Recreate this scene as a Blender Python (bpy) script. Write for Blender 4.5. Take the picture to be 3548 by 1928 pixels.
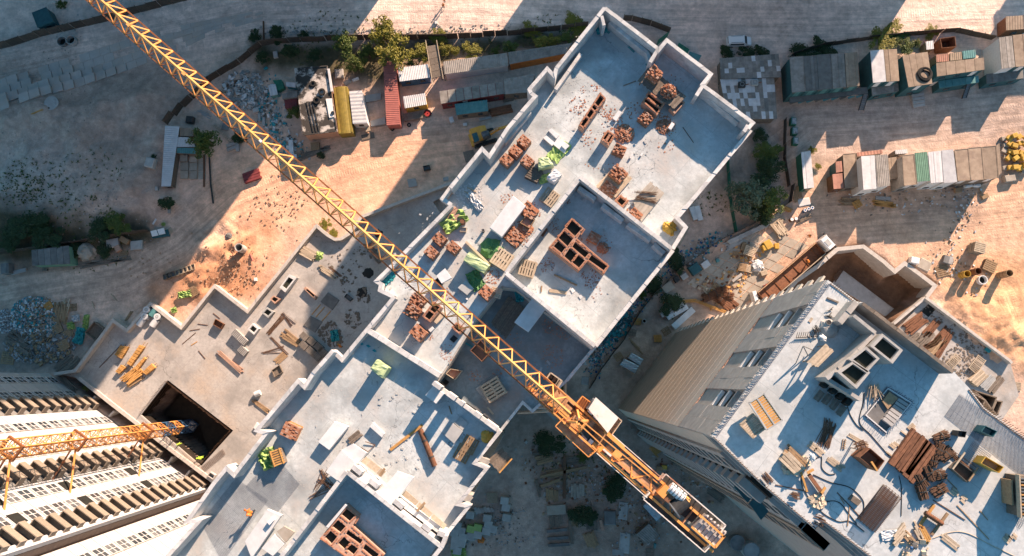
import bpy,math,random
from mathutils import Vector,Matrix,noise
random.seed(7)
sc=bpy.context.scene
COL=sc.collection
for o in list(bpy.data.objects):bpy.data.objects.remove(o)
# ------------------------------------------------------------------ camera, sky, sun, exposure
CAM_H,F_PX,CX,CY,NX,NY=135.0,2600.0,1774.0,964.0,1842.0,1327.0
_d=Vector((NX-CX,-(NY-CY),-F_PX)).normalized()
_Z=-_d
_Y=(Vector((0,1,0))-_Z*_Z.y).normalized()
_X=_Y.cross(_Z)
RW=Matrix((_X,_Y,_Z))
cam=bpy.data.cameras.new('camera');camo=bpy.data.objects.new('camera',cam);COL.objects.link(camo)
camo.matrix_world=Matrix.Translation((0,0,CAM_H))@RW.to_4x4()
cam.sensor_width=36;cam.lens=F_PX*36/3548;cam.clip_end=9000;cam.clip_start=0.5
sc.camera=camo
SUN_EL=math.radians(22.5)
SUN_DIR=Vector((0.545,0.838,0)).normalized()
w=bpy.data.worlds.new('World');sc.world=w;w.use_nodes=True
nt=w.node_tree;bg=nt.nodes['Background']
sky=nt.nodes.new('ShaderNodeTexSky');sky.sky_type='NISHITA';sky.sun_disc=False
sky.sun_elevation=SUN_EL;sky.sun_rotation=math.atan2(SUN_DIR.x,SUN_DIR.y)
sky.air_density=1.0;sky.dust_density=0.6;sky.ozone_density=1.4
tint=nt.nodes.new('ShaderNodeMix');tint.data_type='RGBA';tint.blend_type='MULTIPLY';tint.inputs[0].default_value=1.0
tint.inputs[7].default_value=(0.52,0.88,0.93,1)
nt.links.new(sky.outputs[0],tint.inputs[6]);nt.links.new(tint.outputs[2],bg.inputs[0]);bg.inputs[1].default_value=0.083
sl=bpy.data.lights.new('sun','SUN');sl.energy=5.0;sl.angle=math.radians(0.55);sl.color=(1.0,0.72,0.53)
so=bpy.data.objects.new('sun',sl);COL.objects.link(so)
tosun=Vector((SUN_DIR.x*math.cos(SUN_EL),SUN_DIR.y*math.cos(SUN_EL),math.sin(SUN_EL)))
so.rotation_euler=tosun.to_track_quat('Z','Y').to_euler();so.location=(60,100,120)
vs=sc.view_settings;vs.view_transform='Standard';vs.look='None';vs.gamma=1;vs.use_curve_mapping=False
vs.exposure=1.4
sc.cycles.max_bounces=5;sc.cycles.diffuse_bounces=3;sc.cycles.glossy_bounces=2
# ------------------------------------------------------------------ survey: plan tiles -> world points at a real height
TILE={k:(ox,oy)for k,(ox,oy)in zip('ABCDEFGHIJKL',[(x,y)for y in(0,640,1278)for x in(0,880,1760,2648)])}
TS=900/1938.0
def P(t,x,y,z=0.0):
 if t=='.':px,py=x,y
 else:px,py=TILE[t][0]+x*TS,TILE[t][1]+y*TS
 v=RW@Vector(((px-CX)/F_PX,-(py-CY)/F_PX,-1.0))
 k=(CAM_H-z)/-v.z
 return Vector((v.x*k,v.y*k,z))
def poly(t,pts,z):return[P(t,x,y,z)for x,y in pts]
def mpoly(pts,z):return[P(t,x,y,z)for t,x,y in pts]
def seg(t,xa,ya,xb,yb,z=0.0):
 a,b=P(t,xa,ya,z),P(t,xb,yb,z)
 d=b-a
 return(a+b)/2,d.length,math.atan2(d.y,d.x)
def ang(t,xa,ya,xb,yb,z=0.0):return seg(t,xa,ya,xb,yb,z)[2]
# ------------------------------------------------------------------ materials
MATS={}
def mat(name,c1,c2=None,scale=1.0,detail=6,rough=0.85,bump=0.0,bscale=None,c3=None,s3=0.2,lo=0.35,hi=0.65,metal=0.0,t3=(0.5,0.7),wave=None,obj_var=0.0,spec=0.3,space='W',crack=0.0,c4=None,zband=0.0,joint=None):
 m=bpy.data.materials.new(name);m.use_nodes=True;MATS[name]=m
 n,l=m.node_tree.nodes,m.node_tree.links
 b=n['Principled BSDF'];b.inputs['Roughness'].default_value=rough;b.inputs['Metallic'].default_value=metal
 b.inputs['Specular IOR Level'].default_value=spec
 if c2 is None:c2=tuple(v*0.82 for v in c1)
 if space=='W':
  g=n.new('ShaderNodeNewGeometry');co=g.outputs['Position']
 else:
  g=n.new('ShaderNodeTexCoord');co=g.outputs['Object']
 def nz(s,d=detail,r=0.6):
  t=n.new('ShaderNodeTexNoise');t.inputs['Scale'].default_value=s;t.inputs['Detail'].default_value=d
  t.inputs['Roughness'].default_value=r;l.new(co,t.inputs['Vector']);return t.outputs['Fac']
 def mixc(f,a,bb):
  x=n.new('ShaderNodeMix');x.data_type='RGBA'
  if isinstance(f,float):x.inputs[0].default_value=f
  else:l.new(f,x.inputs[0])
  for i,v in((6,a),(7,bb)):
   if isinstance(v,tuple):x.inputs[i].default_value=(*v,1)
   else:l.new(v,x.inputs[i])
  return x.outputs[2]
 def ramp(f,a,bb):
  r=n.new('ShaderNodeMapRange');r.inputs[1].default_value=a;r.inputs[2].default_value=bb;l.new(f,r.inputs[0]);return r.outputs[0]
 c=mixc(ramp(nz(scale),lo,hi),c1,c2)
 if c3:c=mixc(ramp(nz(s3,8,0.65),*t3),c,c3)
 if wave:
  wv=n.new('ShaderNodeTexWave');wv.inputs['Scale'].default_value=wave;l.new(co,wv.inputs['Vector'])
  c=mixc(ramp(wv.outputs['Fac'],0.0,0.25),tuple(v*0.6 for v in c2),c)
 if c4:c=mixc(ramp(nz(0.16,5),0.5,0.68),c,c4);c=mixc(ramp(nz(2.2,8,0.75),0.42,0.75),c,tuple(v*0.72 for v in c2))
 if crack:
  ds=n.new('ShaderNodeVectorMath');ds.operation='MULTIPLY_ADD';tn=n.new('ShaderNodeTexNoise');tn.inputs['Scale'].default_value=0.7;tn.inputs['Detail'].default_value=4;l.new(co,tn.inputs['Vector'])
  l.new(tn.outputs['Color'],ds.inputs[0]);ds.inputs[1].default_value=(3,3,0);l.new(co,ds.inputs[2])
  vo=n.new('ShaderNodeTexVoronoi');vo.feature='DISTANCE_TO_EDGE';vo.inputs['Scale'].default_value=crack;l.new(ds.outputs[0],vo.inputs['Vector'])
  gate=ramp(nz(0.11,3),0.47,0.56);ln=ramp(vo.outputs['Distance'],0.006,0.0)
  mu=n.new('ShaderNodeMath');mu.operation='MULTIPLY';l.new(gate,mu.inputs[0]);l.new(ln,mu.inputs[1]);c=mixc(mu.outputs[0],c,tuple(v*0.35 for v in c2))
 if joint:
  mp=n.new('ShaderNodeMapping');mp.inputs['Rotation'].default_value=(0,0,joint[1]);l.new(co,mp.inputs['Vector']);bt=n.new('ShaderNodeTexBrick');bt.inputs['Scale'].default_value=1.0;bt.inputs['Mortar Size'].default_value=0.022;bt.inputs['Mortar Smooth'].default_value=0.6
  bt.inputs['Brick Width'].default_value=joint[0];bt.inputs['Row Height'].default_value=joint[0]*0.62;l.new(mp.outputs[0],bt.inputs['Vector']);c=mixc(bt.outputs['Fac'],c,tuple(v*0.62 for v in c2))
 if zband:
  sx=n.new('ShaderNodeSeparateXYZ');l.new(co,sx.inputs[0]);mm=n.new('ShaderNodeMath');mm.operation='MULTIPLY';mm.inputs[1].default_value=6.283/zband;l.new(sx.outputs[2],mm.inputs[0])
  sn=n.new('ShaderNodeMath');sn.operation='SINE';l.new(mm.outputs[0],sn.inputs[0]);c=mixc(ramp(sn.outputs[0],0.5,1.0),c,tuple(v*0.84 for v in c2))
 if obj_var:
  oi=n.new('ShaderNodeObjectInfo');hs=n.new('ShaderNodeHueSaturation')
  mr=n.new('ShaderNodeMapRange');mr.inputs[3].default_value=1-obj_var;mr.inputs[4].default_value=1+obj_var
  l.new(oi.outputs['Random'],mr.inputs[0]);l.new(mr.outputs[0],hs.inputs['Value']);l.new(c,hs.inputs['Color']);c=hs.outputs[0]
 l.new(c,b.inputs['Base Color'])
 if bump:
  bp=n.new('ShaderNodeBump');bp.inputs['Strength'].default_value=bump;bp.inputs['Distance'].default_value=0.05
  l.new(nz(bscale or scale*6),bp.inputs['Height']);l.new(bp.outputs[0],b.inputs['Normal'])
 return m
CONC=dict(scale=0.9,bump=0.25,bscale=7)
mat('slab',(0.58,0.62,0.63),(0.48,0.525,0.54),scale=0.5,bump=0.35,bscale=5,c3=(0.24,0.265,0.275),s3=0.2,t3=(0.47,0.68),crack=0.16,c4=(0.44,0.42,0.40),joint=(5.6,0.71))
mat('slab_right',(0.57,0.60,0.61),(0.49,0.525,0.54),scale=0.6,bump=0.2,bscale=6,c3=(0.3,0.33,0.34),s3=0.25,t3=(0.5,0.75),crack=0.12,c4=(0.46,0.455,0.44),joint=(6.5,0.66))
mat('slab_lower_shade',(0.30,0.345,0.36),(0.23,0.27,0.285),scale=0.5,bump=0.35,bscale=5,c3=(0.13,0.14,0.145),s3=0.2,t3=(0.45,0.65),c4=(0.24,0.2,0.18))  # darker slab copy: the lower floor's shade put into colour, plus brick dust
mat('wall_block',(0.58,0.575,0.57),(0.43,0.435,0.44),scale=1.4,bump=0.5,bscale=9,c3=(0.3,0.295,0.29),s3=0.6,t3=(0.54,0.74),obj_var=0.13)
mat('podium',(0.47,0.45,0.435),(0.40,0.385,0.37),scale=0.35,bump=0.35,bscale=4,c3=(0.25,0.24,0.23),s3=0.22,t3=(0.47,0.68),crack=0.14,c4=(0.44,0.37,0.31),joint=(7.0,0.71))
mat('conc',(0.42,0.41,0.40),(0.33,0.32,0.31),obj_var=0.15,c3=(0.2,0.19,0.18),s3=0.6,t3=(0.6,0.85),**CONC)
mat('conc_white',(0.66,0.67,0.68),(0.54,0.55,0.56),obj_var=0.08,**CONC)
mat('conc_dark',(0.2,0.2,0.2),(0.13,0.13,0.13),obj_var=0.15,**CONC)
mat('road_slab',(0.47,0.43,0.40),(0.40,0.365,0.34),obj_var=0.07,scale=0.7,bump=0.3,bscale=5,c3=(0.46,0.385,0.33),s3=0.3,t3=(0.42,0.6))
mat('panel_white',(0.46,0.465,0.48),(0.41,0.415,0.43),scale=1.2,obj_var=0.04,bump=0.08,bscale=14)
mat('balcony',(0.30,0.25,0.20),(0.22,0.185,0.15),scale=5,obj_var=0.08,bump=0.3,bscale=25)
mat('joint',(0.22,0.165,0.13),(0.16,0.12,0.1),scale=2)
mat('glass',(0.03,0.04,0.05),(0.05,0.06,0.07),rough=0.12,spec=0.6)
mat('glass_dull',(0.16,0.17,0.18),(0.06,0.07,0.08),scale=0.9,rough=0.3,lo=0.4,hi=0.6)
mat('white_paint',(0.78,0.78,0.78),(0.68,0.68,0.68),rough=0.5,scale=3)
mat('plaster',(0.60,0.53,0.445),(0.52,0.46,0.385),scale=0.8,bump=0.4,bscale=16,c3=(0.45,0.42,0.37),s3=0.12,t3=(0.5,0.8),zband=0.42)
mat('plaster_grey',(0.40,0.38,0.355),(0.32,0.305,0.285),scale=0.9,bump=0.4,bscale=12)
mat('cast_grey',(0.42,0.405,0.385),(0.31,0.30,0.285),scale=1.1,bump=0.3,bscale=8,wave=None)
mat('brick',(0.44,0.205,0.12),(0.31,0.135,0.078),scale=9,obj_var=0.12,bump=0.2,bscale=25,c3=(0.45,0.3,0.23),s3=3.0,t3=(0.6,0.85))
mat('brick_pale',(0.48,0.31,0.235),(0.37,0.225,0.165),scale=6,obj_var=0.1,bump=0.3,bscale=20)
mat('brick_dust',(0.42,0.2,0.14),(0.38,0.26,0.22),scale=3)
mat('mortar',(0.42,0.38,0.35),(0.32,0.29,0.27),scale=5)
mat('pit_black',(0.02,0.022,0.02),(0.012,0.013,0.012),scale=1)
mat('wood',(0.36,0.25,0.15),(0.25,0.165,0.10),scale=4,obj_var=0.2,bump=0.2,bscale=18)
mat('wood_new',(0.55,0.30,0.10),(0.42,0.22,0.07),scale=4,obj_var=0.15)
mat('wood_old',(0.22,0.18,0.145),(0.14,0.115,0.095),scale=4,obj_var=0.22,bump=0.2,bscale=18)
mat('plank_pale',(0.50,0.41,0.31),(0.38,0.31,0.23),scale=4,obj_var=0.2,bump=0.2,bscale=18)
mat('plywood',(0.40,0.36,0.31),(0.31,0.275,0.23),scale=1.2,obj_var=0.12)
mat('ply_grey',(0.40,0.41,0.41),(0.32,0.33,0.33),scale=1.2,obj_var=0.1)
mat('crane',(0.82,0.385,0.125),(0.70,0.29,0.08),scale=0.25,rough=0.5,c3=(0.33,0.13,0.04),s3=1.4,t3=(0.58,0.8))
mat('crane_dark',(0.26,0.1,0.035),(0.16,0.065,0.03),scale=1.5,rough=0.6)
mat('crane_deck',(0.54,0.34,0.20),(0.32,0.18,0.10),scale=2,rough=0.7,bump=0.2)
mat('crane_blue',(0.06,0.14,0.26),(0.04,0.09,0.18),scale=1.5,rough=0.5)
mat('cab_white',(0.74,0.68,0.62),(0.66,0.58,0.52),scale=2,rough=0.5,c3=(0.42,0.18,0.1),s3=0.5,t3=(0.55,0.66))
mat('steel',(0.3,0.3,0.3),(0.2,0.2,0.2),metal=0.5,rough=0.45,scale=3)
mat('dark_steel',(0.05,0.05,0.05),(0.03,0.03,0.03),rough=0.6,scale=3)
mat('rust',(0.22,0.10,0.055),(0.13,0.06,0.035),scale=3,obj_var=0.2,bump=0.2)
mat('rebar',(0.17,0.095,0.06),(0.10,0.06,0.04),scale=6,obj_var=0.15)
mat('rebar_blue',(0.2,0.23,0.28),(0.12,0.14,0.18),scale=6)
mat('rubber',(0.018,0.018,0.018),(0.03,0.03,0.03),scale=5)
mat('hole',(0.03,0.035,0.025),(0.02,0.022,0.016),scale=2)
mat('red_paint',(0.40,0.14,0.12),(0.32,0.11,0.095),scale=1.2,rough=0.55,c3=(0.25,0.1,0.075),s3=0.9,t3=(0.6,0.8))
mat('maroon',(0.23,0.05,0.055),(0.17,0.04,0.04),scale=2,rough=0.6)
mat('olive',(0.27,0.20,0.04),(0.19,0.145,0.03),scale=1.5,rough=0.6,c3=(0.14,0.10,0.03),s3=0.8,t3=(0.55,0.75))
mat('teal',(0.10,0.26,0.27),(0.07,0.2,0.21),scale=1.5,rough=0.6,c3=(0.2,0.25,0.23),s3=0.8,t3=(0.58,0.8))
mat('teal_dark',(0.035,0.12,0.14),(0.025,0.085,0.1),scale=1.5,rough=0.6)
mat('green',(0.03,0.17,0.11),(0.02,0.12,0.08),scale=1.5,rough=0.55)
mat('orange',(0.55,0.17,0.03),(0.4,0.11,0.025),scale=1.5,rough=0.6)
mat('yellow',(0.58,0.37,0.07),(0.47,0.29,0.055),scale=1.5,rough=0.55,obj_var=0.1)
mat('blue',(0.03,0.11,0.28),(0.02,0.08,0.2),scale=2,rough=0.5)
mat('lime',(0.33,0.47,0.16),(0.25,0.37,0.12),scale=4,rough=0.45,bump=0.6,bscale=6)
mat('lime_pale',(0.45,0.54,0.30),(0.38,0.46,0.24),scale=3,rough=0.45,bump=0.6,bscale=6)
mat('tarp_teal',(0.03,0.3,0.33),(0.025,0.22,0.26),scale=4,rough=0.5,bump=0.6,bscale=6)
mat('net_green',(0.12,0.26,0.10),(0.08,0.18,0.07),scale=5)
mat('roof_grey',(0.30,0.28,0.26),(0.21,0.195,0.18),scale=1.3,rough=0.7,obj_var=0.16,c3=(0.15,0.135,0.12),s3=0.7,t3=(0.52,0.75))
mat('roof_white',(0.60,0.61,0.63),(0.5,0.5,0.52),scale=1.3,rough=0.55,obj_var=0.08,c3=(0.36,0.32,0.28),s3=0.8,t3=(0.6,0.85))
mat('roof_brown',(0.33,0.26,0.20),(0.24,0.185,0.14),scale=1.1,obj_var=0.15,c3=(0.2,0.15,0.12),s3=0.7,t3=(0.5,0.75))
mat('roof_dark',(0.20,0.20,0.195),(0.14,0.14,0.135),scale=1.2,obj_var=0.18,c3=(0.2,0.18,0.16),s3=0.8,t3=(0.55,0.8))
mat('roof_burnt',(0.55,0.52,0.49),(0.43,0.40,0.38),scale=1.2,c3=(0.05,0.046,0.043),s3=0.42,t3=(0.42,0.5))
mat('roof_pink',(0.42,0.22,0.17),(0.32,0.17,0.13),scale=1.2,obj_var=0.15)
mat('roof_green',(0.16,0.30,0.22),(0.12,0.23,0.17),scale=1.2,obj_var=0.1)
mat('fence',(0.10,0.08,0.065),(0.065,0.052,0.045),scale=2.5,obj_var=0.2)
mat('fence_green',(0.02,0.14,0.09),(0.015,0.1,0.065),scale=2.5,obj_var=0.1)
mat('bag',(0.42,0.44,0.46),(0.24,0.25,0.27),scale=2.4,rough=0.5,c3=(0.14,0.13,0.13),s3=1.6,t3=(0.5,0.62))
mat('foil',(0.5,0.56,0.6),(0.36,0.42,0.46),scale=3,rough=0.3,bump=0.9,bscale=5,metal=0.3)
mat('car_white',(0.72,0.74,0.76),(0.7,0.72,0.74),rough=0.25,scale=1,spec=0.5)
mat('digger',(0.72,0.36,0.06),(0.6,0.29,0.05),scale=2,rough=0.45)
mat('skin',(0.45,0.27,0.2),(0.4,0.24,0.18),scale=8)
mat('cloth_dark',(0.06,0.065,0.075),(0.04,0.045,0.05),scale=8)
mat('cloth_orange',(0.6,0.2,0.04),(0.5,0.16,0.03),scale=8)
mat('cloth_white',(0.62,0.64,0.66),(0.5,0.52,0.54),scale=8)
mat('cloth_lime',(0.5,0.75,0.08),(0.42,0.65,0.06),scale=8)
mat('cloth_red',(0.4,0.04,0.04),(0.3,0.03,0.03),scale=8)
mat('bark',(0.12,0.085,0.055),(0.08,0.055,0.035),scale=8)
mat('leaf',(0.085,0.12,0.02),(0.05,0.08,0.015),scale=1.6,rough=0.6,c3=(0.16,0.14,0.02),s3=0.9,t3=(0.5,0.72))
mat('leaf_yellow',(0.22,0.19,0.025),(0.13,0.13,0.02),scale=1.8,rough=0.6)
mat('leaf_dark',(0.035,0.06,0.018),(0.02,0.04,0.012),scale=1.6,rough=0.6)
mat('tree_grey',(0.12,0.15,0.09),(0.08,0.105,0.06),scale=1.6,rough=0.6)
mat('rubble',(0.33,0.315,0.30),(0.22,0.21,0.2),scale=2.2,c3=(0.2,0.14,0.1),s3=1.5,t3=(0.5,0.7))
mat('dirt_pile',(0.33,0.23,0.16),(0.22,0.15,0.1),scale=1.2,bump=0.5,bscale=4)
mat('coping',(0.52,0.49,0.46),(0.42,0.39,0.36),scale=1.4,bump=0.3,bscale=8,c3=(0.3,0.27,0.25),s3=0.6,t3=(0.6,0.8))
# ------------------------------------------------------------------ mesh building
class MB:
 def __init__(s):s.v=[];s.f=[];s.mi=[];s.cur=0
 def add(s,vs,fs):
  k=len(s.v);s.v.extend([tuple(v)for v in vs]);s.f.extend([tuple(i+k for i in f)for f in fs]);s.mi.extend([s.cur]*len(fs));return s
 def m(s,i):s.cur=i;return s
 def box(s,c,size,rz=0.0,tilt=None):
  a,b,d=size[0]/2,size[1]/2,size[2]/2
  vs=[Vector((x,y,z))for z in(-d,d)for x,y in((-a,-b),(a,-b),(a,b),(-a,b))]
  M=Matrix.Rotation(rz,3,'Z')
  if tilt:M=M@Matrix.Rotation(tilt[0],3,'X')@Matrix.Rotation(tilt[1],3,'Y')
  c=Vector(c)
  return s.add([M@v+c for v in vs],[(3,2,1,0),(4,5,6,7),(0,1,5,4),(1,2,6,5),(2,3,7,6),(3,0,4,7)])
 def bar(s,a,b,w,h=None,up=(0,0,1)):
  a,b=Vector(a),Vector(b);d=b-a;L=d.length
  if L<1e-6:return s
  d/=L;h=h or w;u=Vector(up)
  if abs(d.dot(u))>0.98:u=Vector((1,0,0))
  sx=d.cross(u).normalized();sz=sx.cross(d)
  vs=[p+sx*x+sz*z for p in(a,b)for x,z in((-w/2,-h/2),(w/2,-h/2),(w/2,h/2),(-w/2,h/2))]
  return s.add(vs,[(0,1,2,3),(7,6,5,4),(0,4,5,1),(1,5,6,2),(2,6,7,3),(3,7,4,0)])
 def tube(s,a,b,r,r2=None,n=8,cap=True):
  a,b=Vector(a),Vector(b);d=(b-a).normalized();r2=r if r2 is None else r2
  u=Vector((0,0,1))if abs(d.z)<0.9 else Vector((1,0,0))
  x=d.cross(u).normalized();y=x.cross(d)
  vs=[p+(x*math.cos(2*math.pi*i/n)+y*math.sin(2*math.pi*i/n))*q for p,q in((a,r),(b,r2))for i in range(n)]
  fs=[((i+1)%n,i,n+i,n+(i+1)%n)for i in range(n)]
  if cap:fs+=[tuple(range(n)),tuple(range(2*n-1,n-1,-1))]
  return s.add(vs,fs)
 def ring(s,c,ro,ri,h,n=20,axis='Z'):
  vs=[]
  for r,z in((ro,0),(ro,h),(ri,h),(ri,0)):
   for i in range(n):
    a=2*math.pi*i/n;p=Vector((r*math.cos(a),r*math.sin(a),z))
    vs.append(p+Vector(c))
  fs=[]
  for k in range(4):
   for i in range(n):
    j=(i+1)%n;fs.append((k*n+i,k*n+j,((k+1)%4)*n+j,((k+1)%4)*n+i))
  return s.add(vs,fs)
 def prism(s,pts,z0,z1):
  n=len(pts);ar=sum(pts[i][0]*pts[(i+1)%n][1]-pts[(i+1)%n][0]*pts[i][1]for i in range(n))
  if ar<0:pts=pts[::-1]
  vs=[(p[0],p[1],z0)for p in pts]+[(p[0],p[1],z1)for p in pts]
  return s.add(vs,[tuple(range(n-1,-1,-1)),tuple(range(n,2*n))]+[(i,(i+1)%n,n+(i+1)%n,n+i)for i in range(n)])
 def path(s,pts,r,n=6):
  for a,b in zip(pts,pts[1:]):
   if(Vector(b)-Vector(a)).length>1e-4:s.tube(a,b,r,n=n)
  return s
 def corr(s,L,W,z,pitch=0.25,amp=0.03,t=0.02,along='y'):
  """corrugated sheet L (x) by W (y), ridges running along y (along='y') or x"""
  A,B=(L,W)if along=='y' else(W,L)
  n=max(4,int(A/pitch)*2);pts=[]
  for i in range(n+1):
   x=-A/2+A*i/n;zz=z+(amp if i%2 else-amp)
   for yy in(-B/2,B/2):pts.append((x,yy,zz)if along=='y' else(yy,x,zz))
  k=len(pts);pts+=[(p[0],p[1],p[2]-t)for p in pts]
  fs=[(2*i,2*i+2,2*i+3,2*i+1)for i in range(n)]
  fs+=[(k+2*i,k+2*i+1,k+2*i+3,k+2*i+2)for i in range(n)]
  if along!='y':fs=[f[::-1]for f in fs]
  return s.add(pts,fs)
 def mesh(s,name,mats):
  me=bpy.data.meshes.new(name);me.from_pydata(s.v,[],s.f)
  for q in(mats if isinstance(mats,(list,tuple))else[mats]):me.materials.append(MATS[q])
  if any(s.mi):me.polygons.foreach_set('material_index',s.mi)
  me.update();return me
WM={}
def link(name,data,parent=None,world=False):
 o=bpy.data.objects.new(name,data);COL.objects.link(o)
 pw=WM[parent.name]if parent else Matrix()
 if parent:
  o.parent=parent
  if world:o.matrix_parent_inverse=pw.inverted()
 WM[o.name]=Matrix()if world else pw.copy()
 return o
def tag(o,label=None,cat=None,group=None,kind=None):
 for k,v in(('label',label),('category',cat),('group',group),('kind',kind)):
  if v:o[k]=v
 return o
def thing(name,label,cat,loc=(0,0,0),rz=0.0,group=None):
 o=bpy.data.objects.new(name,None);COL.objects.link(o);o.empty_display_size=0.3
 o.location=loc;o.rotation_euler=(0,0,rz)
 WM[o.name]=Matrix.Translation(Vector(loc))@Matrix.Rotation(rz,4,'Z')
 return tag(o,label,cat,group)
def part(name,mb,mats,parent,world=False,smooth=False):
 me=mb if not isinstance(mb,MB)else mb.mesh(name,mats)
 if smooth:me.polygons.foreach_set('use_smooth',[True]*len(me.polygons))
 return link(name,me,parent,world)
def single(name,mb,mats,label,cat,loc=(0,0,0),rz=0.0,group=None,smooth=False):
 o=part(name,mb,mats,None,smooth=smooth);o.location=loc;o.rotation_euler=(0,0,rz)
 WM[o.name]=Matrix.Translation(Vector(loc))@Matrix.Rotation(rz,4,'Z')
 return tag(o,label,cat,group)
def struct(name,mb,mats,parent=None,smooth=False):
 o=part(name,mb,mats,parent,world=True,smooth=smooth)
 if parent is None:o['kind']='structure'
 return o
def stuff(name,mb,mats,label,cat,parent=None):
 o=part(name,mb,mats,parent,world=True);o['kind']='stuff'
 if parent is None:tag(o,label,cat)
 return o
def copy_tree(o,parent=None,loc=None,rz=None,label=None,group=None):
 c=o.copy();COL.objects.link(c);c.parent=parent
 if loc is not None:c.location=loc
 if rz is not None:c.rotation_euler=(0,0,rz)
 if label:c['label']=label
 if group:c['group']=group
 for ch in o.children:copy_tree(ch,c)
 if parent is None:WM[c.name]=Matrix.Translation(c.location)@Matrix.Rotation(c.rotation_euler.z,4,'Z')
 return c
R=random.random
def U(a,b):return a+(b-a)*random.random()
mat('clod',(0.42,0.28,0.19),(0.34,0.22,0.15),scale=2)
mat('pit_shade',(0.03,0.023,0.017),(0.018,0.014,0.011),scale=1)  # near-black: the shade down in the pit put into wall colour
# ------------------------------------------------------------------ ground
import numpy as np
ZU,HW=52.5,2.6
ZL=ZU-2.9
ZR=69.5
ZP=0.9
def npoly(pts,z=0.0):return np.array([[*P(t,x,y,z)][:2]for t,x,y in pts])
def sdist(X,Y,pg):
 """signed distance, positive inside"""
 ins=np.zeros(X.shape,bool);d=np.full(X.shape,1e9)
 n=len(pg)
 for i in range(n):
  x1,y1=pg[i];x2,y2=pg[(i+1)%n]
  c=(y1>Y)!=(y2>Y)
  with np.errstate(divide='ignore',invalid='ignore'):
   xi=(x2-x1)*(Y-y1)/((y2-y1)if y2!=y1 else 1e-9)+x1
  ins^=c&(X<xi)
  dx,dy=x2-x1,y2-y1;L=dx*dx+dy*dy+1e-9
  t=np.clip(((X-x1)*dx+(Y-y1)*dy)/L,0,1)
  d=np.minimum(d,np.hypot(X-x1-t*dx,Y-y1-t*dy))
 return np.where(ins,d,-d)
def S(pts):return[('.',x,y)for x,y in pts]
def fbm(X,Y,s,seed=0,octv=4):
 rng=np.random.RandomState(seed);out=np.zeros(X.shape);amp=1.0;tot=0
 for o in range(octv):
  k=rng.rand(64,64);u=X*s+100.3;v=Y*s+57.7
  i,j=np.floor(u).astype(int),np.floor(v).astype(int);fu,fv=u-i,v-j
  fu=fu*fu*(3-2*fu);fv=fv*fv*(3-2*fv)
  g=lambda a,b:k[a%64,b%64]
  out+=amp*((g(i,j)*(1-fu)+g(i+1,j)*fu)*(1-fv)+(g(i,j+1)*(1-fu)+g(i+1,j+1)*fu)*fv)
  tot+=amp;amp*=0.5;s*=2.03
 return out/tot-0.5
PIT_R=S([(2835,862),(2990,853),(3066,905),(3100,940),(3138,912),(3243,985),(3212,1030),(3110,1110),(3060,1240),(2960,1300),(2760,1240),(2590,1300),(2480,1140),(2690,1000)])
PIT_L=[('I',1252,85),('I',1740,462),('I',1500,728),('I',1050,345)]
TRENCH=[('I',470,60),('I',590,70),('I',1600,830),('I',1620,900),('I',1500,900)]
xs=np.concatenate([[-3200,-1200,-420,-200],np.arange(-116,116.01,0.42),[200,420,1200,3200]])
ys=np.concatenate([[-3200,-1200,-420,-150,-80],np.arange(-52,92.01,0.42),[130,200,420,1200,3200]])
X,Y=np.meshgrid(xs,ys)
core=(np.abs(X)<116.5)&(Y>-52.5)&(Y<92.5)
Z=0.10*fbm(X,Y,0.35,1)+0.22*fbm(X,Y,0.06,2)
def soft(pts,w,z=0.0,jit=1.5,seed=3):
 d=sdist(X,Y,npoly(pts,z))+jit*2*fbm(X,Y,0.25,seed)
 return np.clip(d/w+0.5,0,1)
hill=soft(S([(-80,330),(330,330),(520,300),(640,480),(590,690),(330,800),(-80,860)]),7,seed=4)
Z+=hill*(2.2+3.4*fbm(X,Y,0.07,5)+1.6*fbm(X,Y,0.25,6))
Z+=soft(S([(690,820),(860,760),(890,900),(780,1010),(640,1010)]),4,seed=7)*(0.6+2.6*fbm(X,Y,0.3,8)+1.0*fbm(X,Y,0.8,13))
Z+=soft(S([(3225,1030),(3380,985),(3548,1000),(3700,1260),(3450,1245)]),5,seed=9)*(0.7+2.2*fbm(X,Y,0.2,10)+1.1*fbm(X,Y,0.65,11))
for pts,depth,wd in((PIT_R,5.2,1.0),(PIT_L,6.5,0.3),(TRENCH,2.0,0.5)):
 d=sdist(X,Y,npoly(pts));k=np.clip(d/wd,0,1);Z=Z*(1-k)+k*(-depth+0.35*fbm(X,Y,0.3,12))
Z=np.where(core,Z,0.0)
def paint(C,pts,col,w,jit=2.0,seed=20,k=1.0):
 a=(soft(pts,w,jit=jit,seed=seed)*k)[...,None];return C*(1-a)+np.array(col)*a
C=np.zeros(X.shape+(3,));C[:]=(0.47,0.365,0.29)
C=paint(C,S([(-400,-400),(4000,-400),(4000,140),(3000,150),(2500,260),(2000,130),(1300,130),(900,130),(600,210),(-400,400)]),(0.56,0.475,0.41),6)
C=paint(C,S([(-300,240),(600,190),(640,480),(580,700),(330,830),(-300,900)]),(0.33,0.275,0.23),9,4)
C=paint(C,S([(-100,560),(300,560),(330,700),(150,720),(-100,780)]),(0.38,0.35,0.31),9,5,21,0.8)
C=paint(C,S([(-100,700),(140,730),(330,790),(520,770),(560,840),(330,900),(-100,950)]),(0.075,0.07,0.045),5,3,22)
C=paint(C,S([(880,150),(1400,138),(2050,100),(2050,170),(1760,180),(1400,240),(1330,300),(1030,250),(900,260)]),(0.085,0.08,0.05),3,2,23)
C=paint(C,S([(720,560),(1150,420),(1680,480),(1560,640),(1250,760),(1010,830),(870,980),(640,940),(690,760)]),(0.56,0.37,0.255),7,3,24)
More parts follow.
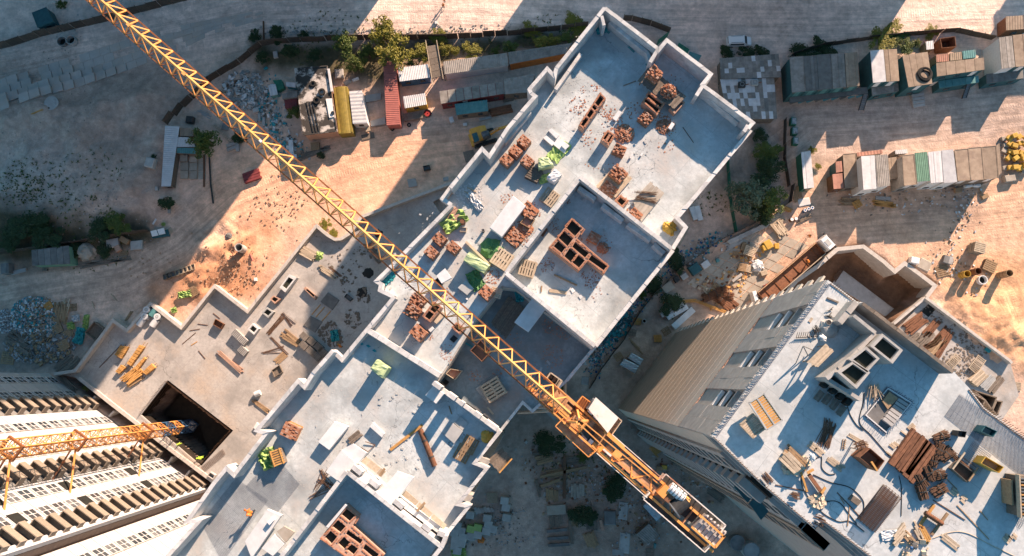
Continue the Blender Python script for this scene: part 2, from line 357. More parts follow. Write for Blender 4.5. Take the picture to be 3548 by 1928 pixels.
C=paint(C,S([(590,940),(690,900),(930,800),(900,1000),(780,1080),(640,1100),(520,1120)]),(0.38,0.215,0.125),6,5,25)
C=paint(C,S([(-200,960),(420,930),(700,760),(760,800),(560,960),(300,1020),(-200,1080)]),(0.42,0.335,0.265),5,3,26)
C=paint(C,S([(-200,1120),(240,1130),(400,1180),(220,1300),(-200,1300)]),(0.2,0.175,0.15),5,4,27)
C=paint(C,S([(2640,300),(3700,230),(3700,640),(2720,640)]),(0.37,0.31,0.26),6,3,28)
C=paint(C,S([(2760,640),(3700,480),(3700,1280),(3220,1020),(3050,850),(2800,820)]),(0.47,0.335,0.235),8,3,29)
C=paint(C,S([(3240,960),(3420,880),(3700,940),(3700,1350),(3420,1250)]),(0.50,0.32,0.19),5,2,30)
C=paint(C,S([(3150,680),(3350,660),(3400,740),(3150,760)]),(0.22,0.19,0.16),5,4,31,0.6)
C=paint(C,S([(2440,900),(2640,760),(2820,850),(2640,1060),(2400,1100)]),(0.50,0.36,0.26),4,2,32)
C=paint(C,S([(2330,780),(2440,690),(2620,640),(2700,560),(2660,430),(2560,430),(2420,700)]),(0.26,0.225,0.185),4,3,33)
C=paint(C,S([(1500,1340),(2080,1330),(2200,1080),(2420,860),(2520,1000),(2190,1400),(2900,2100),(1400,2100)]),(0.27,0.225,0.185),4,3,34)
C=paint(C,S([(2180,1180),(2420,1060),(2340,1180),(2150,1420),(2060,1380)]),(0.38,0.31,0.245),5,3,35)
C=paint(C,S([(1560,1600),(1720,1500),(1900,1700),(1900,2000),(1500,2000)]),(0.36,0.305,0.26),5,3,36)
C=paint(C,PIT_R,(0.155,0.10,0.065),2,2,37)
C=paint(C,PIT_L,(0.025,0.02,0.017),1.5,1,38)  # pit floor near black, its shade put into the colour
C=paint(C,TRENCH,(0.10,0.085,0.07),1.5,1,39)
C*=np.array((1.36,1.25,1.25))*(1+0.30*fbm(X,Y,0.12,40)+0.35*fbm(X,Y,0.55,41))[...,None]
lane_d=np.full(X.shape,1e9);lane_s=np.zeros(X.shape)
for pts in([(-900,420),(400,170),(900,75),(1500,60),(2200,90),(2800,100),(4200,60)],[(-400,1080),(0,1030),(420,960),(620,850),(800,690),(1000,600),(1400,500),(1760,470)],[(2650,560),(2800,440),(3200,420),(4000,330)],[(2560,960),(2760,760),(3000,740),(3300,720),(4000,640)],[(3250,1080),(3350,980),(3480,1010),(3520,1120),(3400,1200),(3300,1150)]):
 q=npoly(S(pts));acc=0.0
 for(x1,y1),(x2,y2)in zip(q,q[1:]):
  dx,dy=x2-x1,y2-y1;L=math.hypot(dx,dy);t=np.clip(((X-x1)*dx+(Y-y1)*dy)/L**2,0,1);d=np.hypot(X-x1-t*dx,Y-y1-t*dy);k=d<np.abs(lane_d)
  sg=np.sign((X-x1)*dy-(Y-y1)*dx);lane_d=np.where(k,d*sg,lane_d);lane_s=np.where(k,acc+t*L,lane_s);acc+=L
ny_,nx_=X.shape
gv=np.stack([X,Y,Z],-1).reshape(-1,3)
idx=np.arange(nx_*ny_).reshape(ny_,nx_)
gf=np.stack([idx[:-1,:-1],idx[:-1,1:],idx[1:,1:],idx[1:,:-1]],-1).reshape(-1,4)
gm=bpy.data.meshes.new('ground');gm.vertices.add(len(gv));gm.vertices.foreach_set('co',gv.ravel())
gm.loops.add(gf.size);gm.loops.foreach_set('vertex_index',gf.ravel());gm.polygons.add(len(gf))
gm.polygons.foreach_set('loop_start',np.arange(0,gf.size,4));gm.polygons.foreach_set('use_smooth',np.ones(len(gf),bool))
gm.update(calc_edges=True)
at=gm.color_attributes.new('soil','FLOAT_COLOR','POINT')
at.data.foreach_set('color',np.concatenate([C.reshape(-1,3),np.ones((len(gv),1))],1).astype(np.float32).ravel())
lt=gm.color_attributes.new('lane','FLOAT_COLOR','POINT');_m=np.exp(-(np.abs(lane_d)/6.5)**2)
lt.data.foreach_set('color',np.stack([lane_d,lane_s,_m,np.ones(X.shape)],-1).astype(np.float32).ravel())
gmat=bpy.data.materials.new('ground_soil');gmat.use_nodes=True;MATS['ground_soil']=gmat
def _gm():
 n,l=gmat.node_tree.nodes,gmat.node_tree.links;b=n['Principled BSDF']
 b.inputs['Roughness'].default_value=0.95;b.inputs['Specular IOR Level'].default_value=0.1
 a=n.new('ShaderNodeAttribute');a.attribute_name='soil'
 g=n.new('ShaderNodeNewGeometry')
 def nz(s,d=5,r=0.65,v=None):
  t=n.new('ShaderNodeTexNoise');t.inputs['Scale'].default_value=s;t.inputs['Detail'].default_value=d;t.inputs['Roughness'].default_value=r
  l.new(v or g.outputs['Position'],t.inputs['Vector']);return t.outputs['Fac']
 def mr(f,a0,a1,b0,b1):
  r=n.new('ShaderNodeMapRange');l.new(f,r.inputs[0])
  for i,q in enumerate((a0,a1,b0,b1)):r.inputs[i+1].default_value=q
  return r.outputs[0]
 def mul(x,y,op='MULTIPLY'):
  q=n.new('ShaderNodeMath');q.operation=op
  for i,vv in((0,x),(1,y)):
   if isinstance(vv,float):q.inputs[i].default_value=vv
   else:l.new(vv,q.inputs[i])
  return q.outputs[0]
# vehicle ruts follow the haul roads
 la=n.new('ShaderNodeAttribute');la.attribute_name='lane';sp=n.new('ShaderNodeSeparateXYZ');l.new(la.outputs['Vector'],sp.inputs[0])
 cb=n.new('ShaderNodeCombineXYZ');l.new(mul(sp.outputs[0],1.15),cb.inputs[0]);l.new(mul(sp.outputs[1],0.05),cb.inputs[1])
 rut=nz(1.0,5,0.65,cb.outputs[0]);lm=sp.outputs[2]
 wb=n.new('ShaderNodeMath');wb.operation='SINE';l.new(mul(sp.outputs[1],14.0),wb.inputs[0])
 tread=mul(mul(wb.outputs[0],mr(rut,0.5,0.6,0.0,1.0)),lm)
 v=mul(mr(nz(1.1),0.3,0.7,0.80,1.18),mr(nz(7.0,4),0.3,0.7,0.88,1.1))
 rv=n.new('ShaderNodeMix');l.new(lm,rv.inputs[0]);rv.inputs[2].default_value=1.0;l.new(mr(rut,0.42,0.56,0.80,1.05),rv.inputs[3]);v=mul(v,rv.outputs[0])
 v=mul(v,mr(nz(0.35,7,0.7),0.35,0.65,0.8,1.15))
 st=n.new('ShaderNodeTexVoronoi');st.inputs['Scale'].default_value=1.5;l.new(g.outputs['Position'],st.inputs['Vector'])
 peb=mr(st.outputs['Distance'],0.07,0.1,1.35,1.0);gate=mr(nz(0.3,3),0.55,0.62,0.0,1.0)
 mixp=n.new('ShaderNodeMix');l.new(gate,mixp.inputs[0]);mixp.inputs[2].default_value=1.0;l.new(peb,mixp.inputs[3])
 v=mul(v,mixp.outputs[0])
 vm=n.new('ShaderNodeVectorMath');vm.operation='SCALE';l.new(a.outputs['Color'],vm.inputs[0]);l.new(v,vm.inputs['Scale'])
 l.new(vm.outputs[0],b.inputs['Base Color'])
 h=mul(mul(mul(rut,lm),1.1),mul(nz(1.6,8,0.7),1.1),'ADD');h=mul(h,mul(tread,0.12),'ADD')
 bp=n.new('ShaderNodeBump');bp.inputs['Strength'].default_value=0.5;bp.inputs['Distance'].default_value=0.25
 l.new(h,bp.inputs['Height']);l.new(bp.outputs[0],b.inputs['Normal'])
_gm();gm.materials.append(gmat)
ground=link('ground',gm);ground['kind']='structure'
def gz(x,y):
 i=int(np.clip(np.searchsorted(ys,y)-1,0,ny_-2));j=int(np.clip(np.searchsorted(xs,x)-1,0,nx_-2))
 return float(max(Z[i,j],Z[i+1,j],Z[i,j+1],Z[i+1,j+1])if abs(x)<116 else 0)
def G(t,x,y,dz=0.0):
 """ground point under a plan position"""
 p=P(t,x,y,0.0);
 for _ in range(2):p=P(t,x,y,gz(p.x,p.y)+dz)
 return p
# ------------------------------------------------------------------ apartment blocks beyond the top edge (they shade the road and yard)
def far_block(name,label,corners,h,floors):
 a,b=corners;d=b-a;L=d.length;rz=math.atan2(d.y,d.x);depth=15.0
 loc=(a+b)/2
 t=thing(name,label,'building',loc,rz,'apartment blocks beyond the top edge')
 part('wall',MB().box((0,depth/2,h/2),(L,depth,h)),'panel_white',t)
 part('roof',MB().box((0,depth/2,h+0.35),(L+0.6,depth+0.6,0.7)),'roof_grey',t)
 ww=MB().box((0,0,0),(1.6,0.12,1.5)).mesh('window','glass')
 n=int(L/6)
 for f in range(0,floors,1):
  for k in range(n):
   o=part('window',ww,None,t);o.location=(-L/2+(k+0.5)*L/n,-0.05,(f+0.5)*h/floors)
def gp(x,y):return P('.',x,y,0)
sn_=Vector((SUN_DIR.y,-SUN_DIR.x,0));yb0=gp(1774,-170).y
def edge_x(pts,back=0.0):
 off=sum(sn_.dot(gp(*p))for p in pts)/len(pts);return(off-sn_.y*(yb0+back))/sn_.x
xa=edge_x([(1326,0),(872,686),(742,895)])-2.4;xb=edge_x([(1776,51),(1465,497),(1390,627),(1140,965)],15);xc=edge_x([(3140,0),(3080,93)]);xd=edge_x([(3490,0),(3400,130)],15)
far_block('apartment_block','pale apartment block past the top-left corner, shading the left side',(Vector((-190,yb0,0)),Vector((xa,yb0,0))),74,26)
xm=gp(2250,-170).x
far_block('apartment_block','lower pale apartment block past the top edge, above the unfinished roof',(Vector((xb,yb0,0)),Vector((xm,yb0,0))),42,15)
far_block('apartment_block','tall pale apartment block past the top edge, right of the lower one',(Vector((xm+.1,yb0,0)),Vector((xc,yb0,0))),62,22)
far_block('apartment_block','pale apartment block past the top-right corner of the yard',(Vector((xd,yb0,0)),Vector((xd+40,yb0,0))),14,5)
# ------------------------------------------------------------------ wall helper
def offset_line(pts,o):
 out=[]
 n=len(pts)
 for i,p in enumerate(pts):
  ds=[]
  if i:ds.append((pts[i]-pts[i-1]).to_2d().normalized())
  if i<n-1:ds.append((pts[i+1]-pts[i]).to_2d().normalized())
  ns=[Vector((-d.y,d.x))for d in ds]
  m=ns[0]if len(ns)==1 else(ns[0]+ns[1])
  if len(ns)==2:
   if m.length<0.2:m=ns[0]
   else:m=m.normalized()/max(0.45,m.normalized().dot(ns[0]))
  out.append(Vector((p.x+m.x*o,p.y+m.y*o)))
 return out
def run(parent,pts,th,z0,z1,matn='wall_block',name='wall',course=0.28,bl=1.25,capm=None,jit=0.045,block='block'):
 """a wall along pts: solid lower body and a top course of separate blocks"""
 pts=[Vector((p.x,p.y,0))for p in pts]
 Lf,Rt=offset_line(pts,th/2),offset_line(pts,-th/2)
 mb=MB()
 zt=z1-course if course else z1
 n=len(pts)
 vs=[]
 for l,r in zip(Lf,Rt):vs+=[(l.x,l.y,z0),(r.x,r.y,z0),(r.x,r.y,zt),(l.x,l.y,zt)]
 fs=[]
 for i in range(n-1):
  a,b=4*i,4*i+4
  fs+=[(a+k,a+(k+1)%4,b+(k+1)%4,b+k)for k in range(4)]
 fs+=[(3,2,1,0),(4*n-4,4*n-3,4*n-2,4*n-1)]
 mb.add(vs,fs)
 body=part(name,mb,matn,parent,world=True)
 if course:
  for i in range(n-1):
   d=pts[i+1]-pts[i];L=d.length;k=max(1,round(L/bl))
   for j in range(k):
    t0,t1=j/k,(j+1)/k
    g=0.012/max(L,0.1)
    q=[Lf[i].lerp(Lf[i+1],t0+(g if j else 0)),Lf[i].lerp(Lf[i+1],t1-g),Rt[i].lerp(Rt[i+1],t1-g),Rt[i].lerp(Rt[i+1],t0+(g if j else 0))]
    part(block,MB().prism(q,zt+0.004,z1+U(-jit,jit)),capm or matn,parent,world=True)
 return body
def W(pts,z):return[P(t,x,y,z)for t,x,y in pts]
# ------------------------------------------------------------------ podium (low slab left of the main building)
pod=thing('podium','low concrete podium slab with zigzag parapet left of the unfinished building','podium',P('F',300,900,0))
ZT=2.1
pod_nw=[('I',400,40),('E',560,1390),('E',840,1015),('E',945,1090),('E',1120,890),('E',1350,1068),('E',1600,758),('E',1845,948),('F',465,308),('F',545,375),('F',600,408),('F',650,405),('F',705,370),('F',745,325),('F',800,240),('F',1000,165),('F',1440,0),('B',1640,1330)]
nw=W(pod_nw,ZT)
tr_edge=W([('I',1660,890),('I',560,65)],ZP)
inner=[P('.',1500,700,ZP),P('.',1700,1000,ZP),P('.',1400,1250,ZP),P('.',1150,1560,ZP),P('.',1000,1800,ZP),P('.',760,1900,ZP)]
import mathutils.geometry as mg
def fill(mb,outer,holes,z0,z1):
 loops=[outer]+holes
 tri=mg.tessellate_polygon([[Vector((p.x,p.y,0))for p in L]for L in loops])
 flat=[p for L in loops for p in L];n=len(flat)
 vs=[(p.x,p.y,z1)for p in flat]+[(p.x,p.y,z0)for p in flat]
 fs=[]
 for a,b,c in tri:
  A,B,Cc=flat[a],flat[b],flat[c]
  if(B.x-A.x)*(Cc.y-A.y)-(B.y-A.y)*(Cc.x-A.x)<0:b,c=c,b
  fs+=[(a,b,c),(n+a,n+c,n+b)]
 k=0
 for L in loops:
  m=len(L)
  for i in range(m):fs.append((k+i,k+(i+1)%m,n+k+(i+1)%m,n+k+i))
  k+=m
 mb.add(vs,fs);return mb
pit_top=W(PIT_L,ZP)
part('slab',fill(MB(),nw+inner+tr_edge,[pit_top],ZP-0.35,ZP),'podium',pod,world=True)
run(pod,nw,0.55,-0.3,ZT,'coping','parapet',0.2,2.4,block='coping_stone')
run(pod,W([('I',585,70),('I',865,290),('I',1180,535),('I',1590,845)],ZP+0.5),0.6,-2.2,ZP+0.5,'coping','retaining_wall',0.2,2.4,block='coping_stone')
for x0,y0,x1,y1 in((740,205,700,250),(880,315,840,355),(1310,655,1280,700),(1440,755,1405,800)):
 part('cross_wall',MB().bar(P('I',x0,y0,-0.7),P('I',x1,y1,-0.7),0.35,2.6),'coping',pod,world=True)
# pit lining: rusty rebar mats along the four sides
pb=[P(t,x,y,0)for t,x,y in PIT_L]
pc=sum(pb,Vector())/4
for i in range(4):
 a,b=pb[i],pb[(i+1)%4];mb=MB();n=int((b-a).length/0.3)
 for k in range(n):
  p=a.lerp(b,(k+0.5)/n);q=p.lerp(pc,0.02)
  mb.bar((q.x,q.y,-6.2),(q.x,q.y,ZP+U(0.2,0.9)),0.05)
 for z in(-5,-4,-3,-2,-1,0,0.7):
  mb.bar((*a.lerp(pc,0.02).to_2d(),z),(*b.lerp(pc,0.02).to_2d(),z),0.04)
 o=part('rebar_mat',mb,'rebar',pod,world=True)
 part('pit_wall',MB().bar((a.x,a.y,-3.0),(b.x,b.y,-3.0),0.25,7.0),'pit_shade',pod,world=True)
part('pit_step',MB().prism([p+(pc-p)*0.25 for p in(pb[1],pb[2],pc,(pb[0]+pb[1])/2)],-6.9,-5.2),'pit_shade',pod,world=True)
part('pit_step',MB().prism([p+(pc-p)*0.2 for p in(pb[0],(pb[0]+pb[1])/2,pc,pb[3])],-6.9,-5.6),'pit_shade',pod,world=True)
# ------------------------------------------------------------------ main building
zt=ZU+HW
mainb=thing('unfinished_building','unfinished concrete apartment building with open roofless top floor in the centre','building',P('.',1800,1000,0))
NWl=[('C',722,60),('C',362,510),('C',345,568),('C',293,512),('C',160,668),('C',172,695),('C',205,718),('C',0,955),('B',1755,1168),('B',1702,1112),('F',1465,23),('F',1405,105),('F',1475,152),('F',912,722),('F',948,742),('F',938,788),('F',1045,840),('F',655,1308),('F',588,1240),('J',440,35),('J',375,138),('J',330,92),('J',20,460),('J',88,482),('I',1745,795),('I',1690,742),('I',1600,850),('I',1395,1142),('I',1485,1140),('I',1230,1420)]
NEl=[('C',722,60),('C',1108,355),('C',1122,378),('C',1185,302),('C',1515,552),('C',1450,632),('C',1828,918),('C',1790,960)]
SEl=[('C',1815,970),('G',1262,250),('G',1328,318),('G',1230,480),('G',655,1205)]
SE2=[('G',655,1205),('K',440,88)]
SE3=[('K',440,88),('K',182,318),('K',110,252),('J',1840,462),('J',1645,705),('J',1738,742),('J',1522,1012),('J',1602,1028),('J',1430,1240),('J',1300,1420),('J',1100,1650)]
voidW=[('J',1350,112),('F',1420,1385),('F',1650,1010),('F',1850,755),('G',60,768),('G',640,1222)]
nwW,neW=W(NWl,zt),W(NEl,zt)
seW=W(SEl,zt);se3W=W(SE3,zt);vW=[P(t,x,y,ZU)for t,x,y in voidW]
jw_end=P('J',1830,462,ZU)
south_end=P('I',700,2000,zt)
upper=neW+seW[:-1]+[P('G',655,1205,zt)]+vW[::-1]+[jw_end]+se3W[3:]+[south_end]+nwW[::-1][:-1]
part('working_floor',fill(MB(),upper,[],ZU-0.25,ZU),'slab',mainb,world=True)
lower=[P('G',655,1205,zt)]+se3W[:4]+[P('J',1300,60,ZL),P('F',1380,1400,ZL),P('F',1560,960,ZL),P('F',1850,690,ZL),P('G',100,740,ZL)]
part('lower_floor',fill(MB(),lower,[],ZL-0.25,ZL),'slab_lower_shade',mainb,world=True)
# wall along the void edge below the working floor
run(mainb,vW[:4],0.3,ZL,ZU-0.26,'cast_grey','floor_edge_wall',0)
run(mainb,vW[3:],0.3,ZL,ZU-0.26,'cast_grey','floor_edge_wall',0)
# storeys below
outline=neW+seW+se3W+[south_end]+nwW[::-1][:-1]
cen=sum(outline,Vector())/len(outline)
sl_pts=[p for p in outline]
core_pts=[p.lerp(cen,0.004)for p in outline]
for f in range(17):
 z=f*2.9
 mb=MB();fill(mb,sl_pts,[],z+2.6,z+2.85);part('floor_slab',mb,'cast_grey',mainb,world=True)
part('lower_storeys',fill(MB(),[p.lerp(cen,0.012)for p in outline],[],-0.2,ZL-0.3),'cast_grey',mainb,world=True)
# outer walls
TH=0.42
run(mainb,nwW[:11],TH,ZU,zt)
run(mainb,W(NWl[10:13],ZU+1.2),TH,ZU,ZU+1.2,name='parapet')
run(mainb,W(NWl[12:17],ZU+1.3),TH,ZU,ZU+1.3,name='parapet')
run(mainb,W(NWl[16:19],ZU+1.3),TH,ZU,ZU+1.3,name='parapet')
run(mainb,nwW[18:],TH,ZU,zt)
run(mainb,neW,TH,ZU,zt)
run(mainb,W(SEl[:4],ZU+1.6),TH,ZU,ZU+1.6)
# loggia inner walls in the north part
run(mainb,W([('C',700,118),('C',718,190)],zt),0.35,ZU,zt)
run(mainb,W([('C',758,165),('C',1045,395),('C',1070,470)],ZU+1.3),0.4,ZU,ZU+1.3)
run(mainb,W([('C',1118,372),('C',1060,465)],zt),0.4,ZU,zt)
run(mainb,W([('C',1448,650),('C',1405,715)],zt),0.4,ZU,zt)
run(mainb,W([('C',1462,688),('C',1730,910)],ZU+1.3),0.4,ZU,ZU+1.3)
run(mainb,W([('C',1790,935),('C',1760,985)],zt),0.4,ZU,zt)
for a,b in((('C',545,400),('C',355,668)),(('C',165,832),('C',-30,1065))):
 run(mainb,W([a,b],ZU+0.9),0.4,ZU,ZU+0.9,name='partition')
# central box of walls
run(mainb,W([('C',540,1325),('G',1222,478)],zt),TH,ZU,zt)
run(mainb,W([('C',540,1325),('G',-15,660)],zt),TH,ZU,zt)
run(mainb,W([('G',-15,660),('G',650,1205)],zt),TH,ZL,zt)
run(mainb,W([('G',1232,490),('G',655,1205)],ZU+1.9),TH,ZU,ZU+1.9)
for a,b in(((528,22),(655,108)),((705,152),(862,268)),((895,292),(1068,412)),((1090,442),(1168,512))):
 run(mainb,W([('G',*a),('G',*b)],ZU+1.5),0.45,ZU,ZU+1.5,name='sill_wall')
run(mainb,W(SE2,ZL+1.2),0.35,ZL,ZL+1.2,name='parapet')
# wall between the lower floor and the southern slab: piers with window gaps
def lerp2(a,b,t):return(a[0],a[1]+(b[1]-a[1])*t,a[2]+(b[2]-a[2])*t)
fa,fb=('F',850,1088),('F',1385,1425)
run(mainb,W([fa,fb],ZU+1.25),0.55,ZU,ZU+1.25,name='partition')
ja,jb=('J',1335,105),('J',1828,465)
run(mainb,W([ja,jb],ZU+0.9),0.42,ZU,ZU+0.9,name='sill_wall')
for a,b in((0.0,0.12),(0.22,0.34),(0.40,0.46),(0.62,0.72),(0.80,0.97)):
 run(mainb,W([lerp2(ja,jb,a),lerp2(ja,jb,b)],zt),0.46,ZU+0.5,zt,name='pier')
# southern part
run(mainb,W(SE3[3:9],ZU+1.1),0.38,ZU,ZU+1.1,name='parapet')
run(mainb,W(SE3[:4],ZL+0.5),0.3,ZL,ZL+0.5,name='parapet')
run(mainb,W([('J',690,768),('J',1400,1332)],zt),TH,ZU,zt)
run(mainb,W([('J',690,768),('J',190,1420)],zt),TH,ZU,zt)
run(mainb,W([('J',1432,1245),('J',1400,1332),('J',1330,1420)],zt),TH,ZU,zt)
for a,b in(((735,730),(800,785)),((860,830),(925,885)),((1045,985),(1110,1040)),((1255,1165),(1315,1212)),((1370,1225),(1425,1245))):
 run(mainb,W([('J',*a),('J',*b)],zt),0.5,ZU,zt,name='pier')
run(mainb,W([('J',745,735),('J',1425,1235)],ZU+1.0),0.7,ZU,ZU+1.0,'conc_white',name='sill_wall',capm='conc_white')
# ------------------------------------------------------------------ left apartment block (panel facade)
fa0,fb0=P('I',395,60,0),P('I',1505,893,0)
fd=(fb0-fa0);FL=fd.length;frz=math.atan2(fd.y,fd.x)
lb=thing('apartment_building','white panelled apartment building with stacked balconies at the bottom left','building',fa0,frz)
# local axes: x along the facade, -y into the building (facade faces +y)
sy=1 if(Matrix.Rotation(frz,2)@Vector((0,1))).dot(Vector((SUN_DIR.x,SUN_DIR.y)))>0 else-1
ST,NF=2.8,25
HB=ST*NF
def ls(t,x,y):
 p=P(t,x,y,0)-fa0;return p.dot(fd.normalized())
BAL=[ls('I',690,262),ls('I',1165,612),ls('I',1480,862)]
X0=-1.0
part('wall',MB().box(((X0+FL+0.9)/2,-sy*8.2,HB/2),(FL+0.9-X0,16,HB)),'joint',lb)
wingx0,wingx1=FL+0.9,FL+34
part('wall',MB().box(((wingx0+wingx1)/2,-sy*9.7,HB/2),(wingx1-wingx0,16,HB)),'joint',lb)
part('corner_pilaster',MB().box((FL+0.45,sy*0.25,HB/2),(0.9,0.7,HB)),'panel_white',lb)
part('roof',MB().box((FL/2,-sy*8.2,HB+0.3),(FL+2,16.6,0.6)),'roof_grey',lb)
win_cols=[]
bw=2.9
edges=[X0,BAL[0]-bw/2,BAL[0]+bw/2,BAL[1]-bw/2,BAL[1]+bw/2,BAL[2]-bw/2,BAL[2]+bw/2,FL]
pm={}
def panel_mesh(wd):
 k=round(wd,2)
 if k not in pm:pm[k]=MB().box((0,0,0),(wd-0.09,0.16,ST-0.12)).mesh('panel','panel_white')
 return pm[k]
wm_frame,wm_glass,wm_glass2={},None,None
def frame_mesh(ww,wh):
 mb=MB();t=0.06
 for sx in(-1,1):mb.box((sx*ww/2,0,0),(t,0.1,wh+t))
 for sz in(-1,1):mb.box((0,0,sz*wh/2),(ww-t,0.1,t))
 mb.box((0,0,0),(t,0.09,wh-t));mb.box((0,0,-wh*0.02),(ww-t,0.08,0.06))
 return mb.mesh('window','white_paint')
WW,WH=1.7,2.1
fm=frame_mesh(WW,WH)
rvl=MB().box((0,0,0),(WW+.22,.04,WH+.2)).mesh('reveal','joint')  # recess shade put into colour as a dark box behind the frame
gms=[MB().box((0,0,0),(WW/2-0.09,0.03,WH-0.09)).mesh('pane',g)for g in('glass','glass_dull')]
sill=MB().box((0,0,0),(WW+0.2,0.3,0.06)).mesh('sill','steel')
bands=[(edges[0],edges[1],2),(edges[2],edges[3],2),(edges[4],edges[5],2),(wingx0+0.2,wingx0+11.5,2),(wingx0+11.5,wingx0+22,2)]
openings=set()
for bi,(x0,x1,nc)in enumerate(bands):
 yb=sy*0.02 if bi<3 else-sy*1.48
 if x1-x0<1:continue
 for f in range(NF):
  k=3
  for c in range(k):
   wd=(x1-x0)/k
   o=part('panel',panel_mesh(wd),None,lb);o.location=(x0+(c+0.5)*wd,yb-sy*0.06,(f+0.5)*ST)
  for c in range(nc):
   cx=x0+(c+0.5)*(x1-x0)/nc
   hidden=bi==2 and(f in(4,10,15))
   wn=part('window',fm if not hidden else MB().box((0,0,0),(WW,0.1,WH)).mesh('window','pit_black'),None,lb)
   wn.location=(cx,yb+sy*0.05,(f+0.55)*ST)
   if hidden:continue
   rv_=part('reveal',rvl,None,wn);rv_.location=(0,-sy*.045,0)
   for sx in(-1,1):
    g=part('pane',gms[0 if R()<0.45 else 1],None,wn);g.location=(sx*WW/4,-sy*0.02,0)
bx=MB()
bd,bh=1.25,1.15
bx.box((0,bd,0.35),(bw,0.12,bh));bx.box((-bw/2+0.06,bd/2,0.35),(0.12,bd-0.12,bh));bx.box((bw/2-0.06,bd/2,0.35),(0.12,bd-0.12,bh));bx.box((0,bd/2,-0.15),(bw-0.24,bd-0.12,0.14))
bmesh_=MB();bmesh_.v=[(x,sy*y,z)for x,y,z in bx.v];bmesh_.f=[f[::sy]for f in bx.f];bmesh_.mi=bx.mi
bme=bmesh_.mesh('balcony','balcony')
bback=MB().box((0,0,0),(bw,0.1,ST)).mesh('balcony_recess','conc_dark')
for b in BAL:
 for f in range(NF):
  o=part('balcony',bme,None,lb);o.location=(b,sy*0.05,f*ST+0.75)
  q=part('balcony_recess',bback,None,lb);q.location=(b,-sy*0.03,(f+0.5)*ST)
# entrance canopy at the foot of the wing
part('canopy',MB().box((wingx0+17,sy*3.2,3.0),(12,9,0.3)),'plywood',lb)
# ------------------------------------------------------------------ right tower
rt=thing('concrete_tower','tall concrete tower under construction at the bottom right','building',P('.',2900,1600,0))
RTO=[('K',1520,505),('H',475,712),('H',690,872),('H',735,880),('H',1410,1392),('L',1530,145),('L',1640,290),('L',2000,560),('L',3400,1500),('L',2700,3000),('L',1700,2225),('L',790,1405),('L',430,1130),('L',380,1198),('L',0,880)]
ro=W(RTO,ZR)
part('working_floor',fill(MB(),ro,[],ZR-0.3,ZR),'slab_right',rt,world=True)
rc=sum(ro,Vector())/len(ro)
wA,wB=ro[0],ro[1]
ndir=(wB-wA).normalized();nout=Vector((ndir.y,-ndir.x,0))
if nout.dot(rc-wA)>0:nout=-nout
Lw=(wB-wA).length
Z_ORANGE,Z_GREY=55.0,61.0
body=[p.lerp(rc,0.006)for p in ro]
part('tower_body',fill(MB(),body,[],-1,Z_GREY),'plaster_grey',rt,world=True)
def fbox(s0,s1,z0,z1,d0,d1,a=None,dirv=None,out=None):
 a=a or wA;dirv=dirv or ndir;out=out or nout
 q=[a+dirv*s+out*d for s,d in((s0,d0),(s1,d0),(s1,d1),(s0,d1))]
 return MB().prism(q,z0,z1)
part('plaster_face',fbox(0,Lw,-1,Z_ORANGE,-0.35,0.02),'plaster',rt,world=True)
for k in range(19):part('floor_line',fbox(0,Lw,2.8*k+1.6,2.8*k+1.66,-.1,.04),'plaster_grey',rt,world=True)
mb=MB()
for k in range(170):
 s=Lw*k/170;q=wA+ndir*(s+U(0,0.05))+nout*0.03;mb.box((q.x,q.y,Z_ORANGE+0.1),(U(0.06,0.14),U(0.08,0.2),U(0.12,0.32)),U(0,3))
part('brick_ledge',mb,'brick_pale',rt,world=True)
part('grey_face',fbox(0,Lw,Z_ORANGE+0.02,Z_GREY,-0.35,-0.03),'plaster_grey',rt,world=True)
# upper storeys: slabs, piers, low walls
for z in(Z_GREY+0.1,Z_GREY+2.9,Z_GREY+5.7):
 part('floor_edge',fill(MB(),[p.lerp(rc,0.003)for p in ro],[],z,z+0.28),'cast_grey',rt,world=True)
 part('inner_core',fill(MB(),[p.lerp(rc,0.1)for p in ro],[],z+0.29,z+2.75),'cast_grey',rt,world=True)
piers=[(0.0,3.0),(0.29*Lw,0.29*Lw+2.6),(0.565*Lw,0.565*Lw+2.5),(0.84*Lw,Lw)]
for s0,s1 in piers:
 n=4
 for i,(z0,z1)in enumerate(((Z_ORANGE+0.3,58.2),(58.22,61.0),(61.02,63.8),(63.82,66.6),(66.62,ZR-0.31))):
  m=(s1-s0)/2
  for k in range(2):
   part('cast_panel',fbox(s0+k*m+0.01,s0+(k+1)*m-0.01,z0,z1,-0.4,0.10+U(-0.012,0.012)),'cast_grey',rt,world=True)
for(a0,a1),(b0,b1)in zip(piers,piers[1:]):
 for z in(Z_GREY+0.39,Z_GREY+3.2):
  part('low_wall',fbox(a1+0.1,b0-0.1,z,z+0.55,-0.3,0.02),'conc_white',rt,world=True)
# projecting corner plates on the north edge
nd2=(ro[2]-ro[1]).normalized()
for k in range(24):
 z=2.8*k+1.0
 q=[wB+nd2*0.1+nout*0.0,wB+nd2*0.15+ndir*1.15,wB+nd2*1.6+ndir*1.0,wB+nd2*1.6+ndir*-0.05]
 part('balcony_slab',MB().prism(q,z,z+0.28),'conc_white',rt,world=True)
 q2=[wB+nd2*0.12+ndir*0.02,wB+nd2*0.3+ndir*0.02,wB+nd2*0.3+ndir*1.1,wB+nd2*0.12+ndir*1.1]
 part('balcony_wall',MB().prism(q2,z+0.29,z+1.3),'plaster',rt,world=True)
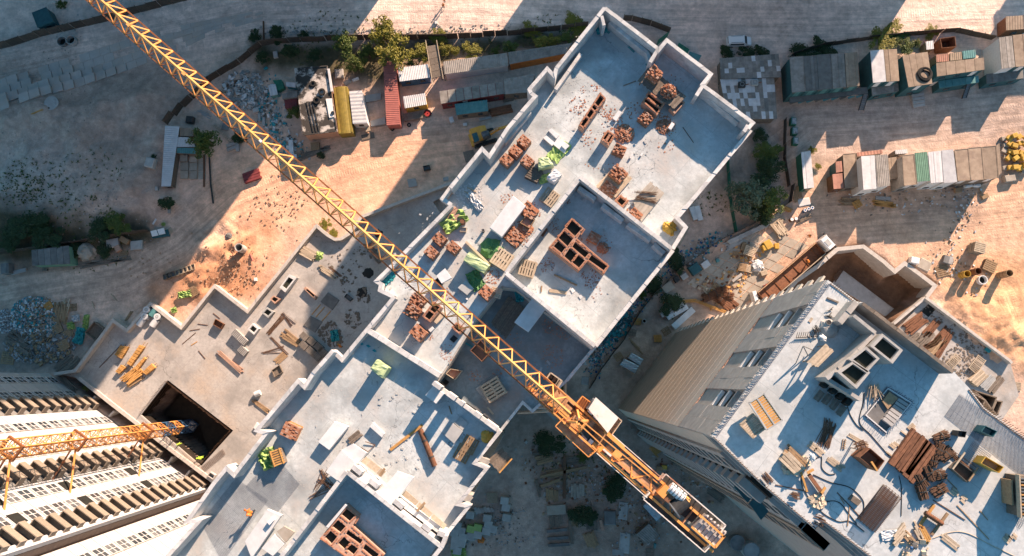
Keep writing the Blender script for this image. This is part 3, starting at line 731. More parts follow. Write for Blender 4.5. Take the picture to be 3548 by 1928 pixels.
# south-west side (in shade)
sA,sB=ro[0],ro[-2]
sd=(sB-sA).normalized();so_=Vector((-sd.y,sd.x,0))
if so_.dot(rc-sA)>0:so_=-so_
Ls=(sB-sA).length
for s0,s1,m,dd in((0.0,2.2,'plaster',0.05),(2.25,5.0,'plaster_grey',0.3),(8.0,11.6,'cast_grey',0.5),(11.65,14.2,'roof_brown',0.62),(14.25,Ls,'cast_grey',0.5)):
 for f in range(24):
  part('siding',fbox(s0,s1,f*2.8-0.9,f*2.8+1.86,-0.3,dd,sA,sd,so_),m,rt,world=True)
bm2=None
for f in range(24):
 z=f*2.8
 part('balcony',fbox(5.2,7.8,z+0.2,z+1.35,0.02,1.15,sA,sd,so_),'plaster_grey',rt,world=True)
 part('balcony_opening',fbox(5.3,7.7,z+1.40,z+2.75,0.0,0.35,sA,sd,so_),'pit_black',rt,world=True)
for f in range(24):
 for s in(2.9,9.0,12.3):
  d=0.31 if s<5 else 0.52 if s<12 else 0.63
  part('window',fbox(s,s+1.5,f*2.8+0.2,f*2.8+1.6,d-0.2,d+0.02,sA,sd,so_),'glass',rt,world=True)
for c in([(1688,885),(1752,812),(1842,940),(1788,1000)],[(1800,1008),(1852,948),(1945,1065),(1890,1130)]):part('safety_deck',MB().prism([P('K',x,y,61)for x,y in c],60.8,61),'teal_dark',rt,world=True)
# rebar starter fringe along the roof edges
def fringe(pts,step,lean,L,matn,parent,dz=0.3):
 mb=MB()
 for a,b in zip(pts,pts[1:]):
  n=int((b-a).length/step);d=(b-a).normalized();o=Vector((-d.y,d.x,0))*lean
  for k in range(n):
   p=a.lerp(b,(k+0.5)/n);j=Vector((U(-.06,.06),U(-.06,.06),0))
   mb.bar((p.x,p.y,p.z),(p.x+o.x*L+j.x,p.y+o.y*L+j.y,p.z+dz+U(-.08,.08)),0.03)
  mb.bar(a+Vector((0,0,0.05)),b+Vector((0,0,0.05)),0.05)
 return part('rebar_fringe',mb,matn,parent,world=True)
ins=lambda p,k:p.lerp(rc,k)
e0,e1=ro[0],ro[1]
fringe([e0+ndir*0.3-nout*0.35,e1-ndir*0.2-nout*0.35],0.16,1,0.55,'rebar_blue',rt,0.15)
fringe([ins(ro[1],.02),ins(ro[2],.02)],0.2,0.5,0.4,'rebar',rt)
fringe([ins(ro[0],.006),ins(ro[-1],.006),ins(ro[-2],.006)],0.22,0.3,0.3,'rebar',rt,0.35)
fringe([ins(ro[-3],.006),ins(ro[-4],.006)],0.22,0.3,0.3,'rebar',rt,0.35)
fringe([ins(ro[5],.02),ins(ro[6],.02),ins(ro[7],.02)],0.2,0.6,0.5,'rebar',rt,0.5)
hq=[P('I',x,y,16)for x,y in((1075,1245),(1225,1215),(1240,1440),(1095,1470))];hc=sum(hq,Vector())/4
ht=thing('hoist_tower','yellow framed hoist tower with a plank face at the bottom left','hoist',(hc.x,hc.y,0));part('plank_face',MB().prism([p.lerp(hc,.12)for p in hq],12,15.8),'wood_old',ht,world=True)
for p in hq:part('post',MB().bar((p.x,p.y,0),(p.x,p.y,17),.16),'crane',ht,world=True)
for k in range(4):
 a,b=hq[k],hq[(k+1)%4]
 for z in(16.8,15.9):part('rail',MB().bar((a.x,a.y,z),(b.x,b.y,z),.1),'crane',ht,world=True)
 part('brace',MB().bar((a.x,a.y,13),(b.x,b.y,16.8),.07),'crane',ht,world=True)
# ------------------------------------------------------------------ builders for loose things
def quad(t,pts,z):return[P(t,x,y,z)for x,y in pts]
def inset(q,k):
 c=sum(q,Vector())/len(q);return[p.lerp(c,k)for p in q]
def bil(q,u,v):return q[0].lerp(q[1],u).lerp(q[3].lerp(q[2],u),v)
_pal=None
def pallet_mesh(matn):
 mb=MB()
 for i in range(6):mb.box((0,-0.5+i*0.2,0.13),(1.2,0.13,0.025))
 for x in(-0.54,0,0.54):mb.box((x,0,0.07),(0.1,1.1,0.09))
 for y in(-0.5,0,0.5):mb.box((0,y,0.012),(1.2,0.1,0.022))
 return mb.mesh('pallet',matn)
PALM={m:pallet_mesh(m)for m in('wood','wood_old','plank_pale','wood_new')}
def pallet(t,x,y,z,rz,label,m='wood',s=1.0,n=1,cat='pallet'):
 p=P(t,x,y,z)
 if n==1:
  o=link('wooden_pallet',PALM[m]);o.location=p;o.rotation_euler=(0,0,rz);o.scale=(s,s,1);return tag(o,label,cat)
 th=thing('pallet_stack',label,'pallets',p,rz)
 for i in range(n):
  o=part('pallet',PALM[m],None,th);o.location=(U(-.06,.06),U(-.06,.06),i*0.16);o.rotation_euler=(0,0,U(-.08,.08));o.scale=(s,s,1)
 return th
def stack_mesh(kind,seed):
 rnd=random.Random(seed);mb=MB()
 if kind=='neat':
  for L in range(9):
   for i in range(5):
    for j in range(10):
     if L==8 and rnd.random()<0.3:continue
     mb.m(1 if rnd.random()<0.25 else 0).box((-0.48+i*0.24+rnd.uniform(-.012,.012),-0.46+j*0.102,0.2+L*0.09),(0.23,0.095,0.084),rnd.uniform(-.03,.03))
 elif kind=='loose':
  for L in range(8):
   for i in range(5):
    for j in range(10):
     if rnd.random()<0.10+0.07*L:continue
     mb.m(1 if rnd.random()<0.25 else 0).box((-0.48+i*0.245+rnd.uniform(-.05,.05),-0.46+j*0.104,0.2+L*0.09),(0.22,0.095,0.08),rnd.uniform(-.35,.35))
 else:
  for k in range(260):
   r=0.75*math.sqrt(rnd.random());a=rnd.uniform(0,6.283);hgt=max(0.05,0.8*(1-r/0.8))*rnd.random()+0.1
   mb.m(1 if rnd.random()<0.3 else 0).box((r*math.cos(a),r*math.sin(a),hgt),(0.22,0.1,0.085),rnd.uniform(0,3.1),(rnd.uniform(-.5,.5),rnd.uniform(-.5,.5)))
 return mb.mesh('bricks',['brick','brick_pale'])
STK={(k,s):stack_mesh(k,s)for k in('neat','loose','heap')for s in(1,2,3)}
_sk=0
def bricks(t,x,y,z,rz,label,kind='neat',s=1.0,hs=1.0,m='wood',grp=None):
 global _sk;_sk+=1;s*=.88 if kind!='heap' else.75
 th=thing('brick_pallet' if kind!='heap' else 'brick_heap',label,'bricks',P(t,x,y,z),rz,grp)
 if kind!='heap':o=part('pallet',PALM[m],None,th);o.scale=(s,s,1)
 b=part('bricks',STK[(kind,_sk%3+1)],None,th);b['kind']='stuff';b.scale=(s,s,hs*(1.3 if kind!='heap' else.8));return th
def shaft(t,corners,z0,h,cells,label,name='brick_shaft',th=0.26,matn='brick_pale',topm='brick',inner='hole',courses=True):
 """hollow masonry shaft; corners = top outline, cells = list of (u0,u1,v0,v1) openings"""
 q=quad(t,corners,z0+h);c=sum(q,Vector())/4
 T=thing(name,label,'shaft',(c.x,c.y,z0))
 holes=[[bil(q,a,d),bil(q,b,d),bil(q,b,e),bil(q,a,e)]for a,b,d,e in cells]
 shaft_body(T,q,holes,z0,h,matn,topm,inner,courses);return T
def shaft_body(T,q,holes,z0,h,matn,topm,inner='hole',courses=True):
 part('shaft_wall',fill(MB(),q,holes,z0,z0+h),matn,T,world=True)
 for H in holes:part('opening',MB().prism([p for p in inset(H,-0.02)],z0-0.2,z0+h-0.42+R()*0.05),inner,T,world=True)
 if courses:
  mb=MB()
  for L,off in[(q,0.13)]+[(H,-0.13)for H in holes]:
   n=len(L);cc=sum(L,Vector())/n
   for i in range(n):
    a,b=L[i],L[(i+1)%n];d=b-a;k=max(1,int(d.length/0.27));nn=Vector((-d.y,d.x,0)).normalized()
    if nn.dot(cc-a)<0:nn=-nn
    for j in range(k):
     if R()<0.12:continue
     p=a.lerp(b,(j+0.5)/k)+nn*off
     mb.box((p.x,p.y,z0+h+0.035),(0.25,0.12,0.07+U(-.02,.03)),math.atan2(d.y,d.x)+U(-.06,.06))
  o=part('top_course',mb,topm,T,world=True);o['kind']='stuff'
def bin_(t,corners,ztop,h,label,matn='rust',name='mortar_bin',fillm='dirt_pile',k=0.12,z0=None,cat='bin',flare=0.0):
 q=quad(t,corners,ztop);z0=ztop-h if z0 is None else z0;c=sum(q,Vector())/4
 T=thing(name,label,cat,(c.x,c.y,z0))
 i_=inset(q,k);b=inset(q,flare)
 vs=[(*p.to_2d(),ztop)for p in q]+[(*p.to_2d(),ztop)for p in i_]+[(*p.to_2d(),z0)for p in b]+[(*p.to_2d(),z0+0.1)for p in inset(b,k)]
 fs=[]
 for j in range(4):
  a,e=j,(j+1)%4
  fs+=[(a,e,4+e,4+a),(8+a,8+e,e,a),(4+a,4+e,12+e,12+a)]
 fs+=[(12,13,14,15),(11,10,9,8)]
 part('shell',MB().add(vs,fs),matn,T,world=True)
 if fillm:part('contents',MB().prism(inset(b,k+0.02),z0+0.12,z0+h*0.45),fillm,T,world=True)
 return T
def deck(t,corners,z,n,label,matn='wood',th=0.05,name='plank_deck',legs=0.0,cat='deck',gap=0.025,jit=0.03):
 q=quad(t,corners,z);c=sum(q,Vector())/4
 T=thing(name,label,cat,(c.x,c.y,z-legs))
 for i in range(n):
  v0,v1=(i+gap)/n,(i+1-gap)/n;e0,e1=U(-jit,jit),1+U(-jit,jit)
  part('plank',MB().prism([bil(q,e0,v0),bil(q,e1,v0),bil(q,e1,v1),bil(q,e0,v1)],z-th,z+U(0,0.02)),matn,T,world=True)
 if legs:
  for u in(0.08,0.92):
   for v in(0.06,0.94):
    p=bil(q,u,v);part('leg',MB().bar((p.x,p.y,z-legs),(p.x,p.y,z-th),0.1),'wood_old',T,world=True)
 return T
def slabs(t,lst,z,label,matn='conc_white',name='concrete_slab',th=0.2,cat='slab'):
 """one flat slab or board; lst = corner list"""
 q=quad(t,lst,z+th);c=sum(q,Vector())/len(q)
 mb=MB();b=0.03
 vs=[(*p.to_2d(),z)for p in q]+[(*p.to_2d(),z+th-b)for p in q]+[(*p.to_2d(),z+th)for p in inset(q,0.02)]
 n=len(q);fs=[tuple(range(n-1,-1,-1)),tuple(range(2*n,3*n))]
 for j in range(n):
  e=(j+1)%n;fs+=[(j,e,n+e,n+j),(n+j,n+e,2*n+e,2*n+j)]
 ar=sum(q[i].x*q[(i+1)%n].y-q[(i+1)%n].x*q[i].y for i in range(n))
 if ar<0:fs=[f[::-1]for f in fs]
 mb.add([(v[0]-c.x,v[1]-c.y,v[2]-z)for v in vs],fs)
 return single(name,mb,matn,label,cat,(c.x,c.y,z))
def beam(t,a,b,z,w,h,label,matn='wood',name='timber_beam',cat='beam',dz=0.0):
 c,L,rz=seg(t,*a,*b,z+h)
 mb=MB().box((0,0,h/2),(L,w,h))if not dz else MB().bar((-L/2,0,h/2),(L/2,0,h/2+dz),w,h)
 return single(name,mb,matn,label,cat,(c.x,c.y,z),rz)
def bundle(t,a,b,z,n,w,label,matn='wood_new',name='timber_bundle',sz=0.12,layers=2,cat='timber',spread=0.3,bearers=False):
 c,L,rz=seg(t,*a,*b,z+sz*layers)
 T=thing(name,label,cat,(c.x,c.y,z),rz);base=0.0
 if bearers:
  base=0.1
  for x in(-0.3,0.3):part('bearer',MB().box((x*L,0,0.05),(0.12,w*1.5,0.1)),'plank_pale',T)
 for l in range(layers):
  for i in range(n):
   y=(-0.5+(i+0.5)/n)*w
   o=part('board',MB().box((U(-.5,.5)*spread,y,base+(l+0.5)*sz),(L*U(0.9,1.0),w/n*0.88,sz*0.92),U(-.02,.02)*(1+3*spread)),matn,T)
 return T
def rods(t,a,b,z,n,w,label,matn='rebar',name='rebar_bundle',r=0.022,jit=0.1,h=0.12,cat='rebar',bind=True):
 c,L,rz=seg(t,*a,*b,z+h)
 T=thing(name,label,cat,(c.x,c.y,z),rz);mb=MB()
 for i in range(n):
  y,zz=U(-w/2,w/2),U(r,h);d=U(-jit,jit)
  mb.bar((-L/2+U(-.2,.2),y,zz),(L/2+U(-.2,.2),y+d,zz+U(-.01,.01)),r*2)
 o=part('rods',mb,matn,T);o['kind']='stuff'
 if bind:
  for x in(-0.35,0.0,0.35):part('binding',MB().box((x*L,0,h/2),(0.05,w*1.04,h*1.05)),matn,T)
 return T
def lump(t,x,y,z,r,h,label,matn,name,cat,n=10,rough=0.25,sx=1.0,rz=0.0,seed=0):
 """rumpled heap, sack or wrapped load: a noisy closed dome"""
 rnd=random.Random(seed+int(x*7+y));mb=MB();m=16;rows=6
 vs=[];
 for i in range(rows):
  f=i/(rows-1);rr=math.cos(f*1.45);zz=h*math.sin(f*1.5)
  for j in range(m):
   a=2*math.pi*j/m;k=1+rnd.uniform(-rough,rough)
   vs.append((r*sx*rr*k*math.cos(a),r*rr*k*math.sin(a),zz*(1+rnd.uniform(-rough,rough)*0.5)))
 vs.append((0,0,h))
 fs=[(i*m+j,i*m+(j+1)%m,(i+1)*m+(j+1)%m,(i+1)*m+j)for i in range(rows-1)for j in range(m)]
 fs+=[((rows-1)*m+j,(rows-1)*m+(j+1)%m,rows*m)for j in range(m)]+[tuple(range(m-1,-1,-1))]
 mb.add(vs,fs);return single(name,mb,matn,label,cat,P(t,x,y,z),rz,smooth=False)
def wrapped(t,corners,z,h,label,matn='lime_pale',name='wrapped_pallet'):
 """block of material under plastic sheet on a pallet"""
 q=quad(t,corners,z+h);c=sum(q,Vector())/4
 T=thing(name,label,'pallet',(c.x,c.y,z));n=6
 vs=[];fs=[]
 for i in range(n+1):
  for j in range(n+1):
   p=bil(q,i/n,j/n);e=(i in(0,n))+(j in(0,n))
   vs.append((p.x,p.y,z+h+U(-.05,.05)-0.06*e))
 for i in range(n):
  for j in range(n):fs.append((i*(n+1)+j,i*(n+1)+j+1,(i+1)*(n+1)+j+1,(i+1)*(n+1)+j))
 rim=[(0,j)for j in range(n+1)]+[(i,n)for i in range(1,n+1)]+[(n,j)for j in range(n-1,-1,-1)]+[(i,0)for i in range(n-1,0,-1)]
 cc=Vector((c.x,c.y));k=len(vs)
 for i,j in rim:
  p=Vector(vs[i*(n+1)+j][:2]);p=cc+(p-cc)*U(0.98,1.12);vs.append((p.x,p.y,z+0.12+U(0,.1)))
 m=len(rim)
 for a in range(m):
  b=(a+1)%m;ia,ib=rim[a][0]*(n+1)+rim[a][1],rim[b][0]*(n+1)+rim[b][1]
  fs.append((ib,ia,k+a,k+b))
 part('plastic_wrap',MB().add(vs,fs),matn,T,world=True)
 part('pallet',MB().prism(inset(q,0.06),z,z+0.13),'wood',T,world=True);return T
def debris(name,label,lst,z,matn,size=(0.1,0.3),flat=False,cat='rubble',on=None):
 """loose small bits nobody could count; lst = (tile, x, y, radius in plan px, count)"""
 mb=MB()
 for t,x,y,r,n in lst:
  for _ in range(n):
   a,q=U(0,6.283),r*math.sqrt(R());xx,yy=x+q*math.cos(a),y+q*math.sin(a)
   p=P(t,xx,yy,z)if on is None else on(t,xx,yy)
   s=U(*size);zz=s*(0.12 if flat else 0.3)
   mb.box((p.x,p.y,p.z+zz*0.9),(s,s*U(.35,.9),zz*2),U(0,3.1),None if flat else(U(-.4,.4),U(-.4,.4)))
 o=part(name,mb,matn,None);o['kind']='stuff';return tag(o,label,cat)
def sheet(t,x,y,z,w,d,rz,label,matn,name='plastic_sheet',amp=0.12,cat='sheet'):
 mb=MB();n=9;vs=[((i/n-.5)*w*(1+U(-.08,.08)),(j/n-.5)*d*(1+U(-.08,.08)),0.05+amp*R()*2)for i in range(n+1)for j in range(n+1)]
 k=len(vs);vs+=[(a,b,0.005)for a,b,c in vs]
 fs=[(i*(n+1)+j,(i+1)*(n+1)+j,(i+1)*(n+1)+j+1,i*(n+1)+j+1)for i in range(n)for j in range(n)]
 mb.add(vs,fs+[tuple(k+q for q in f[::-1])for f in fs]);return single(name,mb,matn,label,cat,P(t,x,y,z),rz)
def dark_box(t,corners,z,h,label,**kw):return bin_(t,corners,z+h,h,label,**kw)
# ------------------------------------------------------------------ on the main building: north part
A1=ang('C',690,690,525,935,ZU);A2=ang('C',1050,500,1325,720,ZU)
shaft('C',[(525,938),(688,688),(732,736),(562,968)],ZU,1.3,[(0.06,0.28,0.22,0.8),(0.33,0.53,0.22,0.8),(0.57,0.66,0.22,0.8),(0.71,0.95,0.22,0.8)],'long narrow brick shaft with four openings on the bright roof patch')
shaft('C',[(692,1042),(742,970),(802,1006),(752,1090)],ZU,1.1,[(0.2,0.8,0.15,0.48),(0.2,0.8,0.55,0.86)],'short square brick shaft beside the loose brick heap on the roof')
shaft('C',[(998,765),(1048,680),(1172,772),(1112,862)],ZU,1.2,[(0.18,0.48,0.08,0.92),(0.58,0.88,0.08,0.92)],'brick shaft with two long openings below the plank platform')
deck('C',[(968,602),(1052,498),(1330,722),(1240,815)],ZU+1.15,34,'raised weathered plank platform carrying two brick piles','wood_old',legs=1.1,name='plank_platform')
bricks('C',1082,582,ZU+1.18,A2,'brick pile on the upper end of the plank platform','loose',1.35,1.5)
bricks('C',1195,690,ZU+1.18,A2+.5,'tumbled brick pile in the middle of the plank platform','heap',1.5,2.0)
bin_('C',[(1205,808),(1270,722),(1322,765),(1245,852)],ZU+0.9,0.85,'brick-edged mortar tray at the lower end of the plank platform','brick_pale',k=0.22,fillm='conc')
bin_('C',[(1242,710),(1272,672),(1292,690),(1262,722)],ZU+1.25,0.45,'small steel mortar trough on the plank platform','steel',k=0.1,fillm='teal')
bricks('C',1018,905,ZU,A2,'brick pallet below the two-opening shaft in the roof shade','loose',1.3)
bricks('C',825,1137,ZU,A2+.3,'brick pallet standing alone below the square shaft','loose',1.25)
bricks('C',120,1078,ZU,A2,'upper right pallet of the four tidy brick pallets on the left edge','neat',1.2)
bricks('C',58,1150,ZU,A2,'middle pallet of the row of tidy brick pallets on the left edge','neat',1.2)
bricks('C',-8,1215,ZU,A2,'lower left pallet of the row of tidy brick pallets','neat',1.2)
bricks('C',145,1225,ZU,A2,'tidy brick pallet next to the broken crate','neat',1.2)
pallet('C',192,1312,ZU,A2+.2,'broken upright crate beside the green wrapped pallet','wood_old',1.3,4)
wrapped('C',[(228,1178),(300,1172),(342,1232),(228,1262)],ZU,1.3,'lime green plastic wrapped pallet on the left of the north roof','lime_pale')
wrapped('C',[(292,1318),(352,1258),(402,1300),(345,1362)],ZU,1.5,'white topped pallet of blocks half wrapped in lime plastic','conc_white','block_pallet')
sheet('C',380,1130,ZU,2.6,1.6,0.9,'crumpled lime plastic sheet beside the concrete slabs','lime')
sheet('C',275,1335,ZU,1.4,1.0,0.3,'torn lime plastic at the foot of the wrapped pallet','lime')
for k,(c,l)in enumerate([([(300,975),(325,958),(385,1010),(362,1035)],'upper left'),([(262,1030),(285,1010),(350,1065),(330,1090)],'lower left'),([(338,1080),(375,1020),(455,1085),(420,1145)],'largest')]):
 slabs('C',c,ZU,l+' pale concrete slab of the three lying on the roof',th=0.35)
slabs('C',[(398,1088),(430,1062),(460,1088),(428,1118)],ZU+0.36,'small square slab lying on the largest roof slab',th=0.2)
debris('brick_rubble','red brick bits scattered over the north roof',[('C',520,790,70,42),('C',660,655,40,15),('C',562,672,25,6),('C',740,830,70,54),('C',800,915,60,36),('C',610,1030,60,24),('C',950,830,70,30),('C',1160,900,60,66),('C',1200,960,60,48),('C',1180,1080,60,12),('C',700,1100,200,30),('C',1240,600,80,12)],ZU,'brick',(0.08,0.2),True)
bricks('C',870,1000,ZU,0.4,'large loose brick heap right of the square shaft','heap',1.9,0.7)
bricks('C',1160,945,ZU,0.4,'dark loose brick heap in the shade below the shafts','heap',1.5,0.45)
slabs('C',[(780,885),(825,822),(852,838),(808,905)],ZU,'thin pale board leaning in the sun near the brick bits',th=0.3)
slabs('C',[(1195,955),(1222,912),(1245,925),(1220,972)],ZU,'small pale board at the end of the dark brick heap',th=0.35)
slabs('C',[(890,350),(905,345),(948,385),(938,395)],ZU,'teal strip of board lying near the loggia wall','teal','board',0.05,'board')
slabs('C',[(1322,498),(1335,492),(1362,515),(1352,524)],ZU,'teal strip of board near the right loggia','teal','board',0.05,'board')
slabs('C',[(1025,478),(1050,470),(1055,485),(1030,490)],ZU,'teal scrap of board by the loggia pier','teal','board',0.05,'board')
sheet('C',690,205,ZU,1.2,1.6,0.3,'teal plastic scrap in the north corner of the roof','tarp_teal')
slabs('C',[(720,232),(732,225),(765,240),(752,255)],ZU,'teal board piece below the north corner scrap','teal','board',0.05,'board')
beam('C',(862,640),(955,605),ZU,0.12,0.08,'thin dark pole lying left of the plank platform','wood_old','pole','pole')
beam('C',(1305,950),(1385,1065),ZU,0.06,0.05,'long thin dark rod in the roof shade','rebar','rod','rod')
slabs('C',[(905,1178),(925,1142),(938,1150),(918,1186)],ZU,'small pale offcut below the brick pallet',th=0.25)
slabs('C',[(985,1160),(1000,1138),(1010,1145),(995,1168)],ZU,'smaller pale offcut right of the first',th=0.2)
# brick and plank clutter above the central walls
deck('C',[(655,1390),(800,1235),(930,1330),(800,1480)],ZU+0.3,22,'plank deck under the brick pallet above the central walls','plank_pale',name='plank_platform',legs=0.25)
bricks('C',815,1310,ZU+0.33,A2,'brick pallet on the pale plank deck above the central walls','loose',1.6,1.1)
deck('G',[(930,125),(1060,-20),(1165,68),(1000,275)],ZU+0.35,5,'large grey plywood platform above the central walls','plywood',name='plywood_platform',legs=0.3)
rods('G',(950,80),(1110,100),ZU+0.4,14,1.2,'rusty rods lying on the plywood platform',bind=False,jit=0.6)
shaft('G',[(795,120),(838,75),(905,122),(850,178)],ZU,1.0,[(0.2,0.8,0.2,0.8)],'square brick shaft beside the plywood platform')
bricks('G',745,45,ZU,A2,'collapsed brick pallet left of the plywood platform','loose',1.6,0.5)
bricks('G',945,232,ZU,A2,'collapsed brick pallet right below the small shaft','loose',1.3,0.5)
debris('brick_rubble','brick crumbs around the square shaft above the central walls',[('G',740,60,90,72),('G',940,230,60,54),('G',850,150,90,36)],ZU,'brick',(0.07,0.18),True)
lump('G',1210,325,ZU,0.7,0.5,'orange plastic scrap in the corner bay','yellow','plastic_scrap','scrap',rough=0.5)
debris('grit','small grey chips and grit scattered over the working floor',[('C',700,500,300,160),('C',500,900,300,220),('C',1250,850,320,200),('C',900,1150,300,200),('F',1500,450,300,260),('F',1300,900,260,220),('J',700,350,420,260),('J',1300,600,380,260),('G',500,800,300,120),('J',200,900,260,120)],ZU,'conc',(.04,.12),True)
debris('paper_scraps','pale and teal scraps lying about the working floor',[('C',800,850,420,26),('F',1400,600,420,34),('J',900,400,480,34),('G',500,500,420,16)],ZU,'ply_grey',(.15,.4),True)
# ------------------------------------------------------------------ central walls
outer=quad('G',[(476,248),(568,326),(516,402),(628,498),(758,608),(715,672),(592,572),(528,648),(302,470),(402,350)],ZU+1.3)
cells=[[(480,265),(550,330),(500,385),(430,320)],[(415,345),(485,405),(445,460),(375,395)],[(375,420),(430,470),(400,510),(340,460)],[(500,430),(605,510),(575,545),(480,465)],[(460,475),(515,520),(470,580),(420,535)],[(520,525),(575,565),(530,620),(480,580)],[(625,525),(740,605),(715,640),(600,560)]]
T=thing('brick_shaft','large brick shaft block with seven dark openings inside the central walls','shaft',outer[0]*1)
shaft_body(T,outer,[quad('G',c,ZU+1.3)for c in cells],ZU,1.3,'brick_pale','brick')
bricks('G',640,402,ZU,A2+.2,'pallet of brick rows right of the large shaft block','neat',1.25,0.45)
bricks('G',710,475,ZU,0,'brick heap at the right end of the large shaft block','heap',1.1,0.7)
pallet('G',150,628,ZU,A1+.3,'pile of pale pallets in the left corner of the central walls','plank_pale',1.5,4)
beam('G',(345,672),(515,752),ZU,0.18,0.12,'long brown plank on the central floor','wood')
beam('G',(308,790),(438,808),ZU,0.35,0.12,'double pale plank near the lower central wall','plank_pale')
beam('G',(252,755),(248,800),ZU,0.15,0.1,'short upright offcut near the double plank','wood')
slabs('G',[(465,785),(482,770),(502,795),(482,812)],ZU,'square white board nearer the brown plank','conc_white','board',0.08,'board')
slabs('G',[(525,835),(545,820),(560,840),(542,858)],ZU,'square white board nearer the lower wall','conc_white','board',0.08,'board')
debris('brick_rubble','red brick crumbs on the floor inside the central walls',[('G',290,600,60,72),('G',610,700,70,96),('G',330,300,60,54),('G',450,125,18,18),('G',690,450,90,48),('G',560,420,60,36),('G',650,790,60,18)],ZU,'brick',(0.06,0.16),True)
deck('G',[(235,375),(268,315),(298,332),(262,392)],ZU+0.15,5,'small brown pallet deck against the left central wall','rust',name='pallet_deck')
# ------------------------------------------------------------------ left of the central walls
slabs('F',[(1758,322),(1932,82),(2028,160),(1848,392)],ZU+0.6,'long pale precast slab standing on the roof left of the central walls','conc_white',th=0.75)
debris('brick_rubble','brick crumbs between the long slab and the central walls',[('G',90,360,110,132),('G',180,200,70,54),('G',30,400,60,48),('F',1780,690,60,54),('F',1760,620,40,30),('F',1890,330,60,36),('F',1420,810,50,24),('F',1890,100,50,30)],ZU,'brick',(0.07,0.18),True)
bricks('G',155,205,ZU,A2,'wide brick pile beside the upper end of the long slab','loose',1.7,0.7)
bin_('G',[(90,285),(140,225),(200,265),(160,325)],ZU+0.6,0.5,'brick-filled tray beside the long slab','wood',fillm='brick_dust',k=0.1)
bricks('G',130,330,ZU,0.2,'brick heap under the tray beside the long slab','heap',1.5,0.5)
bricks('G',45,395,ZU,A2,'scattered brick pile at the lower end of the long slab','loose',1.8,0.4)
pallet('G',310,100,ZU,A1,'white pallet above the tray on the roof','plank_pale',1.5,2)
slabs('G',[(270,60),(290,30),(318,45),(300,78)],ZU,'small white board stack by the white pallet','conc_white','board',0.2,'board')
bricks('F',1392,420,ZU,A2,'brick pallet nearest the lime sheet on the left parapet side','neat',1.25)
bricks('F',1332,518,ZU,A2,'brick pallet nearest the left parapet','neat',1.25)
bricks('F',1494,482,ZU,A2,'brick pallet right of the pair by the left parapet','neat',1.25)
wrapped('F',[(1562,560),(1605,500),(1760,600),(1715,660)],ZU,1.5,'long lime green wrapped stack in the middle of the roof','lime_pale')
beam('F',(1580,425),(1765,605),ZU+0.1,0.25,0.2,'long yellowish plank leaning over the lime stack','plank_pale')
lump('F',1775,478,ZU,1.1,0.6,'heap of dark green netting by the long slab','net_green','netting_heap','netting',rough=0.35)
sheet('F',1655,715,ZU,1.5,2.2,0.5,'olive green sheet in the shade below the lime stack','net_green')
sheet('F',1495,280,ZU,3.0,1.6,0.6,'bright lime sheet draped near the left parapet','lime',amp=0.3)
bundle('F',(1445,260),(1530,205),ZU,6,1.6,'small pile of reddish sticks beside the bright lime sheet','brick_pale','stick_pile',0.15,2)
o=thing('rusty_barrel','rusty barrel standing by the lime sheet','barrel',P('F',1560,285,ZU));part('drum',MB().tube((0,0,0),(0,0,0.9),0.3,n=18),'rust',o);part('rim',MB().ring((0,0,0.9),0.31,0.27,0.04),'dark_steel',o)
bin_('F',[(1535,350),(1540,318),(1588,322),(1582,352)],ZU+0.5,0.45,'small square wooden tub below the rusty barrel','plank_pale',fillm='conc')
o=thing('steel_can','small dark can standing alone left of the long slab','can',P('F',1712,350,ZU));part('drum',MB().tube((0,0,0),(0,0,0.6),0.16,n=14),'dark_steel',o);part('rim',MB().ring((0,0,0.6),0.17,0.13,0.03),'steel',o)
sheet('F',1650,130,ZU,2.4,0.8,-0.9,'torn white film on the roof by the parapet step','cloth_white','film_sheet',0.2)
debris('rubble','pale concrete crumbs by the left parapet step',[('F',1600,90,110,150),('F',1540,60,60,80),('F',1160,720,60,50)],ZU,'conc_white',(0.06,0.22),True)
for i,(x,y)in enumerate(((1568,50),(1590,20))):beam('F',(x,y),(x+70,y+35),ZU,0.14,0.1,('lower' if i==0 else 'upper')+' pale batten by the parapet step','plank_pale')
slabs('F',[(1360,680),(1425,625),(1475,695),(1400,738)],ZU+0.6,'white block stack on a pallet below the brick pallets','conc_white',th=0.5,name='block_stack')
bin_('F',[(1345,715),(1375,690),(1412,735),(1385,765)],ZU+0.6,0.55,'dark open crate beside the white block stack','wood_old',fillm=None)
slabs('F',[(1520,770),(1580,712),(1640,775),(1590,825)],ZU,'grey foam board stack in the shade right of the crane jib','ply_grey',th=0.5,name='board_stack')
slabs('F',[(1578,852),(1588,845),(1600,855),(1590,862)],ZU,'tiny square block near the grey board stack','conc_white',th=0.2)
slabs('F',[(1455,845),(1500,780),(1530,790),(1480,850)],ZU,'flat grey board under the crane jib','ply_grey','board',0.06,'board')
sheet('F',1030,662,ZU,0.9,1.6,-0.4,'teal scrap in the small shaded parapet room','tarp_teal')
sheet('F',995,712,ZU,0.8,1.8,-0.8,'second teal scrap in the small shaded parapet room','tarp_teal')
bricks('F',1740,815,ZU,A2,'brick pallet at the corner of the central walls','neat',1.4,0.9)
pallet('F',1810,812,ZU,A2+.4,'leaning pale pallet next to the corner brick pallet','plank_pale',1.0,2)
pallet('F',1850,560,ZU,A1,'white slatted crate between long slab and central wall','plank_pale',1.7,3)
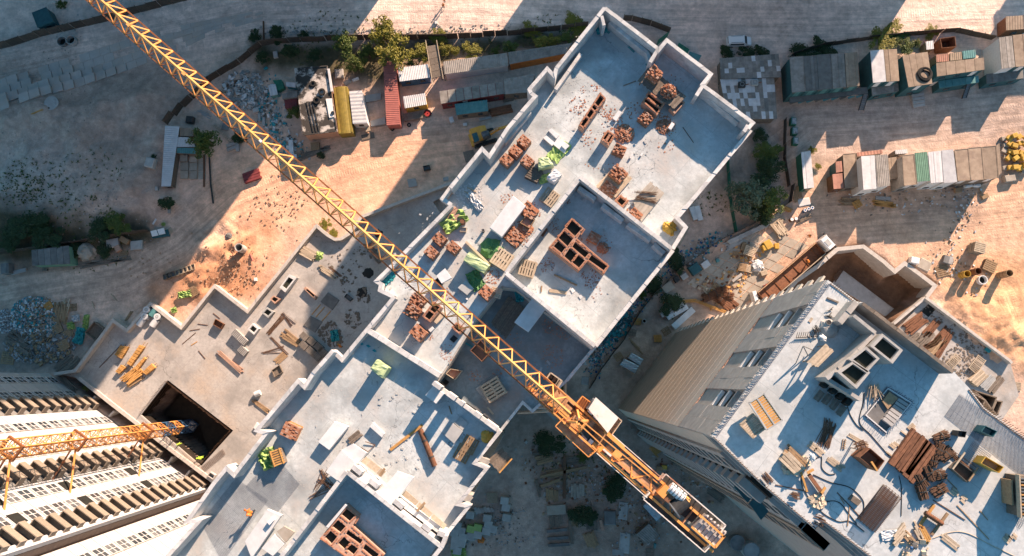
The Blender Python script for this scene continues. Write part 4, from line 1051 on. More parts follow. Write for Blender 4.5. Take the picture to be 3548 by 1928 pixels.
# cluster under the crane jib
bricks('F',1232,868,ZU,A2,'upper brick pile of the cluster left of the crane jib','loose',1.5,1.3)
bricks('F',1195,952,ZU,A2+.2,'lower brick pile of the cluster left of the crane jib','loose',1.5,1.5)
bricks('F',1240,1112,ZU,A2,'brick pallet on the shaded slab below the cluster','neat',1.5,1.3)
shaft('F',[(1252,985),(1340,870),(1405,915),(1312,1030)],ZU,1.3,[(0.1,0.46,0.2,0.8),(0.55,0.92,0.2,0.8)],'brick shaft with two openings under the crane jib')
slabs('F',[(1340,1022),(1405,945),(1432,968),(1362,1040)],ZU,'pale board propped beside the jib shaft','plank_pale','board',0.5,'board')
slabs('F',[(1245,938),(1260,922),(1300,945),(1285,965)],ZU,'pale block on the left of the jib shaft',th=0.5,name='concrete_block')
slabs('F',[(1300,1085),(1330,1058),(1345,1075),(1318,1102)],ZU,'pale block below the jib shaft',th=0.5,name='concrete_block')
shaft('F',[(1470,1065),(1510,1025),(1580,1075),(1535,1120)],ZU,1.0,[(0.2,0.8,0.2,0.8)],'small brick shaft on the shaded slab under the jib')
bin_('F',[(1458,1155),(1490,1122),(1520,1148),(1490,1180)],ZU+0.3,0.28,'dark square trough in the shade below the small shaft','dark_steel',fillm=None)
bin_('F',[(1612,1238),(1690,1158),(1770,1245),(1700,1322)],ZL+2.6,1.6,'open mortar tray on trestles beneath the crane jib','rust',k=0.08,fillm='dirt_pile',z0=ZL+1.0)
debris('brick_rubble','red brick dust and crumbs on the shaded lower floor',[('F',1440,1245,50,36),('F',1680,870,60,24),('K',330,-90,90,72),('K',180,1,60,24),('G',330,1050,80,78),('G',420,1100,60,48),('G',60,1150,70,24),('J',1810,40,40,24),('J',1640,50,50,36)],ZL,'brick',(0.06,0.16),True)
debris('brick_rubble','brick crumbs along the shaded pallets south of the jib',[('F',1440,1250,60,36),('F',1290,1130,50,24),('F',1460,1290,40,12)],ZU,'brick',(0.06,0.16),True)
deck('F',[(1765,1035),(1900,830),(2030,930),(1880,1150)],ZL+0.15,22,'grey timber formwork deck on the lower floor','wood_old',name='formwork_deck')
slabs('G',[(48,1028),(185,842),(285,925),(152,1102)],ZU+0.35,'big white panel bridging from the central wall over the lower floor','conc_white',th=0.3,name='bridge_panel')
sheet('G',85,838,ZL,0.9,1.2,0.2,'teal scrap on the dark lower floor','tarp_teal')
slabs('G',[(285,1320),(295,1310),(318,1335),(310,1350)],ZL,'pale plank end lying near the mast','ply_grey','board',0.08,'board')
slabs('G',[(232,1390),(245,1360),(258,1368),(248,1400)],ZL,'pale batten lying near the mast','ply_grey','board',0.08,'board')
slabs('G',[(305,1068),(315,1060),(320,1070),(310,1078)],ZL,'tiny pale block on the dark lower floor','ply_grey',th=0.2)
for x,y,l in((800,1187,'left'),(852,1205,'middle'),(898,1240,'lower')):slabs('F',[(x-18,y-4),(x,y-12),(x+20,y+5),(x,y+12)],ZU,l+' teal foam piece by the shaded partition','tarp_teal','foam_piece',0.06,'scrap')
slabs('F',[(1570,1185),(1580,1178),(1635,1208),(1628,1218)],ZL,'teal strip on the lower floor by the tray','tarp_teal','board',0.06,'board')
# ------------------------------------------------------------------ southern slab
wrapped('F',[(865,1375),(915,1305),(1005,1365),(955,1445)],ZU,1.9,'lime green wrapped pallet casting a long shadow on the southern slab','lime_pale')
slabs('J',[(1278,200),(1338,125),(1418,188),(1358,262)],ZU+0.5,'white board on blocks against the pier wall','conc_white','board_on_blocks',0.9,'board')
pallet('J',1790,155,ZL,0.6,'pile of pale boards on a pallet on the lower floor','plank_pale',1.9,4)
slabs('J',[(1652,150),(1690,118),(1785,235),(1745,268)],ZL,'grey ribbed sheet lying on the lower floor','ply_grey','ribbed_sheet',0.12,'sheet')
bin_('J',[(1430,38),(1465,0),(1555,15),(1500,85)],ZL+0.9,0.8,'brick-filled wooden tray on the lower floor by the pier wall','plank_pale',fillm='brick_dust')
bin_('J',[(1402,105),(1428,78),(1455,100),(1430,132)],ZL+0.5,0.4,'dark square opening box by the pier wall','dark_steel',fillm=None)
beam('J',(1740,288),(1785,340),ZL,0.2,0.1,'pale plank on the lower floor below the ribbed sheet','plank_pale')
beam('J',(1455,278),(1475,340),ZU,0.12,0.1,'thin reddish batten by the pier wall','wood')
slabs('J',[(862,432),(885,402),(972,485),(955,515)],ZU,'white upright board with a shadow in the middle of the southern slab','conc_white','board',0.55,'board')
slabs('J',[(1492,405),(1542,355),(1600,410),(1555,462)],ZU,'upper grey plywood sheet in the pier shadows','ply_grey','plywood_sheet',0.12,'plywood')
slabs('J',[(1408,485),(1475,400),(1560,470),(1492,560)],ZU+0.13,'lower grey plywood sheet in the pier shadows','ply_grey','plywood_sheet',0.12,'plywood')
beam('J',(1015,608),(1255,422),ZU,0.3,0.15,'long yellow timber lying across the southern slab','wood_new')
T=thing('rusty_roll','rust brown steel roll in the pier shadows','roll',*(lambda s:((s[0].x,s[0].y,ZU),s[2]))(seg('J',1268,525,1320,655,ZU+.3)))
part('roll',MB().tube((-2.1,0,0.3),(2.1,0,0.3),0.3,n=14),'rust',T);part('hoop',MB().tube((-0.9,0,0.3),(-0.7,0,0.3),0.33,n=14),'dark_steel',T);part('hoop',MB().tube((1.0,0,0.3),(1.15,0,0.3),0.33,n=14),'dark_steel',T)
pallet('J',1608,568,ZU,A1+.1,'upper reddish pallet on the southern slab','wood',1.45)
pallet('J',1558,632,ZU,A1+.1,'lower reddish pallet on the southern slab','wood',1.45)
lump('J',1745,505,ZU,0.6,0.4,'yellow plastic bag at the parapet','yellow','plastic_bag','bag',rough=0.5)
bricks('J',290,462,ZU,A2+.3,'orange loaded pallet near the left wall of the southern slab','neat',1.7,0.8,'wood_new')
T=thing('upright_crate','upright orange slatted crate with a lime sheet behind it','crate',P('J',195,655,ZU),A2-.5)
part('slat_frame',MB().box((0,0,0.5),(1.6,1.2,1.0)),'wood_old',T)
for i in range(7):part('slat',MB().box((-0.75+i*0.25,0,1.03),(0.14,1.35,0.05)),'wood_new',T)
for i in range(2):part('rail',MB().box((0,-0.5+i,1.085),(1.75,0.12,0.05)),'wood_new',T)
sheet('J',110,670,ZU,1.8,2.2,0.4,'lime plastic sheet bunched beside the upright crate','lime',amp=0.35)
slabs('J',[(478,548),(600,395),(705,432),(560,608)],ZU+0.15,'big leaning white slab on the left of the southern slab','conc_white',th=0.7,name='leaning_slab')
slabs('J',[(660,602),(738,560),(842,628),(770,715)],ZU+1.6,'white cover slab above the southern wall corner','conc_white',th=0.25,name='cover_slab')
slabs('J',[(535,772),(655,605),(765,705),(640,850)],ZU+1.9,'grey sloping slab over the corner of the southern walls','conc_white',th=0.25,name='cover_slab')
slabs('J',[(928,932),(1070,765),(1195,810),(1040,1010)],ZU+1.7,'grey slab laid across the southern double wall','conc_white',th=0.3,name='cover_slab')
slabs('J',[(-70,1290),(100,1050),(205,1095),(-20,1420)],ZU+0.8,'long white slab at the lower left with a small box on it','conc_white',th=0.5)
slabs('J',[(95,1145),(130,1110),(150,1130),(115,1168)],ZU+1.32,'small white box lying on the long lower-left slab','white_paint','small_box',0.4,'box')
slabs('J',[(55,1340),(150,1235),(230,1310),(140,1400)],ZU+1.2,'grey slab beside the wall at the bottom edge','conc_white',th=0.3)
slabs('J',[(170,1215),(225,1175),(305,1220),(235,1300)],ZU+1.3,'orange lit slab end beside the bottom wall','plywood','leaning_panel',0.25,'panel')
outer=quad('J',[(682,1012),(782,1100),(735,1170),(845,1268),(975,1385),(905,1480),(805,1400),(705,1425),(488,1270),(562,1180)],ZU+1.2)
cells=[[(690,1045),(755,1095),(710,1140),(650,1090)],[(625,1130),(685,1175),(640,1225),(580,1180)],[(570,1210),(620,1255),(575,1310),(525,1260)],[(700,1205),(810,1280),(790,1310),(685,1235)],[(670,1255),(720,1300),(670,1350),(625,1305)],[(725,1305),(775,1345),(740,1390),(690,1350)],[(830,1310),(930,1385),(905,1425),(812,1345)]]
T=thing('brick_shaft','large brick shaft block inside the southern walls at the bottom edge','shaft',outer[0]*1)
shaft_body(T,outer,[quad('J',c,ZU+1.2)for c in cells],ZU,1.2,'brick_pale','brick')
slabs('J',[(535,1180),(680,1010),(695,1020),(555,1190)],ZU+1.0,'white beam along the southern shaft block','conc_white','beam',0.5,'beam')
for i,(a,b)in enumerate((((455,905),(545,760)),((470,830),(590,915)),((420,960),(560,880)),((500,760),(570,900)))):rods('J',a,b,ZU,7,0.5,('first','second','third','fourth')[i]+' small tangle of rods left of the southern walls',bind=False,jit=0.5)
bundle('J',(710,545),(790,480),ZU,4,0.8,'tangle of battens above the cover slab','wood_old','batten_pile',0.1,2)
T=thing('steel_tripod','thin rusty frame lying right of the cover slab','frame',P('J',850,570,ZU));part('bar',MB().bar(P('J',830,545,ZU+.2),P('J',905,570,ZU+.1),0.07),'rebar',T,world=True);part('bar',MB().bar(P('J',850,620,ZU+.3),P('J',905,570,ZU+.1),0.07),'rebar',T,world=True);part('bar',MB().bar(P('J',800,590,ZU+.3),P('J',850,620,ZU+.1),0.07),'rebar',T,world=True)
deck('J',[(800,690),(835,655),(985,770),(950,810)],ZU+1.15,4,'row of pale planks along the southern double wall','plank_pale',name='plank_row')
deck('J',[(1100,940),(1130,905),(1440,1170),(1420,1200)],ZU+1.15,3,'long planks on the right half of the southern double wall','plank_pale',name='plank_row')
for i,(a,b)in enumerate((((935,800),(975,745)),((1215,1065),(1275,1000)))):beam('J',a,b,ZU+1.25,0.25,0.15,('left' if i==0 else 'right')+' short timber prop on the southern double wall','wood')
# wire mesh sheets on the slab at the lower left
def mesh_mat(t,corners,z,nu,nv,label,matn='rebar_blue',w=0.011,name='wire_mesh'):
 q=quad(t,corners,z);c=sum(q,Vector())/4;mb=MB()
 for i in range(nu+1):mb.bar(bil(q,i/nu,0),bil(q,i/nu,1),w)
 for j in range(nv+1):mb.bar(bil(q,0,j/nv)+Vector((0,0,w)),bil(q,1,j/nv)+Vector((0,0,w)),w)
 mb.v=[(x-c.x,y-c.y,zz-z)for x,y,zz in mb.v]
 o=single(name,mb,matn,label,'mesh',(c.x,c.y,z));return o
mesh_mat('I',[(1500,1140),(1760,820),(2000,980),(1660,1440)],ZU+0.03,44,44,'fine reinforcing mesh laid on the slab at the bottom left')
mesh_mat('J',[(150,640),(340,860),(170,1080),(-60,880)],ZU+0.03,34,34,'second reinforcing mesh sheet below the upright crate')
# ------------------------------------------------------------------ right tower: working floor
def rwall(a,b,h,label=None,th=0.3,m='cast_grey',z=None,name='core_wall',cm=None):
 z=ZR if z is None else z
 return run(rt,W([a,b],z+h),th,z,z+h,m,name,0.12,1.2,cm,block='form_panel')
rwall(('H',738,888),('H',1415,1400),2.2,th=0.28,m='conc_dark',name='formwork_wall',cm='wood_old')
rwall(('H',688,878),('H',565,1032),1.6,th=0.5,m='cast_grey')
rwall(('H',668,978),('H',832,1108),2.6,th=0.28)
rwall(('H',832,1108),('H',640,1300),2.6,th=0.3)
rwall(('H',640,1300),('L',468,75),2.6,th=0.35)
rwall(('L',468,75),('L',720,232),1.9,th=0.3)
def core_shaft(t,c,label,cell=(0.12,0.88,0.12,0.88)):
 return shaft(t,c,ZR,3.1,[cell],label,'concrete_shaft',matn='cast_grey',courses=False)
core_shaft('H',[(790,1205),(882,1112),(1036,1236),(958,1338)],'upper concrete shaft of the three on the right tower')
core_shaft('H',[(632,1305),(762,1208),(862,1298),(768,1402)],'middle concrete shaft of the three on the right tower')
core_shaft('L',[(545,25),(662,-55),(792,28),(690,152)],'lower concrete shaft of the three on the right tower')
for i,(x,y)in enumerate(((455,105),(520,150),(575,195),(622,238))):part('core_opening',MB().prism(quad('L',[(x-22,y+18),(x+8,y-22),(x+42,y+4),(x+12,y+42)],ZR+0.9),ZR+0.02,ZR+0.9),'pit_black',rt,world=True)
for i,(x,y)in enumerate(((400,200),(460,225),(515,265),(565,310))):
 deck('L',[(x-35,y+20),(x+15,y-45),(x+55,y-15),(x+5,y+52)],ZR+0.35,4,('first','second','third','fourth')[i]+' grey plank panel from the left in front of the tower core','wood_old',name='plank_stack')
# stairwell
sw=quad('L',[(918,152),(1088,256),(905,470),(758,345)],ZR)
WMf=[o for o in rt.children if o.name.startswith('working_floor')][0]
part('rim',fill(MB(),inset(sw,-0.06),[sw],ZR+0.005,ZR+0.16),'conc_white',rt,world=True)
part('stairwell_floor',MB().prism(inset(sw,0.03),ZR+0.01,ZR+0.02),'conc_dark',rt,world=True)
for i in range(7):
 v=i/7;a,b=bil(sw,0.55,0.05+v*0.8),bil(sw,1.0,0.05+v*0.8);c2,d2=bil(sw,1.0,0.05+(v+0.11)*0.8),bil(sw,0.55,0.05+(v+0.11)*0.8)
 part('step',MB().prism([a,b,c2,d2],ZR+0.02,ZR+0.06+0.055*i),'conc',rt,world=True)
part('stair_board',MB().prism([bil(sw,0.1,0.05),bil(sw,0.5,0.08),bil(sw,0.48,0.5),bil(sw,0.12,0.4)],ZR+0.05,ZR+0.2),'wood',rt,world=True)
fringe(inset(sw,-0.1)+[inset(sw,-0.1)[0]],0.18,0.4,0.3,'rebar_blue',rt,0.25)
# formwork grates
def grate(pts,z,label,matn,n=9,fr='plank_pale'):
 q=quad('.',pts,z);c=sum(q,Vector())/4;T=thing('formwork_grate',label,'formwork',(c.x,c.y,z))
 for a,b in((0,1),(1,2),(2,3),(3,0)):part('rail',MB().bar(q[a],q[b],0.12,0.25),fr,T,world=True)
 part('rail',MB().bar(bil(q,0.5,0),bil(q,0.5,1),0.12,0.22),fr,T,world=True)
 for i in range(n):v=(i+0.5)/n;part('slat',MB().bar(bil(q,0.03,v),bil(q,0.97,v),0.16,0.14),matn,T,world=True)
grate([(2608,1434),(2564,1472),(2608,1518),(2652,1484)],ZR+0.7,'dark slatted formwork grate lying on the tower floor','plank_pale',8,'plank_pale')
grate([(2646,1364),(2596,1396),(2656,1490),(2710,1456)],ZR+1.1,'longer slatted formwork grate overlapping the dark one','wood_new',12,'ply_grey')
deck('H',[(320,1325),(455,1190),(520,1245),(400,1365)],ZR+1.5,7,'wooden trestle table with open frame left of the tower core','plank_pale',legs=1.45,name='trestle_table')
T=thing('rebar_comb','long rebar comb with upright teeth on the tower floor','rebar',P('H',320,1140,ZR));part('spine',MB().bar(P('H',235,1145,ZR+.1),P('H',400,1135,ZR+.1),0.06),'rebar',T,world=True)
for i in range(11):p=P('H',238+i*16,1145-i,ZR+.1);part('tooth',MB().bar(p,p+Vector((0.02,0.45,0.35)),0.035),'rebar',T,world=True)
lump('H',482,1072,ZR,0.85,0.5,'round netted grey heap near the tower edge','cast_grey','netted_heap','heap',rough=0.12)
o=thing('steel_can','dark can above the netted heap on the tower','can',P('H',465,1032,ZR));part('drum',MB().tube((0,0,0),(0,0,0.5),0.22,n=14),'dark_steel',o);part('rim',MB().ring((0,0,0.5),0.23,0.19,0.03),'steel',o)
rods('H',(385,1060),(415,1105),ZR,12,0.4,'dark rebar stand left of the netted heap','dark_steel',h=0.5,bind=False)
T=thing('prop_tripod','steel prop tripod standing on the tower floor','tripod',P('H',290,1210,ZR));a=P('H',290,1205,ZR+1.6)
for x,y in((235,1335),(370,1240),(325,1275)):part('leg',MB().bar(a,P('H',x,y,ZR),0.06),'steel',T,world=True)
slabs('H',[(328,1020),(352,990),(368,1002),(345,1032)],ZR,'small pale board on the tower floor near the netted heap','plank_pale','board',0.06,'board')
beam('H',(470,845),(555,880),ZR,0.14,0.1,'dark plank near the north corner of the tower','wood_old')
rods('H',(470,965),(512,960),ZR,8,0.6,'small wire loop heap near the north corner of the tower','dark_steel',bind=False,jit=0.4)
# timber and pump line area
bundle('L',(145,640),(270,770),ZR,4,1.1,'stack of pale grey timbers at the left of the tower floor','plank_pale','timber_stack',0.2,3)
bundle('L',(185,605),(320,735),ZR,3,0.7,'second timber stack behind the pale grey one','wood','timber_stack',0.16,2,spread=0.8)
debris('timber_scraps','short timber offcuts around the timber stacks on the tower',[('L',180,740,40,40),('L',290,700,40,40),('L',400,985,55,60),('L',1120,1330,120,24)],ZR,'plank_pale',(0.15,0.45),cat='timber')
beam('L',(262,728),(322,920),ZR+0.2,0.16,0.14,'long bright orange beam on the tower floor','wood_new')
beam('L',(335,790),(438,935),ZR+0.15,0.3,0.2,'rusty beam beside the bright orange one','rust')
beam('L',(322,780),(370,752),ZR+0.4,0.2,0.12,'orange cross piece at the upper end of the rusty beam','wood_new')
beam('L',(428,930),(458,885),ZR+0.4,0.2,0.12,'orange cross piece at the lower end of the rusty beam','wood_new')
slabs('L',[(325,965),(360,948),(400,990),(375,1008)],ZR,'pale board at the lower end of the rusty beam','plank_pale','board',0.2,'board')
for i,(a,b)in enumerate((((332,555),(388,600)),((388,595),(442,645)),((475,665),(590,755)),((955,560),(995,590)),((1390,900),(1440,940)),((1470,955),(1500,985)),((1790,1245),(1835,1290)),((1845,1240),(1875,1270)),((1330,1245),(1450,1345)),((1120,430),(1075,465)))):
 bundle('L',a,b,ZR,3,0.6,('upper short','lower short','longer brown','small framed','dark stout','tiny','bottom right','smaller bottom right','long bottom','upper right')[i]+' plank pair on the tower floor','plank_pale','plank_pair',0.08,1)
def hose(t,pts,z,label,r=0.035,matn='rubber',name='hose'):
 q=[P(t,x,y,z+r)for x,y in pts];out=[]
 for i in range(len(q)-1):
  p0,p1,p2,p3=q[max(i-1,0)],q[i],q[i+1],q[min(i+2,len(q)-1)]
  for k in range(8):
   u=k/8;out.append(0.5*((2*p1)+(p2-p0)*u+(2*p0-5*p1+4*p2-p3)*u*u+(3*p1-p0-3*p2+p3)*u**3))
 out.append(q[-1]);c=q[0]
 mb=MB().path(out,r);mb.v=[(x-c.x,y-c.y,zz-z)for x,y,zz in mb.v]
 return single(name,mb,matn,label,'hose',(c.x,c.y,z))
hose('L',[(745,180),(738,260),(712,400),(800,500),(930,650)],ZR,'black hose running past the stairwell on the tower')
hose('L',[(620,280),(645,350),(690,420),(740,460)],ZR,'short black hose left of the stairwell')
hose('L',[(360,690),(425,655),(430,740),(480,788),(530,785)],ZR,'black hose loop by the white-clothed worker')
hose('L',[(365,790),(500,850),(640,888),(738,985),(735,1090)],ZR,'black hose curving across the lower tower floor')
hose('L',[(400,1042),(480,990),(560,1000),(630,1080),(692,1162)],ZR,'black hose from the beam end towards the rebar cage')
hose('L',[(278,790),(282,870),(330,960),(400,1042),(470,1100),(560,1142),(640,1140),(745,1215)],ZR,'long black hose along the lower left of the tower')
hose('L',[(1005,800),(1025,900),(1022,1100)],ZR,'thin cable below the brown channels',0.03)
hose('L',[(1260,1265),(1400,1220),(1520,1230),(1700,1320),(1870,1400)],ZR,'thin pale cable at the bottom right of the tower',0.03,'plank_pale','cable')
bin_('L',[(710,662),(790,592),(900,688),(842,768)],ZR+2.0,1.9,'large dark open skip with a long shadow on the tower','rust','skip_bin','dirt_pile',0.06,flare=0.05)
beam('L',(802,695),(845,762),ZR+2.05,0.14,0.12,'orange plank resting on the rim of the dark skip','wood_new')
T=thing('rod_trestle','small rusty rod bundle on legs above the dark skip','rebar',P('L',680,565,ZR));b=rods('L',(640,575),(720,545),ZR+1.0,16,0.7,'x');
for c in list(b.children):c.parent=T;c.location=(0,0,1.0);c.rotation_euler=(0,0,b.rotation_euler.z)
bpy.data.objects.remove(b)
for x,y in((645,590),(715,560),(660,545),(700,600)):p=P('L',x,y,ZR);part('leg',MB().bar(p,(p.x,p.y,ZR+1.0),0.06),'rebar',T,world=True)
T=thing('short_ladder','short thin ladder lying left of the rod trestle','ladder',P('L',590,565,ZR))
for dx in(-9,9):part('rail',MB().bar(P('L',598+dx,525,ZR+.05),P('L',585+dx,602,ZR+.05),0.05),'wood',T,world=True)
for i in range(5):part('rung',MB().bar(P('L',587+(4-i)*2.2,535+i*15,ZR+.06),P('L',605+(4-i)*2.2,537+i*15,ZR+.06),0.04),'wood',T,world=True)
rods('L',(505,410),(440,580),ZR,26,0.9,'dark rusty rods lying in the core shadow',jit=0.3,bind=False)
rods('L',(475,380),(490,470),ZR,12,0.6,'short dark rods above the core-shadow rods',jit=0.3,bind=False)
bundle('L',(625,490),(770,575),ZR,3,0.35,'two long thin battens above the dark skip','plank_pale','batten_pair',0.06,1)
bundle('L',(1185,500),(1000,760),ZR,7,2.0,'wide bundle of rust brown steel channels on the tower','rust','channel_bundle',0.2,2,'steel',.12,True)
bundle('L',(1250,560),(1065,825),ZR,4,1.2,'narrow bundle of rust brown steel channels on the tower','rust','channel_bundle',0.2,2,'steel',.12,True)
def sheaf(t,x,y,z,L,w,rz,label,n=70,matn='rebar'):
 T=thing('rebar_sheaf',label,'rebar',P(t,x,y,z),rz,'short rebar sheaves on the tower');mb=MB()
 for i in range(n):
  a,rr=U(0,6.283),math.sqrt(R());yy,zz=rr*math.cos(a)*w/2,0.1+(rr*math.sin(a)+1)*w*0.25;sp=U(0.7,1.3)
  mb.bar((-L/2*U(.8,1.1),yy*sp,zz),(L/2*U(.8,1.1),yy*(2-sp)+U(-.1,.1),zz+U(-.1,.1)),0.045)
 o=part('rods',mb,matn,T);o['kind']='stuff';part('tie',MB().ring((0,0,0),w*0.5,w*0.46,0.08,14),'dark_steel',T);T.children[-1].rotation_euler=(0,math.pi/2,0);T.children[-1].location=(0,0,0.1+w*0.25)
for i,(x,y,a,l)in enumerate(((1305,508,.3,'topmost'),(1288,608,1.0,'upper left'),(1345,640,.6,'upper right'),(1245,690,1.3,'small middle'),(1212,775,1.9,'splayed left'),(1282,795,.2,'splayed right'),(1152,830,2.1,'lower left'),(1160,915,1.8,'lowest left'),(1290,905,.5,'lowest right'))):
 sheaf('L',x,y,ZR,1.3 if i not in(3,)else.9,.85,a,l+' dark rebar sheaf right of the steel channels')
bin_('L',[(1618,470),(1650,425),(1740,468),(1710,510)],ZR+1.3,1.2,'teal steel box on the mesh-covered corner','teal_dark','steel_box','conc',0.1)
bin_('L',[(1440,500),(1450,462),(1512,470),(1500,515)],ZR+1.0,0.95,'dark grey tub right of the topmost rebar sheaf','dark_steel','tub','conc_dark',0.1)
bin_('L',[(1615,705),(1650,655),(1790,735),(1755,780)],ZR+1.3,1.2,'yellow bin full of timber offcuts on the tower','yellow','offcut_bin','plank_pale',0.08)
bin_('L',[(1400,745),(1455,690),(1580,785),(1520,850)],ZR+0.7,0.65,'open wooden rack of dark rods on the tower','wood_old','rod_rack','rebar',0.06)
beam('L',(1408,750),(1500,625),ZR+0.8,0.12,0.1,'pale batten across the rod rack','plank_pale')
beam('L',(1528,840),(1600,740),ZR+0.8,0.12,0.1,'darker batten at the right end of the rod rack','wood')
rods('L',(1415,640),(1560,780),ZR+.05,18,0.5,'rods passing beside the rod rack',jit=0.4,bind=False)
T=thing('panel_crate','tall dark crate of upright form panels at the right edge','crate',P('L',1860,930,ZR),ang('L',1860,1055,1850,805,ZR))
part('crate_base',MB().box((0,0,0.9),(3.2,1.3,1.8)),'wood_old',T)
for i in range(12):part('panel',MB().box((-1.4+i*0.255,0,1.85),(0.1,1.2,0.3)),'steel' if i%3 else 'wood_new',T)
for y in(-0.68,0.68):part('rail',MB().box((0,y,1.75),(3.4,0.1,0.5)),'plank_pale',T)
part('side_board',MB().box((0.2,0.95,0.7),(2.0,0.12,1.4)),'wood',T)
# rebar cage
c,L_,rz_=seg('L',965,915,765,1175,ZR+.5);T=thing('rebar_cage','long rebar cage lying on the tower floor','rebar',(c.x,c.y,ZR),rz_)
for y in(-0.75,-0.45,-0.15,0.15,0.45,0.75):
 for z in(0.08,0.62):part('long_bar',MB().bar((-L_/2,y,z),(L_/2,y,z),0.035),'rebar',T)
hp=MB()
for a,b in(((0,-0.8,0.04),(0,0.8,0.04)),((0,0.8,0.04),(0,0.8,0.66)),((0,0.8,0.66),(0,-0.8,0.66)),((0,-0.8,0.66),(0,-0.8,0.04))):hp.bar(a,b,0.03)
hme=hp.mesh('hoop','rebar')
for i in range(26):o=part('hoop',hme,None,T);o.location=(-L_/2+(i+0.5)*L_/26,0,0)
mesh_mat('L',[(1350,350),(1460,190),(1960,520),(1960,830)],ZR+0.05,34,20,'wide reinforcing mesh covering the right corner of the tower floor','rebar_blue',0.013)
mesh_mat('L',[(1800,900),(1960,720),(2050,1000),(1900,1200)],ZR+0.05,16,16,'second reinforcing mesh at the right frame edge','rebar_blue',0.013)
mesh_mat('L',[(1450,700),(1560,540),(1700,640),(1590,800)],ZR+0.05,14,14,'small reinforcing mesh behind the rod rack','rebar_blue',0.013)
beam('L',(1272,1018),(1162,1172),ZR,0.22,0.14,'left orange bearer under the rust pipe','wood_new')
beam('L',(1372,1080),(1252,1242),ZR,0.22,0.14,'right orange bearer under the rust pipe','wood')
c,L_,rz_=seg('L',1200,1075,1330,1160,ZR+.35);T=thing('rust_pipe','rust brown rib pipe resting on two bearers','pipe',(c.x,c.y,ZR+.14),rz_);part('tube',MB().tube((-L_/2,0,.2),(L_/2,0,.2),.2,n=14),'rust',T)
for i in range(9):part('rib',MB().tube((-L_/2+(i+.5)*L_/9-.02,0,.2),(-L_/2+(i+.5)*L_/9+.02,0,.2),.225,n=14),'rust',T)
for i,(a,b,n,w)in enumerate((((975,1290),(1060,1180),4,0.7),((1060,1240),(1135,1330),3,0.6),((1190,1210),(1245,1310),3,0.5),((1130,1180),(1165,1250),3,0.5))):
 bundle('L',a,b,ZR,n,w,('left','second','right','upper')[i]+' scrap timber pile at the bottom of the tower floor',('plank_pale','wood','wood_new')[i%3],'scrap_timber',0.12,2,spread=0.9)
sheet('L',935,1240,ZR,1.4,0.8,0.1,'white tarpaulin beside the scrap timber on the tower','cloth_white','tarpaulin',0.06)
slabs('L',[(630,975),(660,940),(730,990),(700,1025)],ZR,'small stack of grey boards inside the hose loop','wood_old','board_stack',0.25,'boards')
rods('L',(215,945),(262,960),ZR,16,0.6,'small rebar tuft at the lower left of the tower',h=0.4,bind=False)
rods('L',(400,1130),(450,1150),ZR,20,0.9,'rebar tuft at the step of the tower edge',h=0.6,bind=False)
rods('L',(10,800),(50,850),ZR,16,0.7,'rebar tuft at the left tower edge',h=0.5,bind=False)
rods('L',(830,130),(845,220),ZR,30,0.8,'pale rod tangle above the stairwell','plank_pale',h=0.4,bind=False,jit=0.6)
for i,(a,b)in enumerate((((640,1020),(622,1175)),((545,925),(740,1130)),((570,965),(600,1010)),((870,940),(940,1000)),((1440,1020),(1680,1275)),((1260,980),(1500,1130)),((1610,1060),(1670,1130)),((85,868),(330,918)),((1340,800),(1440,900)))):
 beam('L',a,b,ZR,0.07,0.06,('pale upright','long dark','short','cage side','long right','middle right','short right','left edge','rack side')[i]+' rod lying loose on the tower floor','rebar' if i%2 else 'wood','loose_rod','rod')
# ------------------------------------------------------------------ excavation and courtyard beside the tower
exc=thing('retaining_wall','stepped concrete retaining wall round the brown excavation','wall',P('H',1000,600,0))
run(exc,W([('H',0,1010),('H',240,720),('H',400,610),('H',545,482),('H',740,462),('H',893,575),('H',925,605),('H',975,650),('H',1050,588),('H',1160,668),('H',1275,755),('H',1215,838)],0.7),0.7,-5.2,0.7,'coping','wall',0.3,3.0,block='coping_stone')
cy=thing('courtyard','lower concrete yard with rusty planks right of the tower','courtyard',P('H',1400,1150,0))
cyp=W([('H',1205,842),('H',1832,1312),('L',1900,200),('L',1750,420)],0.35)+[P('.',3200,1420,0.35),P('.',2980,1280,.35),P('H',960,1120,0.35)]
part('slab',fill(MB(),cyp,[],-5.3,0.35),'podium',cy,world=True)
run(cy,W([('H',1205,842),('H',1832,1312),('L',1850,-40)],1.5),0.45,0.0,1.5,'coping','wall',0.2,2.5,block='coping_stone')
run(cy,W([('H',1205,842),('H',970,1040)],1.2),0.4,0.0,1.2,'coping','wall',0.2,2.5,block='coping_stone')
for i,(a,b,n,w,m)in enumerate((((1195,985),(1060,1090),6,2.2,'rust'),((1300,1015),(1200,1130),4,1.4,'rust'),((1255,1100),(1165,1190),5,1.8,'wood_old'),((1370,1070),(1290,1175),4,1.2,'rust'),((1330,1150),(1220,1260),5,1.8,'wood'),((1400,1110),(1285,1290),3,1.0,'rust'),((1290,1170),(1180,1230),3,1.0,'rust'),((1160,1120),(1090,1170),4,1.2,'wood_old'))):
 bundle('H',a,b,0.35,n,w,('first','second','third','fourth','fifth','sixth','seventh','eighth')[i]+' rusty plank pile counted from the top of the lower yard',m,'plank_pile',0.16,2,spread=0.9)
